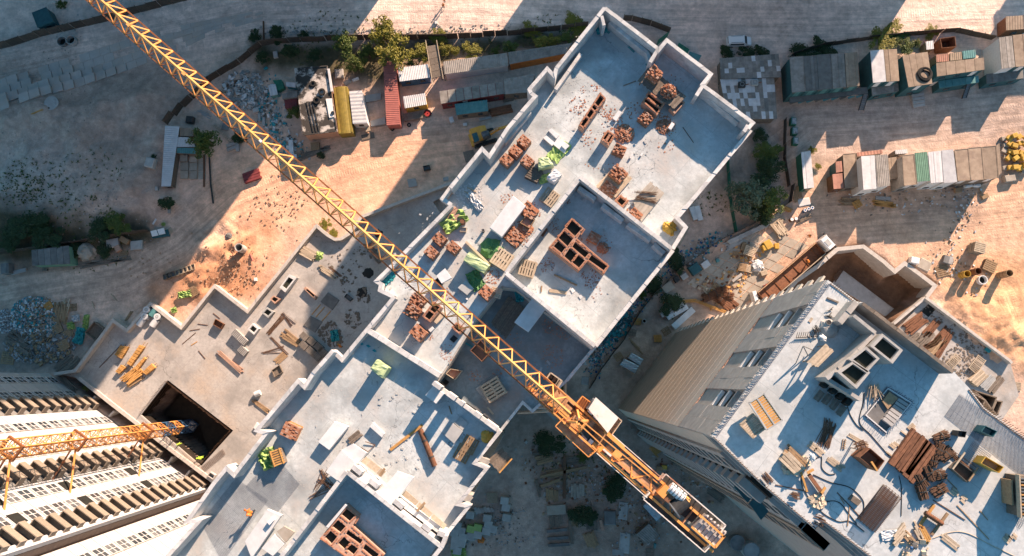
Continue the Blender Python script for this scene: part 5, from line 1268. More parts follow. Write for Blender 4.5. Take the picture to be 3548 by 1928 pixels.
for i,(c_,n)in enumerate((([(1352,1340),(1432,1262),(1475,1300),(1395,1385)],9),([(1525,1370),(1600,1270),(1655,1310),(1580,1420)],10))):
 q=quad('H',c_,0.8);T=thing('slat_frame',('left' if i==0 else 'right')+' pale slatted panel in the lower yard','panel',P('H',c_[0][0],c_[0][1],0.4))
 for e in((0,1),(2,3)):part('rail',MB().bar(q[e[0]],q[e[1]],0.12),'plank_pale',T,world=True)
 for k in range(n):part('slat',MB().bar(bil(q,(k+.5)/n,0),bil(q,(k+.5)/n,1),0.14,0.1),'plank_pale',T,world=True)
part('stair_pit',MB().prism(quad('H',[(1168,945),(1228,888),(1285,925),(1225,990)],0.36),0.353,0.365),'pit_black',cy,world=True)
bundle('L',(1560,110),(1650,30),0.4,6,1.8,'light timber bundle at the lower end of the yard','plank_pale','timber_bundle',0.25,3)
bundle('L',(1630,150),(1715,60),0.4,5,1.5,'slotted grey panel stack in the yard','ply_grey','panel_stack',0.2,2)
bundle('L',(1690,180),(1780,65),0.4,4,1.2,'dark timber bundle at the yard wall','wood_old','timber_bundle',0.25,2)
slabs('H',[(1645,1230),(1670,1205),(1705,1232),(1680,1258)],0.4,'teal tarpaulin square by the yard wall','tarp_teal','tarpaulin',0.3,'tarp')
debris('rubble','dark scraps on the lower yard slab',[('H',1550,1200,120,120),('H',1450,1330,120,120),('H',1250,980,90,60),('H',1480,1090,90,50)],0.36,'wood_old',(0.1,0.45),True)
slabs('H',[(590,640),(970,925),(905,985),(505,740)],-5.0,'long grey foundation strip in the brown excavation','conc','foundation_strip',0.5,'foundation')
mesh_mat('H',[(515,690),(560,640),(590,640),(530,730)],-4.3,10,14,'dark rebar mat at the end of the excavation','rebar',0.04)
mesh_mat('H',[(600,612),(1000,900),(965,925),(590,640)],-4.4,60,5,'long dark rebar mat beside the foundation strip','rebar',0.04)
for i,(c_,zt_,h_)in enumerate((([(1480,170),(1500,150),(1650,235),(1632,275)],64.0,2.0),([(1560,160),(1735,215),(1700,305),(1650,235)],60.0,2.0),([(1735,240),(1778,245),(1740,345),(1705,310)],56.0,2.0))):
 q=quad('L',c_,zt_)
 mb=MB()
 for a in range(4):mb.bar(q[a]-Vector((0,0,h_/2)),q[(a+1)%4]-Vector((0,0,h_/2)),0.12,h_)
 mb.prism(inset(q,0.05),zt_-h_,zt_-h_+0.15);part('hoist_platform',mb,'wood_old',rt,world=True)
# ------------------------------------------------------------------ big tower crane
ZJ=74.0
S0=P('K',530,394,ZJ);S1=P('A',1127,333,ZJ);jd=(S1-S0).normalized();jrz=math.atan2(jd.y,jd.x)
cr=thing('tower_crane','big orange tower crane with its lattice jib reaching to the top left','crane',(S0.x,S0.y,0),jrz)
def section(w,h,chord,br,name,matn,n=2):
 mb=MB();a=w/2
 for x in(-a,a):
  for y in(-a,a):mb.box((x,y,h/2),(chord,chord,h))
 for k in range(n):
  z0,z1=h*k/n,h*(k+1)/n
  for p,q in(((-a,-a),(a,-a)),((a,-a),(a,a)),((a,a),(-a,a)),((-a,a),(-a,-a))):
   e0,e1=(p,q)if k%2==0 else(q,p)
   mb.bar((*e0,z0),(*e1,z1),br);mb.bar((*p,z0+0.03),(*q,z0+0.03),br)
 mb.box((a*0.5,0,h/2),(0.05,0.35,h))if False else None
 return mb.mesh(name,matn)
ms=section(1.7,3.0,0.16,0.08,'mast_section','crane',2)
for k in range(24):o=part('mast_section',ms,None,cr);o.location=(0,0,3.0*k)
part('mast_base',MB().box((0,0,0.2),(5,5,0.6)),'conc',cr)
PL,JW,JT=1.45,1.65,1.45;NP=40;J0=2.0;JL=NP*PL
for sgn in(-1,1):part('bottom_chord',MB().box((J0+JL/2,sgn*JW/2,ZJ),(JL,0.13,0.15)),'crane_dark',cr)  # shade side of the jib put into the darker chord colour
part('top_chord',MB().tube((J0-1.0,0,ZJ+JT),(J0+JL,0,ZJ+JT),0.11,n=8),'crane',cr)
bme={}
for sgn in(-1,1):
 bme[('u',sgn)]=MB().bar((0,sgn*JW/2,0),(PL/2,0,JT),0.092).mesh('brace','crane')
 bme[('d',sgn)]=MB().bar((PL/2,0,JT),(PL,sgn*JW/2,0),0.092).mesh('brace','crane')
bx_=MB().bar((0,-JW/2,0),(0,JW/2,0),0.06).mesh('cross_tie','crane_dark')
bd_=MB().bar((0,-JW/2,0),(PL,JW/2,0),0.05).mesh('diagonal_tie','crane_dark')
for k in range(NP):
 x=J0+k*PL
 for key in bme:o=part('brace',bme[key],None,cr);o.location=(x,0,ZJ)
 o=part('cross_tie',bx_,None,cr);o.location=(x,0,ZJ)
 o=part('diagonal_tie',bd_,None,cr);o.location=(x,0,ZJ)
for y in(-0.25,0.2):part('hoist_rope',MB().bar((1,y,ZJ+0.35),(J0+JL-2,y,ZJ+0.3),0.025),'dark_steel',cr)
for x0 in(36.4,43.8,50.5):part('chord_joint',MB().box((x0,0,ZJ+JT),(0.35,0.3,0.26)),'crane',cr)
part('jib_lamp',MB().box((34.7,0,ZJ+JT+0.1),(0.25,0.2,0.3)),'white_paint',cr)
def kq(pts,z):return quad('K',pts,z)
def kp(name,pts,z0,z1,m):return part(name,MB().prism(kq(pts,z1),z0,z1),m,cr,world=True)
def rail(pts,z,m='crane',w=0.06,hh=1.0,closed=False,sub=6,name='guard_rail'):
 q=kq(pts,z+hh)
 if closed:q=q+[q[0]]
 mb=MB()
 for a,b in zip(q,q[1:]):
  mb.bar(a,b,w);mb.bar(a-Vector((0,0,hh/2)),b-Vector((0,0,hh/2)),w*0.7)
  for i in range(sub+1):p=a.lerp(b,i/sub);mb.bar(p-Vector((0,0,hh)),p,w*0.8)
 return part(name,mb,m,cr,world=True)
# slewing gear, head and machinery
part('slew_ring',MB().tube((0,0,ZJ-2.4),(0,0,ZJ-1.4),1.35,n=24),'crane_dark',cr)
part('slew_platform',MB().box((0.3,0,ZJ-1.2),(6.2,2.0,0.35)),'crane_deck',cr)
hd=MB()
for sx in(-1,1):
 for sy_ in(-1,1):hd.bar((sx*0.8,sy_*0.75,ZJ-1.0),(0.1*sx+0.2,0.15*sy_,ZJ+2.6),0.14)
for z in(ZJ,ZJ+0.9,ZJ+1.7):
 k=1-(z-ZJ+1)/3.6*0.85
 for a,b in(((-.8,-.75),(.8,-.75)),((.8,-.75),(.8,.75)),((.8,.75),(-.8,.75)),((-.8,.75),(-.8,-.75))):hd.bar((a[0]*k,a[1]*k,z),(b[0]*k,b[1]*k,z),0.08)
part('tower_head',hd,'crane',cr)
rnd=random.Random(5)
for i in range(26):
 part('machine_block',MB().box((rnd.uniform(-4.2,4.6),rnd.uniform(-0.75,0.75),ZJ-0.6+rnd.uniform(0,0.5)),(rnd.uniform(.25,.9),rnd.uniform(.15,.5),rnd.uniform(.2,.6)),0),('crane','crane','crane_deck','cab_white','dark_steel')[i%5],cr)
for i in range(14):part('ladder_rung',MB().box((1.6+i*0.28,0.1,ZJ+0.05),(0.07,0.75,0.05)),'crane',cr)
part('frame_girder',MB().box((0.5,0.85,ZJ-0.2),(9,0.16,0.5)),'crane',cr);part('frame_girder',MB().box((0.5,-0.85,ZJ-0.2),(9,0.16,0.5)),'crane',cr)
# cab on the right-hand side
cabz=ZJ-1.5
kp('cab_body',[(606,292),(655,222),(818,370),(742,472)],cabz-0.6,ZJ+0.55,'cab_white')
kp('cab_roof',[(600,300),(656,214),(826,366),(744,480)],ZJ+0.56,ZJ+0.72,'cab_white')
kp('cab_glass',[(585,296),(634,228),(652,240),(602,312)],cabz-0.5,ZJ+0.35,'glass_dull')
for i in range(4):kp('cab_window',[(598+i*38,322+i*38),(606+i*38,308+i*38),(632+i*38,334+i*38),(624+i*38,348+i*38)],cabz,ZJ+0.3,'white_paint')
kp('cab_porch',[(748,482),(828,372),(850,390),(772,500)],cabz-0.2,cabz,'crane_deck');rail([(748,482),(772,500),(850,390),(828,372)],cabz,'plank_pale')
kp('front_porch',[(500,276),(556,205),(640,268),(588,342)],cabz-0.2,cabz,'crane_dark');rail([(588,342),(500,276),(556,205),(640,268)],cabz,'crane')
kp('side_deck',[(354,430),(412,372),(690,585),(602,660)],cabz+.8,cabz+.95,'crane_deck');rail([(412,372),(354,430),(602,660),(690,585)],cabz+.95,'crane')
kp('machine_house',[(400,385),(440,345),(560,440),(520,490)],cabz+0.16,ZJ-0.1,'crane_deck');kp('motor_box',[(555,500),(590,470),(650,520),(615,555)],cabz+0.16,ZJ-0.2,'dark_steel')
p=P('K',566,520,ZJ-0.1);part('light',MB().tube((p.x,p.y,cabz),(p.x,p.y,ZJ-0.1),0.28,n=14),'foil',cr,world=True)
# service basket beside the jib foot
kp('service_basket',[(283,82),(318,30),(405,92),(372,142)],ZJ-0.9,ZJ-0.75,'plywood');rail([(283,82),(318,30),(405,92),(372,142)],ZJ-0.75,'plank_pale',0.1,0.7,True)
for x,y in((312,62),(342,80)):p=P('K',x,y,ZJ-0.7);part('cable_coil',MB().ring((p.x,p.y,ZJ-0.74),0.32,0.2,0.14,14),'rubber',cr,world=True)
part('basket_arm',MB().bar(P('K',372,142,ZJ-0.5),P('K',385,190,ZJ-0.5),0.12),'crane',cr,world=True);part('basket_arm',MB().bar(P('K',290,80,ZJ-0.5),P('K',262,78,ZJ-0.5),0.12),'crane',cr,world=True)
# counter-jib
CL=(P('K',1590,1290,ZJ)-S0).length
part('counter_deck',MB().box((-(CL*0.56)/2-2,.15,ZJ-0.25),(CL*0.56-2,.6,0.08)),'crane_deck',cr)
for i in range(7):part('deck_brace',MB().bar((-3-i*CL*.07,-.65*(-1)**i,ZJ-.2),(-3-(i+1)*CL*.07,.65*(-1)**i,ZJ-.2),.1),'crane',cr)
for y in(-0.72,0.72):part('counter_girder',MB().box((-CL/2-1,y,ZJ-0.15),(CL-2,0.2,0.45)),'crane',cr)
for y in(-0.45,0.35):part('tension_bar',MB().bar((0,y*0.4,ZJ+2.5),(-CL*0.55,y,ZJ+0.25),0.09),'crane',cr)
for i in range(9):part('cross_member',MB().box((-3-i*(CL-5)/9,0,ZJ-0.4),(0.14,1.3,0.2)),'crane_deck',cr)
part('walkway_rail',MB().box((-CL*0.36,0.95,ZJ+0.75),(CL*0.36,0.06,0.06)),'cab_white',cr);part('walkway_rail',MB().box((-CL*0.36,-0.95,ZJ+0.75),(CL*0.36,0.06,0.06)),'cab_white',cr)
kp('walkway',[(1140,840),(1178,790),(1622,1168),(1585,1218)],ZJ-0.4,ZJ-0.32,'dark_steel');kp('walkway',[(1015,975),(1055,930),(1505,1325),(1468,1368)],ZJ-0.4,ZJ-0.32,'dark_steel')
rail([(1136,838),(1178,786),(1625,1168),(1588,1220)],ZJ-0.3,'cab_white',0.08,1.0,False,9);rail([(1058,928),(1012,975),(1468,1370),(1512,1322)],ZJ-0.3,'cab_white',0.08,1.0,False,9)
a,b=P('K',1205,880,ZJ+.3),P('K',1310,968,ZJ+.3)
part('winch_motor',MB().tube(a,b,0.42,n=16),'white_paint',cr,world=True)
for i in range(5):q0=a.lerp(b,0.1+i*0.2);part('motor_band',MB().tube(q0,q0+(b-a).normalized()*0.08,0.46,n=16),'steel',cr,world=True)
part('winch_gear',MB().tube(P('K',1308,972,ZJ+.3),P('K',1340,1000,ZJ+.3),0.36,n=14),'crane',cr,world=True)
kp('winch_cover',[(1112,925),(1178,858),(1225,900),(1160,972)],ZJ-0.2,ZJ+0.5,'crane');kp('winch_cover',[(1162,974),(1227,902),(1258,930),(1195,1005)],ZJ-0.2,ZJ+0.45,'rust')
part('rope_drum',MB().tube(P('K',1235,1050,ZJ+.1),P('K',1330,975,ZJ+.1),0.62,n=18),'dark_steel',cr,world=True);part('drum_flange',MB().tube(P('K',1232,1053,ZJ+.1),P('K',1240,1047,ZJ+.1),0.75,n=18),'steel',cr,world=True)
kp('drum_well',[(1210,1030),(1290,950),(1430,1090),(1370,1150)],ZJ-0.55,ZJ-0.42,'dark_steel')
for i in range(6):
 x=1440+i*26;y=1150+i*23.5
 kp('counterweight',[(x-58,y+42),(x+40,y-62),(x+62,y-43),(x-36,y+62)],ZJ-1.8,ZJ+0.45+(i%2)*0.05,'conc')
 for dx,dy in((-46,50),(48,-50)):kp('weight_bracket',[(x+dx-6,y+dy),(x+dx+4,y+dy-10),(x+dx+14,y+dy-2),(x+dx+4,y+dy+8)],ZJ+0.5,ZJ+0.7,'cab_white')
for(x0,y0),(x1,y1)in(((1370,1180),(1545,1335)),((1440,1100),(1615,1255))):part('weight_frame',MB().bar(P('K',x0,y0,ZJ+0.75),P('K',x1,y1,ZJ+0.75),0.16),'crane',cr,world=True)
part('weight_frame',MB().bar(P('K',1545,1335,ZJ+0.75),P('K',1615,1245,ZJ+0.75),0.16),'crane',cr,world=True)
# ties from the mast to the building
mc=Vector((S0.x,S0.y,0))
for(x,y),z in(((72,328),ZL-1),((205,290),ZL-1),((425,70),ZL-1)):
 a=P('K',x,y,z);b=Vector((mc.x,mc.y,z));b=b+(a-b).normalized()*1.2
 part('wall_tie',MB().tube(a,b,0.17,n=10),'plank_pale',cr,world=True)
# ------------------------------------------------------------------ second mast by the left block
M0=P('I',1420,428,-4.5);M0.z=0
m2=thing('crane_mast','orange and blue lattice crane mast rising from the dark pit at the left','crane',(M0.x,M0.y,-5.5),frz)
secs={'b':section(1.6,2.9,0.15,0.075,'mast_section','crane_blue',2),'o':section(1.6,2.9,0.15,0.075,'mast_section','crane',2)}
for k in range(24):o=part('mast_section',secs['b' if k in(0,1,3)else 'o'],None,m2);o.location=(0,0,2.95*k)
part('mast_foot',MB().box((0,0,0.2),(1.3,1.3,0.5)),'cab_white',m2)
for k in range(60):part('rung',MB().box((0.3,0,0.6+k*1.1),(0.05,0.5,0.05)),'crane',m2)
for z,ends in((12.2,((880,775),(1030,862))),(30.5,((345,905),(512,1018))),(43.7,((-160,1000),(22,1140)))):
 zz=z+5.5
 part('collar',MB().box((0,1.0,zz),(2.3,0.22,0.4)).box((0,-1.0,zz),(2.3,0.22,0.4)).box((1.04,0,zz),(0.22,1.8,0.4)).box((-1.04,0,zz),(0.22,1.8,0.4)),'crane_dark',m2)
 for i,(x,y)in enumerate(ends):
  e=P('I',x,y,z);st_=Vector((M0.x,M0.y,z));st_=st_+(e-st_).normalized()*1.2
  part('strut',MB().tube(st_,e,0.13,n=8),'crane' if i else 'rust',m2,world=True);part('strut_joint',MB().tube(st_.lerp(e,.3),st_.lerp(e,.36),0.17,n=8),'crane_dark',m2,world=True)
# ------------------------------------------------------------------ yard: sheds, containers, fences
def corr_quad(q,n,z,amp=0.035,t=0.03):
 """ribbed sheet over a quad; ribs run from edge 0-1 to edge 3-2"""
 mb=MB();vs=[]
 m=n*4
 prof=(0,0,1,1)
 for i in range(m+1):
  u=i/m;zz=z+amp*prof[i%4]
  a,b=q[0].lerp(q[1],u),q[3].lerp(q[2],u);vs+=[(a.x,a.y,zz),(b.x,b.y,zz)]
 k=len(vs);vs+=[(x,y,zz-t)for x,y,zz in vs]
 fs=[(2*i,2*i+1,2*i+3,2*i+2)for i in range(m)]
 p0,p1,p2=q[0],q[3],q[1]
 if(p1.x-p0.x)*(p2.y-p0.y)-(p1.y-p0.y)*(p2.x-p0.x)<0:fs=[f[::-1]for f in fs]
 fs2=[tuple(k+v for v in f[::-1])for f in fs]
 return mb.add(vs,fs+fs2)
def cabin(t,c,z,label,roofm='roof_grey',wallm='teal_dark',n=8,style='corr',name='site_cabin',z0=0.0,win=1,cat='cabin',front=None,sheets=None):
 q=quad(t,c,z);cc=sum(q,Vector())/4
 T=thing(name,label,cat,(cc.x,cc.y,z0))
 wq=inset(q,0.03)
 part('wall',MB().prism(wq,z0-0.3,z-0.12),wallm,T,world=True)
 if style=='corr':part('roof',corr_quad(q,n,z),roofm,T,world=True)
 elif style=='sheets':
  for i in range(n):
   u0,u1=i/n+0.004,(i+1)/n-0.004
   part('roof_sheet',MB().prism([bil(q,u0,0),bil(q,u1,0),bil(q,u1,1),bil(q,u0,1)],z-0.1,z+U(-.02,.03)),roofm,T,world=True)
 elif style=='round':
  mb=MB();k=8;vs=[]
  for i in range(k+1):
   u=i/k;h=0.5*math.sin(math.pi*u)**0.6;a,b=q[0].lerp(q[1],u),q[3].lerp(q[2],u)
   vs+=[(a.x,a.y,z-0.45+h),(b.x,b.y,z-0.45+h)]
  fs=[(2*i,2*i+1,2*i+3,2*i+2)for i in range(k)]+[tuple(range(0,2*k+2,2)),tuple(range(2*k+1,0,-2))]
  part('roof',mb.add(vs,fs),roofm,T,world=True,smooth=False)
 else:
  part('roof',MB().prism(q,z-0.12,z),roofm,T,world=True)
  for e in(0,1,2,3):part('roof_edge',MB().bar(q[e]+Vector((0,0,0.02)),q[(e+1)%4]+Vector((0,0,0.02)),0.1,0.06),roofm,T,world=True)
# windows on the sides that face south
 for e in range(4):
  a,b=wq[e],wq[(e+1)%4];d=(b-a);nn=Vector((d.y,-d.x,0)).normalized()
  if nn.dot(cc-a)>0:nn=-nn
  if win and nn.y<-0.7 and d.length>1.6:
   for zz in([1.5]if z<3.6 else[1.3,3.9]):
    for k in range(max(1,int(d.length/2.4))):
     u=(k+0.5)/max(1,int(d.length/2.4));p=a.lerp(b,u)
     part('window' if(k+int(zz))%3 else 'door',MB().bar((*(p-d.normalized()*0.45).to_2d(),zz-.1),(*(p+d.normalized()*0.45).to_2d(),zz-.1),0.08,0.9 if(k+int(zz))%3 else 1.9),'glass' if(k+int(zz))%3 else(front or 'white_paint'),T,world=True)
     T.children[-1].location=nn*0.03
 return T
# upper row in the right-hand yard (two storeys)
rowt=[188,292,392,495,598,695];rowb=[206,310,410,513,613,713]
yt=lambda x:430-(x-188)*0.08;yb_=lambda x:692-(x-206)*0.10
for i in range(5):
 cabin('D',[(rowt[i]+2,yt(rowt[i])),(rowt[i+1]-2,yt(rowt[i+1])),(rowb[i+1]-2,yb_(rowb[i+1])),(rowb[i]+2,yb_(rowb[i]))],5.1,('first','second','third','fourth','fifth')[i]+' dark roofed stacked cabin from the left in the upper row',('roof_grey','roof_dark','roof_dark','roof_grey','roof_brown')[i],'teal_dark',4,('flat','sheets','flat','sheets','sheets')[i],front='teal')
g=thing('gallery','grey gallery deck with teal canopies in front of the dark cabins','gallery',P('D',480,720,0))
part('deck',MB().prism(quad('D',[(190,705),(768,650),(775,700),(190,768)],2.5),2.3,2.5),'roof_dark',g,world=True)
for i in range(9):
 x=215+i*62;part('canopy',MB().prism(quad('D',[(x-28,768-i*6),(x+22,750-i*6),(x+30,762-i*6),(x-20,782-i*6)],2.2),2.12,2.2),'teal' if i%3 else 'wood_old',g,world=True)
for i in range(5):
 x=235+i*95;part('canopy',MB().prism(quad('D',[(x-28,690-i*9),(x+30,668-i*9),(x+36,682-i*9),(x-22,700-i*9)],4.7),4.6,4.7),'teal' if i%2 else 'wood_old',g,world=True)
part('rail',MB().bar(P('D',192,770,3.5),P('D',778,700,3.5),0.06),'dark_steel',g,world=True)
def stair(t,a,b,z,w,label,n=9):
 A,B=P(t,*a,0),P(t,*b,z);d=B-A;T=thing('steel_stair',label,'stair',A);s=Vector((-d.y,d.x,0)).normalized()*w/2
 for sg in(-1,1):part('stringer',MB().bar(A+s*sg,B+s*sg,0.06,0.2),'dark_steel',T,world=True)
 for i in range(n):p=A.lerp(B,(i+0.5)/n);part('tread',MB().bar(p-s,p+s,0.24,0.04),'steel',T,world=True)
stair('D',(722,825),(758,705),2.5,0.9,'steel stair at the end of the dark cabin gallery');stair('D',(1490,735),(1528,625),2.5,0.8,'dark steel stair by the brown roofed cabins')
DR=[([(790,380),(888,371),(910,610),(812,620)],5.1,'bright white corrugated stacked cabin in the upper row','roof_white','teal_dark',12,'corr'),
([(892,372),(990,366),(1008,604),(914,611)],5.1,'brown flat roofed stacked cabin beside the white corrugated one','roof_brown','teal_dark',3,'sheets'),
([(1012,535),(1050,530),(1055,610),(1014,615)],2.6,'small pinkish roof squeezed between the upper cabins','roof_pink','wood',4,'corr'),
([(1030,415),(1220,388),(1255,626),(1076,652)],5.1,'tan roofed double cabin with a cable coil on it','roof_brown','teal_dark',4,'sheets'),
([(1205,312),(1260,304),(1265,366),(1211,373)],2.4,'tiny pale shed above the tan double cabin','roof_white','wood',4,'corr'),
([(1282,410),(1374,400),(1378,458),(1285,466)],3.4,'red rusty low roof behind the brown long roof','roof_pink','wood',6,'corr'),
([(1384,399),(1470,388),(1476,446),(1386,455)],3.4,'pale rusty low roof behind the brown long roof','roof_brown','wood',6,'corr'),
([(1479,383),(1575,371),(1580,430),(1484,441)],3.4,'teal low roof behind the brown long roof','teal','teal',6,'corr'),
([(1282,472),(1640,430),(1646,520),(1288,572)],5.1,'long brown roof of stacked cabins in the upper row','roof_brown','teal_dark',5,'sheets'),
([(1752,282),(1848,268),(1872,500),(1772,516)],5.1,'grey ribbed cabin at the right end of the upper row','roof_grey','white_paint',8,'sheets'),
([(1853,264),(1965,252),(1985,492),(1876,500)],5.1,'brown cabin at the right frame edge of the upper row','roof_brown','teal_dark',3,'sheets'),
([(1655,555),(1930,520),(1935,585),(1660,625)],2.6,'low dark porch roof at the right of the upper row','roof_dark','teal_dark',6,'sheets'),
([(1300,605),(1600,565),(1605,615),(1305,660)],2.6,'low porch roof in front of the brown long roof','teal','teal_dark',6,'sheets'),
([(800,655),(1000,620),(1005,680),(805,715)],2.6,'low porch roof in front of the white corrugated cabin','roof_grey','teal_dark',6,'sheets'),
([(1802,125),(1985,112),(1985,215),(1805,228)],2.8,'brown container at the upper right corner','roof_brown','rust',9,'corr')]
for c,z,l,rm,wm,n,st_ in DR:cabin('D',c,z,l,rm,wm,n,st_)
bin_('D',[(1312,288),(1424,272),(1433,350),(1325,360)],2.6,2.5,'open topped brown container above the cabins','rust','open_container',None,0.06)
T=thing('cable_coil','large dark cable coil lying on the tan cabin roof','cable',P('D',1190,560,5.12))
for i in range(7):part('loop',MB().ring((U(-.25,.25),U(-.3,.3),0.05*i),1.0+U(-.25,.35),0.93+U(-.25,.2),0.05,26),'rubber',T)
for i in range(4):slabs('D',[(1102+i*3,705+i*26),(1192+i*2,692+i*26),(1196+i*2,712+i*26),(1106+i*3,726+i*26)],0.05,('top','second','third','bottom')[i]+' concrete step of the four in front of the cabins','conc','concrete_step',0.75-0.17*i,'step')
# lower row of the right-hand yard
LR=[([(275,1137),(346,1127),(372,1400),(298,1410)],2.9,'small white roofed shed with green wall at the left of the lower row','roof_white','green',3,'sheets'),
([(532,1208),(578,1202),(584,1282),(536,1290)],2.8,'small pink roofed box at the left of the lower row','roof_pink','teal_dark',3,'sheets'),
([(508,1302),(586,1292),(596,1405),(518,1412)],2.8,'rusty red roofed box below the small pink one','roof_pink','rust',3,'sheets'),
([(588,1152),(682,1145),(698,1395),(602,1404)],2.9,'brown flat cabin left of the white striped roof','roof_brown','wood_old',2,'flat'),
([(722,1168),(824,1160),(838,1408),(740,1418)],5.0,'white roof with dark seams in the lower row','roof_white','white_paint',3,'sheets'),
([(828,1160),(920,1153),(940,1386),(846,1396)],5.0,'grey ribbed roof tangled with cable in the lower row','roof_grey','white_paint',7,'corr'),
([(925,1180),(986,1172),(996,1330),(942,1340)],2.8,'narrow low brown roof in the middle of the lower row','roof_brown','wood_old',3,'sheets'),
([(1030,1162),(1114,1152),(1140,1376),(1044,1386)],5.0,'tan roof with a roof hatch in the lower row','roof_brown','roof_grey',2,'flat'),
([(1122,1142),(1214,1134),(1236,1350),(1142,1359)],5.0,'green corrugated roof in the lower row','roof_green','white_paint',7,'corr'),
([(1222,1136),(1318,1126),(1336,1360),(1243,1367)],5.0,'white roof with rust stains in the lower row','roof_white','white_paint',5,'sheets'),
([(1321,1123),(1410,1116),(1440,1360),(1340,1367)],5.0,'white finely corrugated roof in the lower row','roof_white','white_paint',12,'corr'),
([(1420,1121),(1520,1111),(1542,1345),(1446,1351)],5.0,'left one of the three brown roofs ending the lower row','roof_brown','wood_old',3,'flat'),
([(1525,1107),(1620,1099),(1642,1340),(1546,1345)],5.0,'middle one of the three brown roofs ending the lower row','roof_brown','wood_old',3,'flat'),
([(1625,1099),(1728,1090),(1746,1330),(1646,1338)],5.0,'right one of the three brown roofs ending the lower row','roof_brown','wood_old',3,'flat'),
([(690,1140),(880,1118),(885,1145),(695,1168)],2.4,'low pinkish lean-to behind the white striped roof','roof_pink','wood_old',8,'corr'),
([(975,1122),(1065,1115),(1068,1145),(980,1152)],2.4,'low white lean-to behind the tan roof','roof_white','wood_old',6,'corr'),
([(1732,1085),(1755,1070),(1772,1290),(1750,1310)],2.2,'narrow side lean-to at the right end of the lower row','roof_brown','wood_old',2,'sheets')]
for c,z,l,rm,wm,n,st_ in LR:cabin('D',c,z,l,rm,wm,n,st_)
# patched corrugated roofs beside the main building
def patch_roof(q,z,nu,nv,label,mats_):
 cc=sum(q,Vector())/4;T=thing('patched_shed',label,'shed',(cc.x,cc.y,0))
 part('wall',MB().prism(inset(q,0.05),-0.2,z-0.15),'wood_old',T,world=True)
 for i in range(nu):
  for j in range(nv):
   u0,u1,v0,v1=i/nu-.004,(i+1)/nu+.004,j/nv-.01,(j+1)/nv+.01
   part('roof_sheet',corr_quad([bil(q,u0,v0),bil(q,u1,v0),bil(q,u1,v1),bil(q,u0,v1)],3,z+0.02*(j%2)+0.013*(i%2),0.03,0.012),random.choice(mats_),T,world=True)
patch_roof([P('.',*p,3.3)for p in((2494,204),(2697,188),(2707,268),(2498,274))],3.3,15,4,'grey patched corrugated shed roof right of the main building',('roof_grey',)*6+('roof_dark','roof_white'))
patch_roof([P('.',*p,3.0)for p in((2496,277),(2682,272),(2692,411),(2522,414))],3.0,13,6,'lower whitish patched corrugated shed roof with dark sheets',('roof_white',)*6+('roof_grey',)*4+('roof_dark',))
for i,(x,y)in enumerate(((1740,640),(1835,625))):
 T=thing('cooling_unit',('left' if i==0 else 'right')+' cooling unit on the whitish patched roof','unit',P('C',x,y,3.1));part('case',MB().box((0,0,.35),(1.2,1.0,.7)),'dark_steel' if i==0 else 'ply_grey',T);part('fan',MB().ring((0,0,.7),.4,.3,.06),'steel',T);part('pipe',MB().tube((.5,0,.2),(1.3,.2,.2),.08),'rust',T)
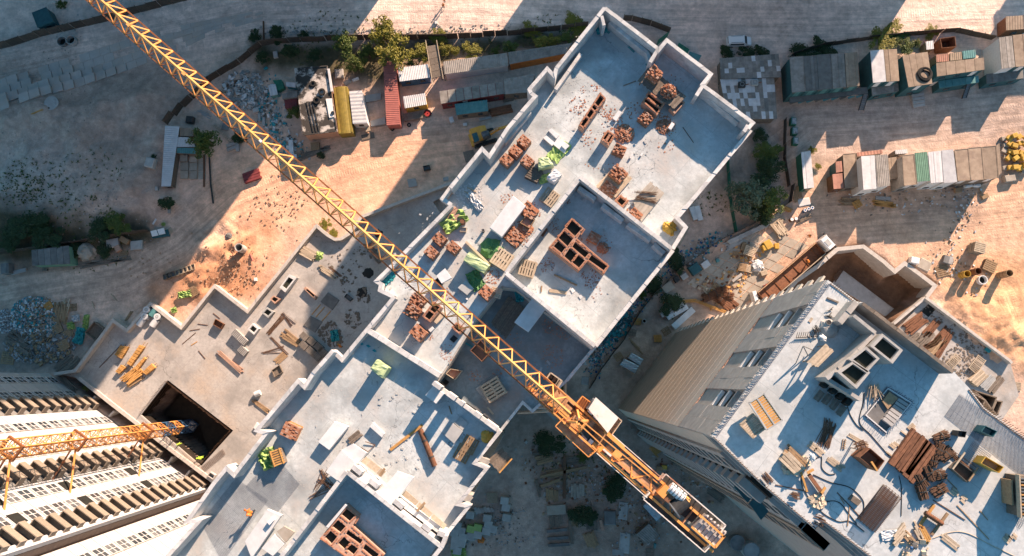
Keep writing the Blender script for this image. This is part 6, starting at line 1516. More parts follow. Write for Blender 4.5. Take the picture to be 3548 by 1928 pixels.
# sheds in the upper middle yard
ML=[('B',[(962,457),(1060,466),(1090,932),(990,938)],2.6,'long red shipping container standing upright in the picture','red_paint','red_paint',34,'corrx','shipping_container','container'),
('B',[(590,652),(695,642),(737,990),(630,1002)],2.7,'mustard olive round-topped wagon beside the burnt roof','olive','olive',4,'round','old_wagon','wagon'),
('B',[(710,682),(804,676),(846,920),(738,926)],2.6,'pale ribbed cabin right of the olive wagon','roof_white','white_paint',9,'corrx','site_cabin','cabin'),
('B',[(1072,508),(1298,480),(1312,580),(1086,610)],2.6,'white corrugated shed under the big yellow-green tree','roof_white','blue',18,'corr','tool_shed','shed'),
('B',[(1410,462),(1888,396),(1900,490),(1422,556)],2.7,'long grey ribbed container with rusty white side','roof_grey','roof_white',34,'corr','shipping_container','container'),
('C',[(0,392),(480,322),(428,402),(10,482)],2.7,'long grey ribbed container with orange side','roof_grey','orange',34,'corr','shipping_container','container'),
('B',[(1382,682),(1858,612),(1870,700),(1392,776)],2.9,'long weathered flat roof in the middle of the yard','roof_grey','maroon',8,'sheets','site_cabin','cabin'),
('C',[(-30,592),(205,552),(152,690),(-25,705)],2.9,'grey corrugated roof tucked against the main building','roof_grey','wood_old',22,'corr','site_cabin','cabin'),
('B',[(1496,778),(1740,746),(1746,830),(1512,860)],2.5,'teal corrugated shed in the middle of the yard','teal','wood_old',20,'corr','tool_shed','shed'),
('B',[(1112,722),(1275,697),(1290,780),(1126,810)],2.4,'small white kiosk roof right of the red container','roof_white','yellow',11,'corr','kiosk','kiosk'),
('A',[(1232,940),(1340,945),(1274,1392),(1203,1392)],2.6,'long leg of the L-shaped corrugated shed','roof_white','wood_old',30,'corrx','tool_shed','shed'),
('A',[(1330,1024),(1420,1026),(1462,1098),(1300,1098)],2.5,'short arm of the L-shaped corrugated shed','roof_white','wood_old',8,'corr','tool_shed','shed'),
('A',[(1284,1102),(1466,1106),(1460,1150),(1282,1142)],2.3,'teal strip roof below the short shed arm','teal','wood_old',12,'corr','lean_to','shed'),
('A',[(1342,955),(1442,960),(1440,1018),(1340,1016)],2.3,'brown flat roof in the corner of the L-shaped shed','roof_brown','wood_old',3,'sheets','lean_to','shed'),
('A',[(240,98),(345,56),(396,160),(282,208)],2.6,'teal metal box beyond the dark fence in the top left corner','teal_dark','teal_dark',4,'flat','metal_cabin','cabin'),
('E',[(233,490),(512,456),(524,592),(240,606)],2.6,'green-grey container beside the lower left road','roof_dark','roof_green',6,'sheets','storage_container','container'),
('E',[(2,590),(66,585),(66,660),(6,668)],1.5,'small grey box at the left frame edge','roof_dark','conc_dark',3,'sheets','storage_box','box'),
('B',[(105,640),(160,628),(178,705),(122,718)],1.4,'pale blue box among the debris left of the burnt roof','roof_white','teal',3,'sheets','storage_box','box'),
('B',[(236,612),(312,618),(310,655),(240,645)],1.3,'second pale blue box touching the burnt roof','roof_white','teal',3,'sheets','storage_box','box'),
('B',[(208,700),(320,680),(325,725),(212,740)],1.6,'grey box left of the burnt roof','roof_grey','conc_dark',3,'sheets','storage_box','box'),
('B',[(225,745),(320,735),(325,800),(232,810)],1.0,'dark red sheet box below the grey box','maroon','maroon',5,'corr','storage_box','box'),
('B',[(140,600),(205,595),(225,655),(180,680)],1.1,'green box behind the pale blue box','green','green',3,'sheets','storage_box','box'),
('K',[(955,1240),(1052,1155),(1130,1240),(1045,1310)],2.2,'grey corrugated shed in the dark yard below the crane','roof_grey','wood_old',8,'corr','tool_shed','shed'),
('C',[(872,250),(905,228),(968,300),(940,318)],2.2,'small red roof seen through the loggia opening','red_paint','wood_old',5,'corr','lean_to','shed'),
('C',[(1355,385),(1445,415),(1420,462),(1345,425)],1.6,'teal sheet roof outside the upper right wall','teal','wood_old',4,'sheets','lean_to','shed'),
('C',[(1275,318),(1355,370),(1340,398),(1262,350)],1.8,'green box outside the upper right wall','green','green',4,'sheets','storage_box','box')]
for t,c,z,l,rm,wm,n,st_,nm,ct in ML:
 if st_=='corrx':c=[c[1],c[2],c[3],c[0]];st_='corr'
 cabin(t,c,z,l,rm,wm,n,st_,nm,cat=ct,win=0 if ct in('container','box','wagon')else 1)
# burnt flat-roofed building
q=quad('B',[(306,516),(545,495),(620,980),(372,1010)],3.6);cc=sum(q,Vector())/4
T=thing('burnt_building','low building with a black and white scorched flat roof','building',(cc.x,cc.y,0))
part('wall',MB().prism(inset(q,.02),-0.2,3.45),'brick_pale',T,world=True);part('roof',MB().prism(q,3.46,3.6),'roof_burnt',T,world=True)
for e in range(4):part('roof_kerb',MB().bar(q[e]+Vector((0,0,.05)),q[(e+1)%4]+Vector((0,0,.05)),0.22,0.2),'roof_burnt',T,world=True)
part('chimney',MB().prism(quad('B',[(548,515),(562,512),(588,680),(572,684)],4.0),3.61,4.0),'roof_white',T,world=True)
part('plank_walk',MB().prism(quad('B',[(535,738),(582,735),(596,872),(562,880)],3.8),3.7,3.8),'white_paint',T,world=True)
for x in(392,415,438):part('gutter',MB().bar(P('B',x,760,3.7),P('B',x+50,985,3.7),0.18,0.12),'dark_steel',T,world=True)
TY=MB().ring((0,0,0),0.55,0.3,0.26,20).mesh('tyre','rubber')
for x,y,z,l,s in((442,628,3.62,'upper tyre lying on the burnt roof',1.0),(508,690,3.62,'middle tyre lying on the burnt roof',1.2),(470,752,3.62,'lower tyre lying on the burnt roof',1.2),(588,845,3.82,'small tyre at the edge of the burnt roof',.6),(1157,935,0.05,'tyre lying below the workbench',.7),(1033,965,.05,'tyre at the foot of the red container',.7)):
 o=link('tyre',TY);o.location=P('B',x,y,z);o.scale=(s,s,s);tag(o,l,'tyre')
T=thing('red_reel','red hose reel lying beside the white kiosk','reel',P('B',1297,850,0.1));part('disc',MB().ring((0,0,0),.62,.12,.18,20),'cloth_red',T);part('rim',MB().ring((0,0,0.01),.72,.625,.3,20),'rubber',T)
deck('B',[(1110,850),(1250,835),(1260,880),(1118,905)],0.9,5,'low workbench in front of the white kiosk','wood_old',legs=0.8,name='workbench')
slabs('B',[(825,712),(948,695),(950,742),(832,765)],0.05,'concrete slab with a manhole hole right of the pale cabin','conc','manhole_slab',0.4)
slabs('B',[(868,905),(978,872),(985,925),(872,945)],0.05,'plain concrete slab at the foot of the red container','conc',th=0.3)
deck('B',[(1292,345),(1372,332),(1402,568),(1322,590)],2.8,5,'plank walkway between the white shed and the long container','wood_old',name='plank_walkway',legs=2.7)
for i,(a,b)in enumerate((((1280,300),(1335,640)),((1362,300),(1412,590)))):beam('B',a,b,2.9,0.12,0.12,('left' if i==0 else 'right')+' long pole along the plank walkway','plank_pale','pole','pole')
slabs('B',[(828,955),(862,945),(868,975),(834,985)],0.4,'small wooden table below the pale cabin','plank_pale','small_table',0.3,'table')
slabs('B',[(798,1010),(892,985),(900,1030),(805,1048)],0.05,'dark board lying below the small table','wood_old','board',0.1,'board')
slabs('B',[(1452,880),(1480,868),(1495,905),(1465,918)],0.05,'white stove-like block left of the teal shed','conc_white','concrete_block',0.6)
slabs('B',[(1558,920),(1588,916),(1590,935),(1560,940)],0.05,'small white block below the teal shed','conc_white','concrete_block',0.5)
slabs('B',[(1680,885),(1768,868),(1772,882),(1685,902)],0.05,'pale beam lying below the teal shed','conc','beam',0.3,'beam')
slabs('B',[(1558,1135),(1635,1118),(1655,1195),(1580,1215)],0.05,'flat grey panel left of the main building','wood_old','panel',0.1,'panel')
bin_('B',[(1260,1240),(1308,1232),(1316,1262),(1268,1272)],0.9,0.85,'small dark open box on the sand','dark_steel','open_box','conc_dark')
slabs('B',[(1142,1340),(1205,1332),(1218,1390),(1155,1400)],0.05,'grey concrete plate on the sand by the podium wall','conc','concrete_plate',0.15)
slabs('B',[(1408,1328),(1448,1318),(1452,1345),(1415,1352)],0.05,'small grey plate near the podium wall','conc','concrete_plate',0.15)
slabs('B',[(255,1045),(288,1042),(295,1150),(262,1155)],0.1,'upright white beam left of the pallet by the burnt roof','conc_white','beam',0.7,'beam')
slabs('B',[(255,1165),(315,1150),(318,1185),(262,1195)],0.1,'lower white block beneath the white beam','conc_white','concrete_block',0.5)
pallet('B',460,1095,0.05,0.1,'pallet stack below the burnt building','wood',1.3,3)
bundle('B',(1760,840),(1925,800),0.05,5,1.4,'dark red timber stack by the corner of the main building','rust','timber_stack',0.3,3)
bundle('B',(1860,745),(1930,732),0.05,4,0.9,'small plank stack above the dark red timber','wood_old','plank_stack',0.2,2)
def fence(pts,h,label,matn='fence',pl=2.4,name='site_fence',posts=True):
 q=[Vector((*G(*p).to_2d(),0))for p in pts];T=thing(name,label,'fence',q[0])
 for a,b in zip(q,q[1:]):
  d=b-a;n=max(1,round(d.length/pl))
  for i in range(n):
   p0,p1=a.lerp(b,i/n),a.lerp(b,(i+1)/n-0.012);z0=gz(*p0.to_2d());j=Vector((U(-.08,.08),U(-.08,.08),0));hh=h*U(.94,1.05)
   m=MB().bar(Vector((p0.x,p0.y,z0+hh/2-.1))+j,Vector((p1.x,p1.y,z0+hh/2-.1))+j,0.07,hh)
   part('panel',m,matn,T,world=True)
   part('post',MB().bar((p0.x,p0.y,z0-.2),(p0.x,p0.y,z0+h+.15),0.1),'wood_old',T,world=True)
fence([('A',-20,372),('A',90,348),('A',300,278),('A',830,152),('A',970,108),('A',1290,32),('A',1440,-8)],2.4,'dark fence crossing the top left corner above the slab road')
fence([('A',1250,930),('A',1380,800),('A',1570,612),('A',1800,472),('B',60,345),('B',180,322),('B',640,302),('B',1120,296),('B',1440,292),('C',0,266),('C',200,246),('C',600,200)],2.2,'long dark fence below the main road at the top')
fence([('C',860,152),('C',920,155),('C',1060,190),('C',1205,245)],2.2,'dark fence outside the north corner of the main building')
fence([('H',205,10),('H',185,140),('H',80,220),('G',1938,255),('G',1760,330),('G',1560,432),('G',1270,640),('G',1100,805),('G',985,950),('G',870,1150),('G',700,1370),('K',600,150)],2.0,'curved dark timber fence between main building and right yard')
fence([('C',1630,1200),('C',1640,1395),('G',1662,210),('G',1690,365)],2.0,'straight green sheet fence right of the main building','fence_green',name='green_fence')
fence([('D',148,900),('D',140,1180),('D',172,1400)],1.6,'low dark fence left of the small white roofed shed')
fence([('D',195,425),('D',420,350),('D',760,300),('D',1010,272),('D',1420,242),('D',1700,300)],1.8,'dark fence above the upper cabin row')
fence([('E',-10,520),('E',220,490),('E',560,440),('E',860,385),('E',1120,345)],1.8,'low brown fence above the lower left container')
def board_gate(c,z,label):return slabs('C',c,z,label,'green','green_gate',0.1,'gate')
T=thing('green_gate','dark green sheet gate outside the loggia step','gate',P('C',1150,300,0));part('leaf',MB().bar(P('C',1115,320,1.2),P('C',1195,258,1.2),0.08,2.4),'green',T,world=True);part('post',MB().bar(P('C',1200,245,0),P('C',1205,232,3.2),0.12),'wood_old',T,world=True)
# concrete slab road at the top left
road=thing('slab_road','concrete slab road','road',P('A',600,450,0));road['kind']='structure';del road['category'];del road['label']
up=[(-20,610),(400,470),(800,345),(1180,225),(1500,160),(1790,110),(1960,72)];dn=[(-20,842),(340,715),(620,640),(1100,470),(1350,370),(1600,252),(1960,145)]
def along(pts,t):
 q=[G('A',*p)for p in pts];L=[0]
 for a,b in zip(q,q[1:]):L.append(L[-1]+(b-a).length)
 s=t*L[-1]
 for i in range(len(q)-1):
  if s<=L[i+1]or i==len(q)-2:return q[i].lerp(q[i+1],(s-L[i])/(L[i+1]-L[i]))
NR=26
for i in range(NR):
 for j in range(4):
  if R()<0.03+0.12*(j==3)+0.008*i:continue
  f=lambda tt,v:along(up,tt).lerp(along(dn,tt),v)
  o0=0.5*(j%2)/NR*0.5
  t0,t1,v0,v1=min(.999,i/NR+o0+.0005),min(1,(i+1)/NR+o0-.0005),j/4+.004,(j+1)/4-.004
  if t1-t0<0.01:continue
  q=[f(t0,v0),f(t1,v0),f(t1,v1),f(t0,v1)];z=max(gz(p.x,p.y)for p in q)
  part('road_slab',MB().prism(q,z-0.4,z+0.05+U(0,.015)),'road_slab',road,world=True)
# paving by the truck
pav=thing('yard_paving','p','p',P('G',1700,700,0));pav['kind']='structure';del pav['category'];del pav['label']
q4=[P('.',*p,0)for p in((2378,985),(2620,775),(2800,850),(2560,1075))]
for i in range(9):
 for j in range(6):
  if R()<0.12:continue
  a,b,c_,d_=i/9+.004,(i+1)/9-.004,j/6+.006,(j+1)/6-.006
  q=[bil(q4,a,c_),bil(q4,b,c_),bil(q4,b,d_),bil(q4,a,d_)];z=max(gz(p.x,p.y)for p in q)
  part('paving_slab',MB().prism(q,z-0.2,z+0.02+U(0,.03)),'plywood',pav,world=True)
q4=[P('A',*p,0)for p in((1362,1160),(1540,1155),(1535,1340),(1358,1345))]
for i in range(3):
 for j in range(3):
  a,b,c_,d_=i/3+.008,(i+1)/3-.008,j/3+.008,(j+1)/3-.008
  q=[bil(q4,a,c_),bil(q4,b,c_),bil(q4,b,d_),bil(q4,a,d_)];z=max(gz(p.x,p.y)for p in q);part('paving_slab',MB().prism(q,z-0.2,z+0.05),'plywood',pav,world=True)
# ------------------------------------------------------------------ podium clutter
for i,(c,l)in enumerate((([(852,1270),(895,1200),(962,1210),(905,1300)],'upper left'),([(942,1335),(1040,1195),(1080,1210),(975,1355)],'long middle'),([(1002,1365),(1075,1285),(1088,1300),(1020,1390)],'thin right'),([(1060,1400),(1130,1335),(1160,1365),(1090,1420)],'lower right'),([(858,1395),(900,1345),(938,1365),(890,1412)],'small lower left'))):
 q=quad('E',c,ZP+.7);cc=sum(q,Vector())/4;T=thing('board_bundle',l+' bundle of yellow boards on the podium','timber',(cc.x,cc.y,ZP))
 for k in range(2):u=.25+.5*k;part('bearer',MB().bar(bil(q,-.2,u)-Vector((0,0,.6)),bil(q,1.2,u)-Vector((0,0,.6)),.12),'plank_pale',T,world=True)
 for k in range(7):part('board',MB().prism([bil(q,k/7+.01,U(0,.03)),bil(q,(k+1)/7-.01,U(0,.03)),bil(q,(k+1)/7-.01,1-U(0,.05)),bil(q,k/7+.01,1-U(0,.05))],ZP+.16,ZP+.7+U(-.04,.02)),'wood_new',T,world=True)
bundle('I',(935,95),(1035,10),ZP,7,2.0,'untidy pile of yellow boards near the podium pit','wood_new','board_pile',0.2,3,spread=1.4,bearers=True)
bundle('I',(960,120),(1050,60),ZP,4,1.0,'brown board pile beside the untidy yellow one','wood','board_pile',0.2,2,spread=1.0)
for i,(t,c,h,l)in enumerate((('F',[(190,768),(262,668),(320,695),(232,805)],1.2,'long hollow concrete box on the podium'),('F',[(118,855),(142,828),(200,852),(155,890)],.8,'small reddish hollow box on the podium'),('F',[(55,955),(95,915),(150,950),(105,995)],.9,'hollow concrete box below the reddish one'),('E',[(1845,1080),(1882,1035),(1932,1075),(1895,1122)],1.0,'square hollow column stub on the podium'),('F',[(368,775),(385,762),(470,835),(455,858)],.7,'narrow rust edged opening frame on the podium'))):
 shaft(t,c,ZP,h,[(.18,.82,.18,.82)],l,'hollow_box',matn=('conc_white','brick_pale','ply_grey','conc_white','brick_pale')[i],courses=False)
bundle('F',(348,485),(455,540),ZP,6,1.8,'pale timber bundle near the podium wall','plank_pale','timber_bundle',0.22,3)
bundle('F',(490,615),(600,690),ZP,5,0.9,'long pale plank bundle in the middle of the podium','plank_pale','plank_bundle',0.15,2,spread=1.0)
bundle('F',(560,610),(655,690),ZP,3,.4,'thin rods beside the long plank bundle','rebar','rod_pair',.06,1)
lump('F',485,530,ZP,.7,.5,'lime plastic bag at the end of the pale timber bundle','lime','plastic_bag','bag',rough=.4)
for i,(x,y)in enumerate(((385,1135),(440,1172),(380,1202),(490,1215),(432,1242),(520,1252),(475,1282))):
 T=thing('block_pack',('topmost','second','third','fourth','fifth','rightmost','lowest')[i]+' dark hollow block pack of the cluster on the podium','blocks',P('F',x,y,ZP),A2,'dark block packs on the podium')
 part('blocks',MB().box((0,0,.45),(1.5,1.2,.9)),'conc_dark',T)
 for k in range(5):part('cell_row',MB().box((-.6+k*.3,0,.93),(.16,1.1,.05)),'wood_old',T)
for i,(x,y)in enumerate(((1775,1118),(1822,1162),(1822,1242))):
 T=thing('block_pack',('upper','middle','lower')[i]+' pale hollow block pack by the column stub','blocks',P('E',x,y,ZP),A2)
 part('blocks',MB().box((0,0,.45),(1.6,1.2,.9)),'conc',T)
 for k in range(5):part('cell_row',MB().box((-.6+k*.3,0,.93),(.16,1.1,.05)),'conc_dark',T)
slabs('F',[(495,875),(550,805),(635,862),(585,938)],ZP,'upper dark square mat on the podium','conc_dark','dark_mat',.15,'mat');slabs('F',[(368,1050),(420,980),(510,1025),(455,1105)],ZP,'lower dark square mat on the podium','conc_dark','dark_mat',.15,'mat')
for i,(x,y)in enumerate(((495,895),(525,915),(570,945))):beam('F',(x,y),(x-65,y+75),ZP,.14,.12,('left','middle','right')[i]+' yellow batten between the dark mats','wood_new')
bin_('F',[(672,838),(690,815),(738,852),(715,872)],ZP+.5,.45,'small dark trough right of the upper mat','dark_steel',fillm='conc_dark')
bin_('E',[(1588,1045),(1605,1002),(1668,1040),(1645,1078)],ZP+.9,.85,'rusty open crate on the podium','rust','open_crate','rust',.08)
rods('F',(105,1115),(215,985),ZP,24,.8,'rusty rebar bundle on the podium',jit=.2);rods('F',(210,960),(290,1050),ZP,10,.6,'loose rods right of the rusty bundle',bind=False,jit=.6)
bundle('F',(220,1110),(330,1190),ZP,4,1.5,'scrap board heap left of the block packs','wood','scrap_heap',.12,3,spread=1.5);bundle('F',(160,1330),(235,1262),ZP,4,1.3,'orange brown shutter board at the podium edge','wood','shutter_board',.1,1)
bin_('F',[(130,1385),(190,1345),(215,1400),(150,1440)],ZP+.5,.45,'grey box below the shutter board','wood_old','open_box',None)
rods('F',(125,1140),(250,1270),ZP,8,.3,'long dark rods across the left podium',bind=False);rods('F',(60,1255),(220,1225),ZP,8,.5,'dark wire tangle on the left podium',bind=False,jit=.8)
debris('timber_scraps','dark wood and wire scraps scattered on the podium',[('F',560,1100,80,90),('F',740,1000,70,40),('F',690,750,60,16),('F',850,480,70,40),('F',820,830,60,30),('F',600,1150,60,60),('F',700,600,150,40)],ZP,'wood_old',(.1,.6),True,'scraps')
sheet('F',605,1130,ZP,1.4,2.0,.2,'teal and dark rag heap on the podium','tarp_teal','rag_heap',.3)
for i,(x,y,r)in enumerate(((850,660,.9),(810,805,.95),(930,365,.7))):lump('F',x,y,ZP,r,.12,('upper','lower','jib side')[i]+' dark ash patch heaped on the podium','rubber','ash_heap','ash',rough=.3)
bundle('F',(850,460),(940,570),ZP,5,1.2,'grey boards under the crane jib on the podium','wood_old','board_pile',.15,2,spread=.8)
bundle('E',(1620,1245),(1800,1395),ZP,4,.7,'long pink-brown timbers on the podium','brick_pale','long_timbers',.2,2,spread=1.0)
for i,(a,b)in enumerate((((1475,1040),(1550,1050)),((1590,960),(1640,1000)),((1415,1090),(1490,1078)),((1360,1190),(1460,1105)),((1425,1200),(1470,1172)),((740,1365),(905,1195)),((1480,1240),(1530,1300)))):beam('E',a,b,ZP,.12,.08,('first','second','third','long','orange','very long dark','right')[i]+' loose stick lying on the left podium','rebar' if i!=4 else 'wood_new','loose_stick','stick')
for i,(x,y,up_)in enumerate(((1115,938,0),(1158,958,1),(1100,988,0),(1195,990,0),(1065,1030,1),(1165,1035,1))):
 T=thing('insulation_roll',('top','teal-tinted','left','right','lowest left','lowest right')[i]+' white insulation roll in the podium corner','roll',P('E',x,y,ZP),A1)
 if up_:part('roll',MB().tube((-.7,0,.6),(.7,0,.6),.6,n=18),'cloth_white' if i!=1 else 'teal',T);part('core',MB().tube((-.71,0,.6),(.71,0,.6),.15,n=10),'ply_grey',T)
 else:part('roll',MB().tube((0,0,0),(0,0,1.2),.6,n=18),'cloth_white',T);part('core',MB().ring((0,0,1.2),.3,.12,.03),'ply_grey',T)
o=thing('insulation_roll','white roll lying at the right podium edge','roll',P('J',35,185,ZP),.4);part('roll',MB().tube((-.5,0,.5),(.5,0,.5),.5,n=16),'cloth_white',o);part('core',MB().tube((-.51,0,.5),(.51,0,.5),.12,n=8),'ply_grey',o)
bundle('J',(0,240),(110,325),ZP,4,.7,'plank bundle beside the white roll','wood','plank_bundle',.12,2,spread=1.0);slabs('J',[(-5,440),(20,400),(50,430),(25,470)],ZP,'white board at the right podium edge','conc_white','board',.4,'board')
mesh_mat('I',[(1500,735),(1660,600),(1680,640),(1525,770)],ZP+.1,16,5,'rebar strip beside the dark pit','rebar',.03);bin_('I',[(1545,800),(1565,770),(1605,795),(1590,830)],ZP+.9,.85,'small concrete box at the pit corner','conc','concrete_box',None,.2)
for i,(x,y)in enumerate(((770,330),(1330,760),(500,110))):bundle('I',(x-60,y-60),(x+60,y+50),-1.8 if i<2 else 0,4,.9,('upper','lower','top')[i]+' plank pile in the trench by the white panels','brick_pale' if i==0 else 'wood_old','plank_pile',.2,2,spread=1.2)
# ------------------------------------------------------------------ loose things on the ground
def ring_well(t,x,y,r,h,label,m='conc',z=None,dark=True):
 p=G(t,x,y)if z is None else P(t,x,y,z);T=thing('well_ring',label,'ring',p);part('ring',MB().ring((0,0,0),r,r*.84,h,22),m,T);
 if dark:part('opening',MB().tube((0,0,.0),(0,0,.05),r*.83,n=22),'pit_black',T)
ring_well('A',550,315,.95,1.1,'pale concrete ring by the slab road');ring_well('A',478,322,.9,.8,'dark concrete ring beside the pale one','conc_dark')
ring_well('E',1815,485,.75,2.2,'open well pipe on the sand heap');ring_well('H',1612,716,.8,.9,'white concrete ring among the barrels','conc_white');ring_well('G',1015,1020,.35,.6,'small grey ring near the curved fence')
p=G('A',390,775);T=thing('manhole_disc','round concrete manhole cover disc beside the slab road','disc',p);part('disc',MB().tube((0,0,0),(0,0,.35),1.35,n=28),'conc',T);part('hole',MB().tube((-.4,-1.0,.3),(-.4,-1.0,.36),.22,n=12),'pit_black',T)
for i,(x,y,r,h,m)in enumerate(((1835,660,.62,3.2,'wood'),(1520,665,.6,2.2,'yellow'),(1602,645,.6,2.4,'rust'))):
 p=P('H',x,y,h);T=thing('steel_barrel',('tall rusty barrel pipe at the right','yellowish barrel left of the pair','dark barrel right of the pair')[i]+' on the sand','barrel',(p.x,p.y,0));part('drum',MB().ring((0,0,-.1),r,r*.9,h,24),m,T);part('inside',MB().tube((0,0,0),(0,0,.1),r*.89,n=24),'pit_black',T)
 for z in(.3,.6):part('band',MB().ring((0,0,h*z),r*1.04,r*1.005,.12,24),'rust',T)
for i,(x,y)in enumerate(((292,200),(318,190),(345,182))):p=G('H',x,y);T=thing('blue_barrel',('left','middle','right')[i]+' blue barrel near the white roofed shed','barrel',p);part('drum',MB().tube((0,0,0),(0,0,.95),.32,n=16),'blue',T);part('lid',MB().ring((0,0,.95),.3,.18,.04),'white_paint',T)
for i,(x,y)in enumerate(((195,268),(225,262))):p=G('H',x,y);T=thing('white_barrel',('left' if i==0 else 'right')+' white topped barrel by the timber stacks','barrel',p);part('drum',MB().tube((0,0,0),(0,0,.9),.34,n=16),'rust',T);part('lid',MB().tube((0,0,.9),(0,0,.95),.3,n=16),'white_paint',T)
for i,(x,y)in enumerate(((205,920),(213,992),(220,1066))):
 T=thing('waste_container',('top','middle','bottom')[i]+' green waste container of the three by the shed wall','bin',G('D',x,y),-.1);part('body',MB().box((0,0,.55),(1.0,1.35,1.1)),'green',T);part('rubbish',MB().box((.1,0,1.12),(.7,1.1,.12),.1),'bag',T);part('lid',MB().box((-.42,0,1.25),(.12,1.35,.3)),'teal',T)
def gbox(t,x,y,w,d,h,rz,label,m,name,cat,dz=0.0):
 """small bevelled box standing on the ground"""
 mb=MB();b=min(w,d)*.06;a,c=w/2,d/2
 vs=[(sx*a,sy_*c,z)for z in(0,h-b)for sx,sy_ in((-1,-1),(1,-1),(1,1),(-1,1))]+[(sx*(a-b),sy_*(c-b),h)for sx,sy_ in((-1,-1),(1,-1),(1,1),(-1,1))]
 fs=[(3,2,1,0),(8,9,10,11)]+[f for k in range(4)for f in((k,(k+1)%4,4+(k+1)%4,4+k),(4+k,4+(k+1)%4,8+(k+1)%4,8+k))]
 return single(name,mb.add(vs,fs),m,label,cat,G(t,x,y)+Vector((0,0,dz)),rz)
rnd=random.Random(3)
YP=[(1785+(i%6)*26+rnd.uniform(-12,12),1040+(i//6)*52+rnd.uniform(-14,14))for i in range(30)]+[(1900+rnd.uniform(-25,40),1170+rnd.uniform(-20,120))for _ in range(8)]
for i,(x,y)in enumerate(YP):o=gbox('D',x,y,1.0,.8,.6,rnd.uniform(-.8,.8),'yellow insulation pack in the big heap at the right edge','yellow' if i%3 else 'plywood','insulation_pack','pack',(i%3)*.4);o['group']='yellow insulation packs at the right edge'
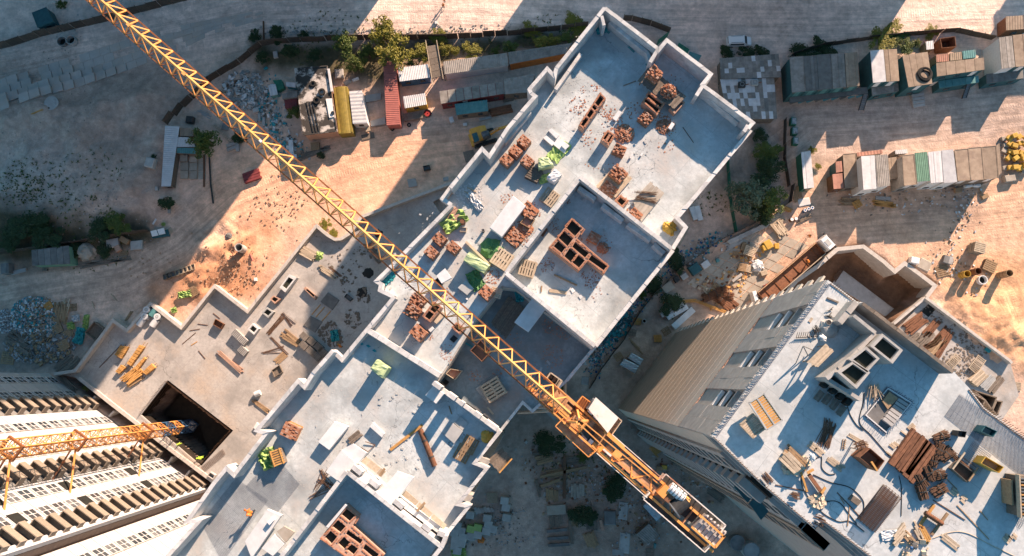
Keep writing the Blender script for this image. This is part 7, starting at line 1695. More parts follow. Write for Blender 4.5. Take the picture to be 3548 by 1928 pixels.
for i,(t,x,y,w,d,h,rz,l,m,nm,ct)in enumerate([
('A',1137,1225,1.6,1.8,1.2,-.2,'big pale concrete cube left of the L-shaped shed','conc','concrete_cube','block'),('A',1735,1085,2.0,.6,.6,.35,'upper concrete block of the pile under the jib','conc','concrete_block','block'),('A',1740,1112,2.1,.6,.6,.35,'lower concrete block of the pile under the jib','conc','concrete_block','block'),('A',1778,1100,.6,1.8,.6,.1,'upright concrete block of the pile under the jib','conc','concrete_block','block'),
('A',1430,905,1.3,1.2,1.1,-.1,'dark tub above the L-shaped shed','dark_steel','dark_tub','tub'),('A',1685,950,1.2,1.3,.4,-.2,'dark flat box near the ladder','conc_dark','flat_box','box'),('B',1360,178,.5,.55,.5,.2,'white stone on the main road edge','conc_white','stone','stone'),('B',165,415,.8,1.3,.5,.2,'pale block in the bushes at the fence','conc','concrete_block','block'),('B',45,880,.5,1.7,.5,.05,'left upright concrete post by the jib','conc','concrete_post','post'),('B',78,915,.5,1.7,.5,.05,'right upright concrete post by the jib','conc','concrete_post','post'),
('B',20,830,1.1,.9,.6,.3,'pale block above the concrete posts','conc','concrete_block','block'),('B',640,560,1.6,1.8,.7,.1,'concrete ring block behind the olive wagon','conc','concrete_block','block'),('B',760,598,1.3,.5,.4,.4,'pale bent post near the olive wagon','conc_white','concrete_post','post'),('B',700,620,1.4,.8,.5,.6,'grey slab leaning behind the olive wagon','conc','leaning_slab','slab'),
('E',340,640,1.0,.4,.3,.1,'small plank block below the green-grey container','wood_old','plank_block','block'),('E',145,650,2.8,.7,.3,.25,'pale plank stack left of the green-grey container','conc','plank_stack','planks'),('E',850,440,2.3,1.6,.6,.2,'grey slab heap in the rubble by the brown fence','conc','slab_heap','slabs'),('E',940,420,1.8,1.0,.8,-.5,'brown slab on the rubble by the brown fence','wood','brown_slab','slab'),('E',890,480,1.0,1.2,.7,.5,'pinkish stone in the rubble by the brown fence','brick_pale','stone','stone'),('E',1025,455,2.2,1.7,.5,.1,'wide pale slab in the rubble by the brown fence','conc','wide_slab','slab'),('E',1910,710,.5,.6,.4,.1,'white block on the sand heap','white_paint','white_block','block'),
('E',1265,190,.5,1.3,.3,.1,'pale board among the weeds','conc','pale_board','board'),('E',1175,35,.5,.7,.5,.1,'pale stone below the L-shaped shed','conc','stone','stone'),('E',1155,278,.3,1.2,.2,-.5,'white pipe above the white tables','cloth_white','pipe_piece','pipe'),
('G',1190,770,2.1,1.6,.6,.6,'tan board by the curved fence','plywood','tan_board','board'),('G',1390,635,2.0,1.8,1.0,.6,'teal tarpaulin covered box by the curved fence','teal_dark','covered_box','box'),('G',1470,600,1.5,1.2,.7,.6,'white board right of the covered box','conc_white','white_board','board'),('G',1310,690,1.2,1.0,.8,.6,'grey box left of the covered box','conc','grey_box','box'),('G',1255,710,1.0,1.0,.8,.6,'dark box left of the grey box','dark_steel','dark_box','box'),('G',1560,570,.6,.6,.6,.3,'pale teal crate on the paving','teal','small_crate','crate'),('G',1825,850,.7,2.2,2.0,.25,'tall white leaning cabinet by the tower foot','white_paint','white_cabinet','cabinet'),('G',1705,698,2.2,.5,.5,.65,'pale beam lying on the paving','conc','pale_beam','beam'),
('G',1915,475,1.2,1.0,.9,.3,'yellow pack stack by the truck yard','yellow','insulation_pack','pack'),('G',1905,665,1.2,.8,.6,.3,'pale crate near the truck yard bags','plank_pale','pale_crate','crate'),('H',90,462,.8,1.0,.5,0,'yellow pallet pack near the trailer','yellow','insulation_pack','pack'),('H',20,455,1.3,1.6,1.0,.5,'big yellow pack heap near the trailer','yellow','insulation_pack','pack'),
('H',1105,572,1.5,1.1,1.1,-.2,'white box on the excavation edge','white_paint','white_box','box'),('H',1195,600,2.2,2.0,.15,-.5,'pale square board on the excavation edge','plywood','square_board','board'),('H',1345,562,1.0,1.4,.7,-.3,'left grey crate by the sand','conc_dark','grey_crate','crate'),('H',1378,570,.7,1.4,.7,-.3,'right grey crate by the sand','conc','grey_crate','crate'),('H',880,105,2.6,.6,.4,-.05,'grey beam below the lower row','conc','grey_beam','beam'),('H',295,132,2.2,1.4,.15,.2,'white sheet board by the shed foot','conc_white','sheet_board','board'),('H',1508,12,1.3,.7,.9,.1,'white box below the three brown roofs','white_paint','white_box','box'),('H',1570,8,1.2,.7,.9,-.1,'second white box below the three brown roofs','white_paint','white_box','box'),('H',1640,90,1.3,.9,.4,.4,'slatted crate in the cabin shadow','wood','slatted_crate','crate'),('H',1440,45,1.2,.9,.5,.1,'brown crate below the white corrugated roof','wood','brown_crate','crate'),('D',1815,1340,1.9,1.2,.9,.15,'pale boxes below the yellow packs','plywood','pale_boxes','boxes'),
('C',1350,1100+60,.1,.1,.1,0,'x','conc','x','x')][:-1]):gbox(t,x,y,w,d,h,rz,l,m,nm,ct)
# concrete beams, packs and other stock south-east of the main building
for i,(a,b,w)in enumerate((((1145,975),(1310,895),.9),((1190,995),(1340,910),.9),((1235,1065),(1385,930),1.1),((1370,165),(1405,260),.9),((1410,160),(1440,265),.9))):beam('G',a,b,.15,w,.6,('upper concrete beam by the tower foot','middle concrete beam by the tower foot','lower concrete beam by the tower foot','left concrete beam right of the main building','right concrete beam right of the main building')[i],'conc_white','concrete_beam')
for i,c in enumerate(([(838,1345),(868,1300),(980,1352),(950,1405)],[(898,1295),(925,1255),(1012,1305),(985,1350)])):wrapped('G',c,.1,1.6,('lower' if i==0 else 'upper')+' silver foil wrapped pack between fence and tower','foil','foil_pack')
wrapped('K',[(1010,1025),(1070,965),(1175,1075),(1110,1140)],.1,1.5,'blue-grey foil wrapped pack under the counter-jib','foil','foil_pack')
JB=[(1520,1165),(1500,1215),(1550,1205),(1505,1265),(1560,1250),(1500,1315),(1550,1295),(1520,1350),(1742,1110),(1750,1155),(1735,1205),(1785,1190),(1620,1245),(1672,1232),(1885,1105),(1870,980),(1880,1030),(1615,1085)]
for i,(x,y)in enumerate(JB):o=gbox('J',x,y,1.45,1.25,1.1,-.2+R()*.08,'blue-grey block pallet in the shaded stock yard','ply_grey','block_pallet','pallet');o['group']='block pallets in the shaded stock yard'
for i,(x,y)in enumerate(((1620,1190),(1672,1180))):gbox('J',x,y,1.4,1.2,1.1,-.2,('left' if i==0 else 'right')+' lime wrapped block pallet in the shaded stock yard','lime','block_pallet','pallet')
for i in range(6):x=1645+i*24;beam('J',(x,1035+(i%3)*4),(x+22,1085-i*4),.1,.5,.4,('first','second','third','fourth','fifth','sixth')[i]+' grey kerb stone from the left in the stock yard','conc','kerb_stone')
pallet('J',1780,965,.1,.0,'white pallet above the kerb stones','plank_pale',1.5,2);sheet('J',1530,1375,.1,2.5,1.5,.2,'lime sheet below the block pallets','lime',amp=.3);lump('J',1695,1278,.1,.6,.4,'orange scrap in the stock yard','orange','plastic_scrap','scrap')
deck('J',[(1745,680),(1850,590),(1920,670),(1830,775)],ZU-4.0,6,'wooden loading platform hung outside the parapet','wood_old',name='loading_platform',legs=.5);beam('J',(1830,778),(1925,672),ZU-3.9,.15,.3,'bright edge board of the loading platform','wood_new')
for i,(a,b,z,m)in enumerate((((240,810),(590,735),.2,'wood'),((245,880),(390,830),.2,'wood'),((425,650),(420,970),.2,'rebar'),((450,1050),(480,1310),.1,'wood_old'),((690,1130),(710,1210),.1,'brick_pale'),((290,1060),(430,1050),.1,'plywood'),((290,1215),(440,1200),.1,'conc_dark'),((295,1270),(450,1260),.1,'conc_dark'),((300,1320),(460,1310),.1,'conc_dark'),((180,640),(330,620),.1,'wood_old'),((210,830),(240,960),.1,'wood_old'))):beam('K',a,b,z,.5 if i!=5 else 1.6,.3,('long upper','second','upright rusty','wide upright','short red','broad flat','first grey','second grey','third grey','faint','left edge')[i]+' timber on the dark ground below the crane',m,'ground_timber')
for i,(x,y,w,d,m,l)in enumerate(((285,935,1.0,.7,'conc','pale slab piece left of the crane timbers'),(760,1110,2.0,2.4,'conc_dark','dark box shed right of the crane timbers'),(860,1060,1.6,3.0,'conc','upper grey concrete path slab below the crane'),(870,1300,1.8,3.4,'conc','lower grey concrete path slab below the crane'),(820,1370,2.0,1.0,'conc','end grey concrete path slab below the crane'),(1095,1318,.4,.8,'teal','small teal box below the grey shed'),(575,90,1.3,1.4,'conc','grey board by the main building corner'),(955,420,1.6,1.6,'wood_old','dark open crate at the foot of the tower'),(1130,745,1.0,.8,'wood','pallet with yellow scrap under the counter-jib'),(1165,735,.9,.7,'yellow','yellow scrap under the counter-jib'))):gbox('K',x,y,w,d,.5 if m!='conc' else.12,-.1 if i>1 else.0,l,m,'ground_slab' if m=='conc' else 'yard_box','slab' if m=='conc' else 'box')
for i,(x,y,r,h,m)in enumerate(((1790,1340,1.4,2.2,'ply_grey'),(1700,1290,1.3,1.2,'conc_dark'))):T=thing('round_tank',('grey' if i==0 else 'dark')+' round tank at the bottom edge beside the tower','tank',G('K',x,y));part('tank',MB().tube((0,0,0),(0,0,h),r,n=28),m,T);part('rim',MB().ring((0,0,h),r,r*.9,.08,28),'steel',T)
for i,(a,b,n,w,m)in enumerate((((215,690),(330,660),4,1.6,'wood'),((300,790),(420,770),5,1.4,'wood'),((440,690),(560,670),4,1.2,'wood_old'),((330,900),(330,985),5,2.2,'wood'),((520,870),(520,960),5,2.4,'plywood'),((480,1060),(490,1180),4,1.6,'wood'),((350,1090),(360,1180),6,2.2,'wood_old'),((620,1060),(630,1200),5,2.0,'wood_old'),((600,1230),(640,1330),5,2.0,'wood'),((1240,640),(1330,700),4,1.2,'wood'),((1500,900),(1600,980),5,1.4,'wood_old'),((1080,590),(1130,640),4,1.2,'wood_new'))):bundle('K',a,b,gz(*G('K',*a).to_2d())+.05,n,w,('first','second','third','fourth','fifth','sixth','seventh','eighth','ninth','tenth','eleventh','twelfth')[i]+' brown board stack counted from the left side of the dark crane yard',m,'board_stack',.14,2,spread=.7)
PLT=[('G',1745,622,'square crate-like pallet on the paving','wood',1.2,3),('G',1797,630,'pale pallet beside the white bags','plank_pale',1.1,2),('G',1700,530,'small pallet above the paving','wood',1.1,1),('G',1795,500,'tumbled pallet heap above the white bags','plank_pale',1.5,5),('G',1765,470,'second tumbled pallet heap beside the grey planks','wood',1.2,4),('G',965,1022,'orange pallet by the curved fence','wood_new',1.1,1),('G',1180,1095,'dark pallet near the tower foot','wood',1.2,1),('G',1117,1150,'bright pallet on the sand near the tower foot','wood_new',1.1,2),('G',928,1105,'rusty pallet by the curved fence','wood_old',1.1,1),('G',825,1285,'brown pallet left of the foil packs','wood',1.2,1),('E',430,1078,'pallet in the junk heap nearest the rubble','wood',1.5,2),('E',452,1150,'pallet in the junk heap below the first','wood_old',1.4,2),('E',482,1198,'dark pallet at the bottom of the junk heap','wood',1.5,3),('E',515,1112,'square pallet right in the junk heap','wood',1.3,2),('E',545,918,'pallet at the top right of the junk heap','wood',1.2,1),('E',370,910,'orange pallet on the rubble pile','wood_new',1.2,4),('E',60,1295,'wide pallet at the left frame edge','wood',2.0,1),('E',1440,800,'pinkish pallet on the sand by the zigzag wall','wood',1.6,1),('E',925,520,'pallet in the rubble by the brown fence','wood',1.2,1),('E',1262,350,'grey pallet right of the white tables','plank_pale',1.0,1),('K',1060,1370,'grey pallet at the bottom edge below the shed','wood_old',1.2,1),('H',690,150,'orange pallet wood heap below the lower row','wood_new',1.2,3),('H',1325,645,'flat board pallet on the excavation edge','wood',1.8,1),('L',1880,130,'pallet on the sand outside the yard wall','plank_pale',1.3,1)]
for t,x,y,l,m,s,n in PLT:pallet(t,x,y,gz(*G(t,x,y).to_2d())+.02,U(-.6,.6),l,m,s,n)
BD=[('E',(450,890),(440,1030),9,2.4,'wood','big sheaf of planks right of the rubble pile',3),('E',(500,870),(470,1000),5,1.2,'plank_pale','pale plank sheaf on the big sheaf',2),('E',(570,612),(975,545),3,.8,'wood_old','very long plank row along the lower left road',2),('E',(60,1130),(230,1240),6,2.2,'wood_old','dark plank pile at the left edge below the rubble',3),('E',(20,1170),(190,1320),4,.6,'conc','pale long planks at the left edge',1),('E',(360,1190),(450,1300),4,.8,'wood_old','crossed dark planks in the junk heap',2),('E',(240,1330),(300,1270),4,1.0,'conc','pale boards above the white panelled building',1),('E',(440,1390),(560,1290),6,2.6,'wood_old','frame of dark boards beside the podium corner',1),('E',(930,1030),(975,955),2,.5,'wood','two battens leaning on the zigzag wall',1),('E',(830,820),(868,868),2,.3,'plank_pale','short batten on the lower left ground',1),('E',(685,882),(705,920),2,.3,'plank_pale','second short batten on the lower left ground',1),
('G',(1620,470),(1750,405),6,1.4,'conc','grey plank bundle by the curved fence',2),('H',(30,290),(130,245),6,1.8,'plank_pale','timber stack near the barrels',3),('H',(90,290),(150,375),6,2.0,'plank_pale','big pale board stack above the trailer',4),('H',(570,125),(690,130),6,1.4,'wood','brown timber pile below the lower row',2),('H',(815,132),(975,155),7,1.0,'wood_new','orange rod pile below the lower row',2),('H',(240,25),(255,110),5,1.6,'wood','brown board pile by the small white roofed shed',2),('H',(150,170),(200,195),5,.8,'wood_new','yellow stick pile by the bush',2),('H',(255,280),(345,230),4,.6,'wood_old','dark pole bundle below the blue barrels',2),('G',(1530,780),(1640,840),6,2.4,'wood','brown plank heap at the tower foot',3),('G',(1600,850),(1690,920),6,2.2,'rust','rusty plank heap against the tower',3),('G',(1460,760),(1490,800),4,1.0,'plank_pale','pale boards left of the brown heap',1),('G',(1340,330),(1270,470),3,.4,'plank_pale','poles leaning at the corner bay',1),('G',(910,1160),(1000,1250),2,.5,'wood','two crossed battens on the sand',1),('B',(560,1105),(330,1180),4,1.0,'wood_old','dark boards below the burnt building',2),('A',(1490,830),(1560,870),4,.8,'conc','pale boards above the ladder',1),('A',(1660,640),(1850,610),8,1.4,'rebar','dark rod pile by the jib',1),('A',(1700,735),(1830,755),4,.8,'conc','pale poles right of the jib',1),('A',(240,850),(330,812),2,.3,'wood_new','two sticks beside the manhole disc',1),('B',(0,1320),(40,1300),4,.9,'maroon','x',1)][:-1]
for t,a,b,n,w,m,l,ly in BD:bundle(t,a,b,gz(*G(t,*a).to_2d())+.02,n,w,l,m,'timber_pile',.14,ly,spread=1.1)
bundle('A',(1812,1335),(1935,1290),0.05,4,2.0,'maroon corrugated sheet stack under the jib','maroon','sheet_stack',.2,3,'sheets');sheaf_l=('largest','second','third','fourth','fifth')
for i,(x,y)in enumerate(((1490,845),(1545,815),(1590,790),(1640,830),(1580,870))):sheaf('G',x,y,.1,1.9,1.3,R()*3,sheaf_l[i]+' rusty wire sheaf in the scrap by the tower foot',60,'rust')
for i,(a,b)in enumerate((((1160,880),(1400,862)),((1400,868),(1640,955)))):rods('G',a,b,.2,9,.5,('left' if i==0 else 'right')+' run of yellow pipes ending at the tower foot','wood_new','pipe_run',.05,.15,.2,'pipes')
for i in range(12):x,y=1655+i*24,428-i*11;gbox('G',x,y,.9,.8,.6,.6+U(-.2,.2),'grey hollow block in the row along the curved fence','conc','hollow_block','block')['group']='hollow blocks along the curved fence'
for i in range(8):
 x,y=1225+i*30,690-i*10.5
 bin_('E',[(x-13,y-18),(x+12,y-27),(x+20,y+14),(x-6,y+22)],.8,.7,('first','second','third','fourth','fifth','sixth','seventh','eighth')[i]+' open crate from the left in the crate row','wood_old' if i<3 else 'plank_pale','open_crate','conc_dark',.14,.1)
bin_('E',[(630,1105),(700,1022),(772,1075),(705,1165)],1.2,1.1,'big dark slatted crate beside the podium wall','wood_old','slatted_crate','wood_old',.08,.05)
T=thing('white_tables','pair of white table tops on a teal base beside the haul road','table',G('E',1180,355));part('base',MB().prism(quad('E',[(1120,355),(1250,335),(1262,385),(1135,400)],.5),0,.5),'teal_dark',T,world=True)
for c in([(1122,348),(1165,338),(1180,378),(1135,388)],[(1172,336),(1222,324),(1232,366),(1186,376)]):part('table_top',MB().prism(quad('E',c,1.0),.85,1.0),'white_paint',T,world=True)
lump('E',655,505,.05,1.7,1.6,'big tan canvas sack heap right of the green-grey container','plywood','sack_heap','sacks',rough=.2);lump('G',1858,608,.1,1.1,.7,'heap of white bags on the paving','cloth_white','bag_heap','bags',rough=.35);lump('E',1712,385,.05,.7,.5,'dark soil lump on the sand','conc_dark','soil_lump','lump');lump('H',1560,480,.1,.1,.1,'x','conc','x','x');bpy.data.objects.remove(bpy.data.objects['x'])
pallet('H',1560,485,.1,-.2,'tall stack of pale pallets on the sand','plank_pale',1.6,14);pallet('H',1670,612,.1,-.4,'dark slatted pallet by the barrels','wood',1.8,4)
for i,(t,x,y,w,d)in enumerate((('E',1385,820,2.4,1.2),('E',1300,938,1.0,1.0),('E',645,1030,.9,2.8),('E',535,1055,1.2,1.4),('E',1222,298,.6,.6))):sheet(t,x,y,gz(*G(t,x,y).to_2d())+.05,w,d,U(-.4,.4),('wide','small','tall narrow','crumpled','tiny')[i]+' lime plastic sheet on the left ground','lime',amp=.3)
sheet('E',600,1130,.05,1.6,3.0,-.2,'teal netting beside the slatted crate','tarp_teal','netting',.4);sheet('E',570,1000,.05,1.2,1.2,.2,'pale violet plastic by the junk heap','cloth_white',amp=.3)
T=thing('wooden_ladder','wooden ladder lying beside the dark tree','ladder',G('A',1660,995))
a,b=G('A',1592,932,.15),G('A',1728,1062,.15);s=Vector((-(b-a).y,(b-a).x,0)).normalized()*.28
for k in(-1,1):part('rail',MB().bar(a+s*k,b+s*k,.09),'plank_pale',T,world=True)
for i in range(12):p=a.lerp(b,(i+.5)/12);part('rung',MB().bar(p-s,p+s,.07),'plank_pale',T,world=True)
for i,(t,a,b,m)in enumerate((('A',(1522,1160),(1522,1395),'rust'),('A',(1560,1150),(1572,1400),'dark_steel'),('E',(1572,0),(1590,140),'dark_steel'),('E',(1865,520),(1888,570),'red_paint'),('D',(430,320),(180,420),'plank_pale'),('B',(70,160),(75,330),'rust'))):
 p,q=G(t,*a,.2),G(t,*b,.2);L_=(q-p).length;single('steel_pipe',MB().tube((-L_/2,0,.15),(L_/2,0,.15),.16,n=10),m,('left pipe below the dark tree','right pipe below the dark tree','pipe end on the sandy road','red pipe by the well','pale pole by the dark cabins','rusty pole in the fence corner')[i],'pipe',(p+q)/2-Vector((0,0,.15)),math.atan2((q-p).y,(q-p).x))
# rubble heaps and litter
def heap(name,label,t,x,y,rx,ry,h,n,mats_,sz,cat='rubble',seed=1):
 rnd=random.Random(seed);mb=MB();c=G(t,x,y)
 for _ in range(n):
  a,r=rnd.uniform(0,6.283),rnd.random()**.6;p=G(t,x+rx*r*math.cos(a),y+ry*r*math.sin(a));s=rnd.uniform(*sz)
  mb.m(rnd.randrange(len(mats_))).box((p.x,p.y,p.z+h*(1-r)*rnd.random()+s*.2),(s,s*rnd.uniform(.4,.9),s*rnd.uniform(.2,.5)),rnd.uniform(0,3.1),(rnd.uniform(-.6,.6),rnd.uniform(-.6,.6)))
 o=part(name,mb,mats_,None);o['kind']='stuff';return tag(o,label,cat)
heap('rubble_heap','big heap of white broken concrete and rubbish at the left','E',265,985,190,150,1.8,2600,['rubble','conc_white','bag','tarp_teal','wood'],(.12,.5));heap('rubble_heap','smaller rubble spill at the left frame edge','E',40,1020,70,90,.8,500,['rubble','conc_white','bag'],(.12,.4),seed=2)
heap('junk_litter','broken sticks and junk above the white building','E',300,1200,260,140,.5,700,['wood_old','conc_dark','wood','bag'],(.2,.8),seed=3);heap('rubble_heap','broken concrete lumps right of the jib at the upper left','A',1820,680,150,150,.5,260,['conc','conc_white','rubble'],(.2,.9),seed=4)
heap('litter','rubbish strip along the curved fence','G',960,1000,220,260,.3,1,['bag'],(.1,.3),seed=5)
def strip(label,pts,w,n,mats_,sz,seed,name='litter'):
 rnd=random.Random(seed);mb=MB()
 for _ in range(n):
  i=rnd.randrange(len(pts)-1);u=rnd.random();(t,x0,y0),(_,x1,y1)=pts[i],pts[i+1];p=G(t,x0+(x1-x0)*u+rnd.gauss(0,w),y0+(y1-y0)*u+rnd.gauss(0,w));s=rnd.uniform(*sz)
  mb.m(rnd.randrange(len(mats_))).box((p.x,p.y,p.z+s*.2),(s,s*rnd.uniform(.4,.9),s*.35),rnd.uniform(0,3.1),(rnd.uniform(-.4,.4),rnd.uniform(-.4,.4)))
 o=part(name,mb,mats_,None);o['kind']='stuff';tag(o,label,'litter')
bpy.data.objects.remove([o for o in bpy.data.objects if o.get('label')=='rubbish strip along the curved fence'][0])
strip('colourful rubbish along the curved fence',[('G',1590,390),('G',1350,520),('G',1050,780),('G',880,1000),('G',770,1120),('G',690,1250),('G',620,1390)],32,900,['bag','tarp_teal','conc_white','blue','wood_old'],(.12,.5),6);strip('teal netting scraps below the central walls',[('G',900,990),('G',740,1180)],28,160,['tarp_teal','teal_dark'],(.2,.7),7)
strip('stones and rubble along the main road verge',[('B',80,230),('B',600,250),('B',1100,240),('B',1900,220)],18,380,['conc','rubble'],(.08,.4),8);strip('debris between the jib and the burnt building',[('B',20,650),('B',120,780),('B',180,1000),('B',350,1150)],60,420,['conc','wood_old','conc_white','tarp_teal'],(.15,.7),9)
strip('dark litter on the ground below the crane',[('K',250,650),('K',420,900),('K',700,800),('K',900,950),('K',1000,1250),('K',1400,800),('K',1150,650)],110,900,['bag','wood_old','conc','rust','wood'],(.1,.5),10);strip('rubbish round the stock yard',[('J',1450,1250),('J',1850,1050),('J',1900,1300)],80,300,['bag','conc','wood_old'],(.1,.4),11)
strip('scraps on the right hand yard and sand',[('H',600,120),('H',1200,120),('H',1550,60),('H',1300,620),('H',1600,680)],60,360,['wood','conc','wood_old','conc_white'],(.1,.45),12);strip('stones on the grassy hill at the left',[('A',200,1150),('A',700,1000),('E',300,100),('E',800,100),('E',950,500)],130,420,['rubble','rubble','conc'],(.06,.28),13)
strip('timber scraps on the paving by the truck',[('G',1700,480),('G',1850,560),('G',1700,720),('G',1450,760),('G',1600,860)],50,320,['wood','plank_pale','rust','wood_new'],(.12,.6),14);strip('clods on the sand heap by the zigzag wall',[('E',1650,520),('E',1850,620),('E',1700,800),('F',60,200),('F',300,120)],90,500,['clod'],(.08,.4),15)
# ------------------------------------------------------------------ vegetation
def crown_mesh(name,seed,n,matn,clumps,ls,flat=.8):
 rnd=random.Random(seed);mb=MB();cs=[]
 for _ in range(clumps):
  a,e,r=rnd.uniform(0,6.283),rnd.uniform(-.5,1.3),rnd.uniform(.25,.82);cs.append((r*math.cos(a)*math.cos(e),r*math.sin(a)*math.cos(e),r*math.sin(e)*flat,rnd.uniform(.16,.36)))
 for _ in range(n):
  cx,cy,cz,cr_=rnd.choice(cs);d=Vector((rnd.gauss(0,1),rnd.gauss(0,1),rnd.gauss(0,.8)));d=d.normalized()*cr_*rnd.random()**.4;c=Vector((cx,cy,cz))+d;s=ls*rnd.uniform(.6,1.4)
  u=Vector((rnd.gauss(0,1),rnd.gauss(0,1),rnd.gauss(0,.6))).normalized();v=u.cross(Vector((rnd.gauss(0,.5),rnd.gauss(0,.5),1))).normalized()*.55
  mb.add([c-u*s,c+v*s,c+u*s,c-v*s],[(0,1,2,3)])
 return mb.mesh(name,matn)
CM={(m,k):crown_mesh('crown',k*7+len(m),2600,m,26+8*k,.055)for m in('leaf','leaf_yellow','leaf_dark','tree_grey')for k in(0,1)}
def limb_mesh(seed):
 rnd=random.Random(seed);mb=MB().tube((0,0,-1.0),(0,0,.1),.05,.035,8)
 for i in range(7):a=i*.9+rnd.random();mb.tube((0,0,-.45+i*.08),(math.cos(a)*.6,math.sin(a)*.6,.1+.1*i),.022,.008,6)
 return mb.mesh('trunk','bark')
LM=[limb_mesh(1),limb_mesh(2)];_tk=0
def plant(t,x,y,r,h,label,m='leaf',sx=1.0,rz=None,kind='bush'):
 global _tk;_tk+=1;rz=U(0,6.28)if rz is None else rz;g=G(t,x,y);p=P(t,x,y,g.z+h*.6)
 T=thing('leafy_tree' if kind=='tree' else 'leafy_bush',label,kind,(p.x,p.y,g.z),rz)
 c=part('crown',CM[(m,_tk%2)],None,T);c.location=(0,0,h*.6);c.scale=(r*sx,r,h*.5);l=part('trunk',LM[_tk%2],None,T);l.location=(0,0,h*.6);l.scale=(r,r,h*.6)
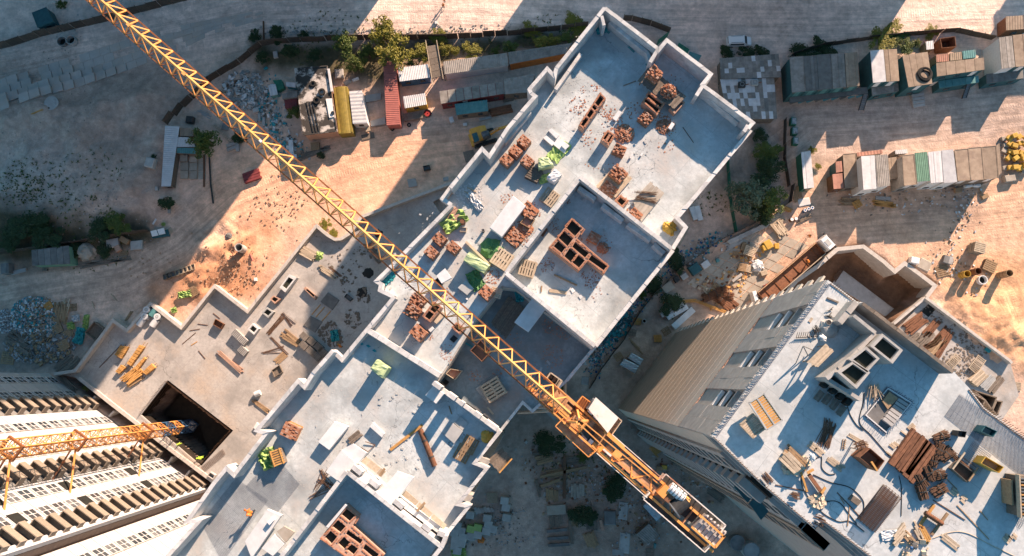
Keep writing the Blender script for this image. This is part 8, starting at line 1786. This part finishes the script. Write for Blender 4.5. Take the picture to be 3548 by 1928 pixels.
TR=[('B',960,235,3.2,6,'upper crown of the tall yellow-green tree over the fence','leaf_yellow',1.0,'tree'),('B',1040,385,3.6,6.5,'lower crown of the tall yellow-green tree above the red container','leaf_yellow',1.1,'tree'),('B',690,335,2.6,4.5,'large green bush below the fence left of the tall tree','leaf',1.2,'tree'),('B',765,465,2.2,4,'green bush above the olive wagon','leaf',1,'tree'),('B',850,395,2.0,3.5,'dark green bush between the two bushes and the tree','leaf',1,'bush'),('B',270,380,1.8,3,'dark bush above the burnt roof','leaf_dark',1.2,'bush'),('B',455,410,1.7,3,'second dark bush above the burnt roof','leaf_dark',1,'bush'),('B',1240,405,2.2,3.6,'yellow-green bush above the white shed','leaf_yellow',1,'bush'),('B',1165,470,1.2,2.2,'small bush at the white shed roof','leaf',1,'bush'),('B',1430,365,1.5,3,'tall bush right of the plank walkway','leaf_yellow',1,'bush'),('B',1505,380,1.1,2.4,'narrow bush behind the long container','leaf_yellow',1,'bush'),('B',1615,385,2.0,3,'spiky yellow-green bush behind the long container','leaf_yellow',1.1,'bush'),('B',1375,268,1.8,1.6,'roadside bush at the top of the plank walkway','leaf_yellow',1.3,'bush'),('B',300,850,1.6,2.6,'green bush at the left wall of the burnt building','leaf',1,'bush'),('B',60,430,1.5,2.2,'dark bush in the fence corner','leaf_dark',1.2,'bush'),('B',170,260,1.8,1.2,'low verge bush by the road bend','leaf_dark',1.4,'bush'),('B',370,265,1.2,1,'second low verge bush by the road bend','leaf_dark',1.2,'bush'),('B',500,1160,1.0,1.2,'small bush below the burnt building','leaf_dark',1,'bush'),('B',1800,380,1.0,2,'small bush at the end of the long container','leaf',1,'bush'),
('C',20,345,1.6,2.6,'green bush behind the orange sided container','leaf',1,'bush'),('C',250,325,1.7,2.4,'bright bush above the orange sided container','leaf_yellow',1.1,'bush'),('C',340,300,1.5,2.2,'middle bright bush above the orange sided container','leaf_yellow',1.1,'bush'),('C',430,285,1.6,2.2,'right bright bush above the orange sided container','leaf',1.1,'bush'),('C',165,225,1.6,.8,'dry verge tuft below the road','leaf_yellow',1.5,'bush'),('C',500,190,2.0,.8,'dry verge strip near the north corner','leaf_yellow',1.8,'bush'),('C',1640,405,1.6,1.2,'left part of the dark hedge under the white van','leaf_dark',1.6,'bush'),('C',1790,400,1.6,1.2,'middle part of the dark hedge under the white van','leaf_dark',1.6,'bush'),('C',1900,395,1.5,1.2,'right part of the dark hedge under the white van','leaf_dark',1.5,'bush'),('C',1880,1010,1.6,1.6,'dark shrub below the patched roofs','leaf_dark',1.2,'bush'),('C',1910,1220,1.5,1.6,'shrub beside the green fence','leaf',1.2,'bush'),
('G',1790,90,4.2,6,'big grey-green tree right of the green fence','tree_grey',1.1,'tree'),('G',1890,200,2.4,3,'dark bush below the grey-green tree','leaf_dark',1.3,'bush'),('H',35,110,3.4,5,'green tree between the green fence and the truck yard','leaf',1,'tree'),('H',30,205,1.3,2,'yellow-green bush at the bend of the curved fence','leaf_yellow',1,'bush'),('D',50,1260,2.6,3.4,'green bush at the edge of the tree clump','leaf_dark',1.2,'tree'),('D',30,1120,2.4,2.4,'bush below the patched roofs in the right yard','leaf',1.2,'bush'),('C',1880,1390,3.0,3.5,'dark bush above the grey-green tree','leaf_dark',1.2,'tree'),
('D',900,262,2.6,1.8,'dry hedge on the road side above the cabins','leaf_yellow',1.8,'bush'),('D',1010,285,1.6,1.4,'right end of the dry hedge above the cabins','leaf',1.4,'bush'),('D',1060,350,1.6,2.2,'green bush behind the tan double cabin','leaf',1.2,'bush'),('D',1140,330,1.1,2.2,'small bush beside the tiny pale shed','leaf',1,'bush'),('D',470,390,2.0,1.0,'dark verge strip above the dark cabins','leaf_dark',2.2,'bush'),('D',300,395,2.0,1.0,'left dark verge strip above the dark cabins','leaf_dark',2.0,'bush'),('D',360,1120,.9,1.2,'yellow weed by the small white roofed shed','leaf_yellow',1,'bush'),('D',400,1245,.7,.7,'dry weed right of the small white roofed shed','leaf_yellow',1.3,'bush'),('D',1250,250,1.4,.7,'yellow weeds by the open container','leaf_yellow',1.5,'bush'),
('A',1530,1050,3.4,5,'bushy green tree beside the L-shaped shed','leaf',1,'tree'),('A',1785,1030,1.5,1.5,'dark bush at the ladder end','leaf_dark',1.2,'bush'),('A',1145,1172,.7,.8,'small weed on the concrete cube','leaf_dark',1,'bush'),('A',460,30,1.2,1.2,'small bush in the top left corner','leaf',1,'bush'),('A',1900,270,1.4,1.0,'weeds at the fence corner right of the jib','leaf_dark',1.3,'bush'),('E',890,285,2.4,2,'bright green bush at the foot of the hill','leaf',1.2,'bush'),('E',740,340,2.6,2,'dark green bush at the foot of the hill','leaf_dark',1.2,'bush'),('E',200,300,3.2,2.2,'wide dark bush in the hollow above the container','leaf_dark',1.5,'bush'),('E',330,380,3.0,2,'second dark bush in the hollow above the container','leaf_dark',1.5,'bush'),('E',80,380,2.8,2,'left dark bush in the hollow above the container','leaf_dark',1.4,'bush'),('E',560,480,1.6,1.4,'dark weed right of the green-grey container','leaf_dark',1.3,'bush'),('E',1240,140,1.8,1.2,'weeds below the L-shaped shed','leaf_dark',1,'bush'),('E',780,500,1.6,1.4,'weeds beside the canvas sack heap','leaf_dark',1.2,'bush'),('F',535,305,1.3,.8,'yellow weeds in the podium notch','leaf_yellow',1.2,'bush'),('F',590,365,1.0,.7,'smaller yellow weeds in the podium notch','leaf_yellow',1.2,'bush'),
('G',1010,830,.9,.9,'pale green weed below the central walls','leaf',1,'bush'),('G',1220,890,2.4,1.4,'weeds above the concrete beams','leaf_dark',1.3,'bush'),('G',1250,560,2.0,1.2,'dark weeds along the building side of the curved fence','leaf_dark',1.6,'bush'),('G',1080,740,2.0,1.2,'second patch of dark weeds along the curved fence','leaf_dark',1.5,'bush'),('K',395,140,1.0,1.0,'green weed beside the crane basket','leaf',1,'bush'),('K',560,660,1.2,1.0,'weed under the crane side deck','leaf',1,'bush'),('K',800,880,2.6,1.6,'dark weeds under the counter-jib','leaf_dark',1.3,'bush'),('K',300,560,2.4,1.0,'dark weed patch left of the crane mast','leaf_dark',1.6,'bush'),('K',560,1100,2.4,1.2,'weeds among the crane yard timbers','leaf_dark',1.3,'bush'),('I',640,145,.8,.8,'green weed in the trench','leaf',1,'bush')]
for t,x,y,r,h,l,m,sx,k in TR:plant(t,x,y,r,h,l,m,sx,kind=k)
mb=MB();rnd=random.Random(9)
for t,x,y,r,n in(('A',250,1330,260,130),('E',130,40,200,120),('E',350,60,220,90),('A',700,1250,250,60),('B',600,330,420,180),('C',300,260,250,90),('E',650,200,200,60),('A',1700,700,90,30),('G',1500,150,150,50),('B',1500,400,350,120),('E',600,420,400,90),('K',500,700,260,90)):
 for _ in range(n):
  a,q=rnd.uniform(0,6.28),r*math.sqrt(rnd.random());p=G(t,x+q*math.cos(a),y+q*.6*math.sin(a));s=rnd.uniform(.15,.42)
  for k in range(9):u=Vector((rnd.gauss(0,1),rnd.gauss(0,1),.7))*s*.6;v=Vector((-u.y,u.x,0)).normalized()*s*.16;mb.add([p-v,p+v,p+u+Vector((0,0,.1))],[(0,1,2)])
o=part('weed_tufts',mb,'leaf',None);o['kind']='stuff';tag(o,'low weed tufts on the hill and along the fences','weeds')
# ------------------------------------------------------------------ vehicles
def loft(secs,mats_,name,T,m=0):
 """closed hull from rectangular-ish sections (x, half width, z0, z1, top half width)"""
 mb=MB();vs=[]
 for x,hw,z0,z1,tw in secs:vs+=[(x,-hw,z0),(x,hw,z0),(x,hw,(z0+z1)*.55),(x,tw,z1),(x,-tw,z1),(x,-hw,(z0+z1)*.55)]
 n=len(secs);fs=[(i*6+(k+1)%6,i*6+k,(i+1)*6+k,(i+1)*6+(k+1)%6)for i in range(n-1)for k in range(6)]+[tuple(range(6)),tuple(range(6*n-1,6*n-7,-1))]
 return part(name,mb.add(vs,fs),mats_,T)
def wheel(T,x,y,r,w=.24):
 o=part('wheel',MB().tube((x,y-w/2,r),(x,y+w/2,r),r,n=18),'rubber',T);part('rim',MB().tube((x,y-w/2-.01,r),(x,y+w/2+.01,r),r*.55,n=12),'steel',o)
T=thing('white_van','white minivan parked on the shaded road at the top','van',*(lambda s:((s[0].x,s[0].y,.12),s[2]))(seg('C',1640,312,1810,308,1.0)))
loft([(-2.25,.82,.35,1.2,.75),(-2.15,.88,.3,1.65,.76),(-1.0,.9,.3,1.8,.78),(.75,.9,.3,1.78,.76),(1.35,.88,.3,1.2,.8),(2.1,.84,.3,1.02,.74),(2.3,.72,.35,.75,.6)],'car_white','body',T)
part('windscreen',MB().add([(.82,-.72,1.74),(.82,.72,1.74),(1.4,.8,1.2),(1.4,-.8,1.2)],[(0,3,2,1)]),'glass',T);part('rear_window',MB().box((-2.2,0,1.35),(.06,1.3,.4)),'glass',T)
for y in(-.84,.84):part('side_window',MB().box((-.5,y,1.4),(2.5,.06,.4),0,(.2*(1 if y>0 else-1),0)),'glass',T);part('headlight',MB().box((2.2,y*.7,.72),(.15,.3,.15)),'foil',T);part('mirror',MB().box((1.0,y*1.2,1.15),(.15,.2,.12)),'car_white',T);part('roof_bar',MB().box((-.6,y*.75,1.82),(2.2,.05,.05)),'dark_steel',T)
for x in(-1.4,1.45):
 for y in(-.8,.8):wheel(T,x,y,.33)
# excavator
T=thing('excavator','yellow tracked excavator beside the main building','excavator',*(lambda s:((s[0].x,s[0].y,.1),s[2]))(seg('B',1640,1050,1760,1010,1.2)))
for y in(-1.05,1.05):
 tk=part('track',MB().box((.4,y,.45),(3.6,.55,.75)).tube((-1.4,y-.27,.45),(-1.4,y+.27,.45),.42,n=14).tube((2.2,y-.27,.45),(2.2,y+.27,.45),.42,n=14),'dark_steel',T)
 for i in range(12):part('shoe',MB().box((-1.3+i*.31,y,.85),(.22,.6,.05)),'rubber',tk)
part('turntable',MB().tube((.2,0,.8),(.2,0,1.05),.8,n=18),'dark_steel',T)
loft([(-1.9,1.1,1.05,1.9,1.0),(-1.6,1.3,1.05,2.1,1.2),(.2,1.3,1.05,2.1,1.2),(1.3,1.25,1.05,1.6,1.15)],'digger','upper_body',T)
part('engine_cover',MB().box((-1.1,.1,2.16),(1.0,1.7,.12)),'teal_dark',T);part('counterweight',MB().box((-2.0,0,1.5),(.5,2.3,.8)),'digger',T)
loft([(.1,.5,1.1,2.7,.45),(.3,.55,1.1,2.85,.5),(1.2,.55,1.1,2.85,.5),(1.6,.5,1.1,2.2,.42)],'glass_dull','cab',T);T.children[-1].location=(0,.78,0)
part('boom',MB().bar((1.1,-.1,1.7),(3.4,-.1,3.3),.45,.5).bar((3.4,-.1,3.3),(5.4,-.1,2.9),.4,.42),'digger',T);part('stick',MB().bar((5.3,-.1,3.0),(6.6,-.1,1.0),.32,.35),'digger',T);part('bucket',MB().box((6.5,-.1,.6),(.7,1.1,.7),0,(0,.4)),'dark_steel',T);part('hydraulic_ram',MB().tube((1.4,-.1,2.3),(3.3,-.1,3.65),.09),'steel',T);part('exhaust',MB().tube((-.9,-.8,2.1),(-.9,-.8,2.6),.08),'dark_steel',T)
# lorry with long brown trailer
a,b=P('H',-20,850,1.5),P('H',410,480,1.5);d=b-a;LT=d.length
T=thing('flatbed_lorry','long lorry with a rust brown open trailer and white cab','lorry',((a+b)/2).xy.to_3d(),math.atan2(d.y,d.x))
part('bed',MB().box((0,0,1.15),(LT,2.5,.2)),'rust',T)
for y in(-1.25,1.25):part('side_wall',MB().box((0,y,1.75),(LT,.09,1.1)),'rust' if y<0 else 'wood_old',T);part('top_rail',MB().box((0,y,2.33),(LT,.14,.08)),'plank_pale' if y<0 else 'crane_deck',T)
for x in(-LT/2,LT/2):part('end_wall',MB().box((x,0,1.75),(.09,2.4,1.1)),'rust',T)
for i in range(6):part('bed_rib',MB().box((-LT/2+(i+.7)*LT/6.2,0,1.3),(.14,2.3,.12)),'crane_dark',T)
part('chassis',MB().box((.5,0,.8),(LT+1.5,.9,.35)),'dark_steel',T)
loft([(LT/2+.5,1.2,.7,2.9,1.1),(LT/2+.7,1.25,.5,3.1,1.15),(LT/2+2.0,1.25,.5,3.1,1.15),(LT/2+2.5,1.22,.5,2.2,1.1),(LT/2+2.6,1.15,.5,1.2,1.1)],'car_white','cab',T)
part('windscreen',MB().add([(LT/2+2.05,-1.05,3.05),(LT/2+2.05,1.05,3.05),(LT/2+2.54,1.05,2.22),(LT/2+2.54,-1.05,2.22)],[(0,3,2,1)]),'glass',T);part('roof_hatch',MB().box((LT/2+1.3,0,3.12),(.8,1.1,.08)),'ply_grey',T);part('mirror',MB().box((LT/2+2.2,1.5,2.2),(.2,.35,.5)),'dark_steel',T);part('mirror',MB().box((LT/2+2.2,-1.5,2.2),(.2,.35,.5)),'dark_steel',T)
for x in(-LT/2+1.2,-LT/2+2.4,LT/2-.6,LT/2+1.6):
 for y in(-1.05,1.05):wheel(T,x,y,.5,.3)
# ------------------------------------------------------------------ people
def person_mesh(pose,top,legs):
 v=[(0,0,.95),(0,0,1.2),(0,0,1.42),(0,0,1.54),(0,.02,1.64),(0,.02,1.74),(.19,0,1.42),(-.19,0,1.42)];r=[.15,.145,.15,.06,.1,.07,.075,.075];e=[(0,1),(1,2),(2,3),(3,4),(4,5),(2,6),(2,7)]
 st={'stand':(.05,.12),'walk':(.3,.3),'bend':(.12,.5)}[pose]
 for s,k in((1,1),(-1,-1)):
  i=len(v);v+=[(s*.1,0,.9),(s*.11,st[0]*k*.6,.5),(s*.11,st[0]*k*-.4,.08),(s*.12,st[0]*k*-.4+.16,.04)];r+=[.1,.07,.05,.045];e+=[(0,i),(i,i+1),(i+1,i+2),(i+2,i+3)]
  j=6 if s==1 else 7;i=len(v);v+=[(s*.27,st[1]*k*.4,1.15),(s*.26,st[1]*.6+.1,.95),(s*.25,st[1]*.6+.16,.86)];r+=[.05,.04,.035];e+=[(j,i),(i,i+1),(i+1,i+2)]
 if pose=='bend':
  for q in range(1,len(v)):
   if v[q][2]>.92 or q in(13,14,15,20,21,22):x,y,z=v[q];dz=z-.95;v[q]=(x,y+.75*dz,.95+.66*dz)
 me=bpy.data.meshes.new('body');me.from_pydata(v,e,[]);o=bpy.data.objects.new('body',me);COL.objects.link(o);mo=o.modifiers.new('s','SKIN')
 for q,rr in enumerate(r):me.skin_vertices[0].data[q].radius=(rr,rr)
 me.skin_vertices[0].data[0].use_root=True;o.modifiers.new('u','SUBSURF').render_levels=1;o.modifiers['u'].levels=1
 dg=bpy.context.evaluated_depsgraph_get();m2_=bpy.data.meshes.new_from_object(o.evaluated_get(dg));bpy.data.objects.remove(o);m2_.materials.clear()
 for q in(top,legs,'skin','rubber'):m2_.materials.append(MATS[q])
 for p in m2_.polygons:c=p.center;p.use_smooth=True;p.material_index=3 if c.z<.1 else 1 if c.z<.93 else 2 if(c.z>1.5 and pose!='bend')or(abs(c.x)>.2 and c.z<.92)else 0
 return m2_
HEL=MB().tube((0,0,0),(0,0,.07),.135,.12,14).tube((0,0,.07),(0,0,.13),.12,.05,14);PM={}
def person(t,x,y,z,rz,pose,top,legs,hel,label):
 k=(pose,top,legs)
 if k not in PM:PM[k]=person_mesh(*k)
 T=thing('person',label,'person',P(t,x,y,z),rz);b=part('body',PM[k],None,T);h=part('helmet' if hel!='bark' else 'hair',HEL,hel,T);h.location=(0,.02,1.70)if pose!='bend' else(0,.62,1.46)
for a in(('B',1418,62,.15,.3,'walk','cloth_orange','cloth_dark','orange','person in orange jacket walking on the sunlit road'),('B',1425,22,.15,.5,'stand','cloth_orange','cloth_dark','bark','person in orange at the top frame edge on the road'),('I',1890,1072,ZU,2.5,'walk','cloth_orange','cloth_dark','orange','worker with orange helmet on the mesh-covered slab'),('J',5,1062,ZU,1.0,'bend','cloth_orange','cloth_dark','orange','worker bending at the bottom left slab edge'),('H',322,392,.1,2.2,'stand','cloth_orange','cloth_dark','bark','person standing on the paving near the lorry cab'),('H',322,582,1.3,1.2,'bend','cloth_orange','cloth_dark','orange','person in orange bending inside the trailer'),('H',425,1152,ZR,1.4,'bend','cloth_white','cloth_white','white_paint','worker in white beside the rebar comb on the tower'),('L',340,668,ZR,.8,'bend','cloth_white','cloth_dark','white_paint','worker in white by the hose loop on the tower'),('L',1082,1285,ZR,2.0,'bend','cloth_dark','cloth_dark','blue','worker in dark blue at the scrap timber on the tower'),('G',1906,758,.1,.5,'stand','cloth_red','cloth_dark','cloth_red','person with red helmet by the trailer side'),('F',660,1212,ZP,.8,'bend','cloth_orange','cloth_dark','yellow','worker in orange crouching by the inner podium edge'),('I',1355,560,-.2,.8,'stand','cloth_lime','cloth_lime','cloth_lime','worker in bright lime at the left side of the pit'),('I',1520,658,-.2,1.8,'bend','cloth_lime','cloth_lime','cloth_lime','worker in bright lime at the lower corner of the pit')):person(*a)
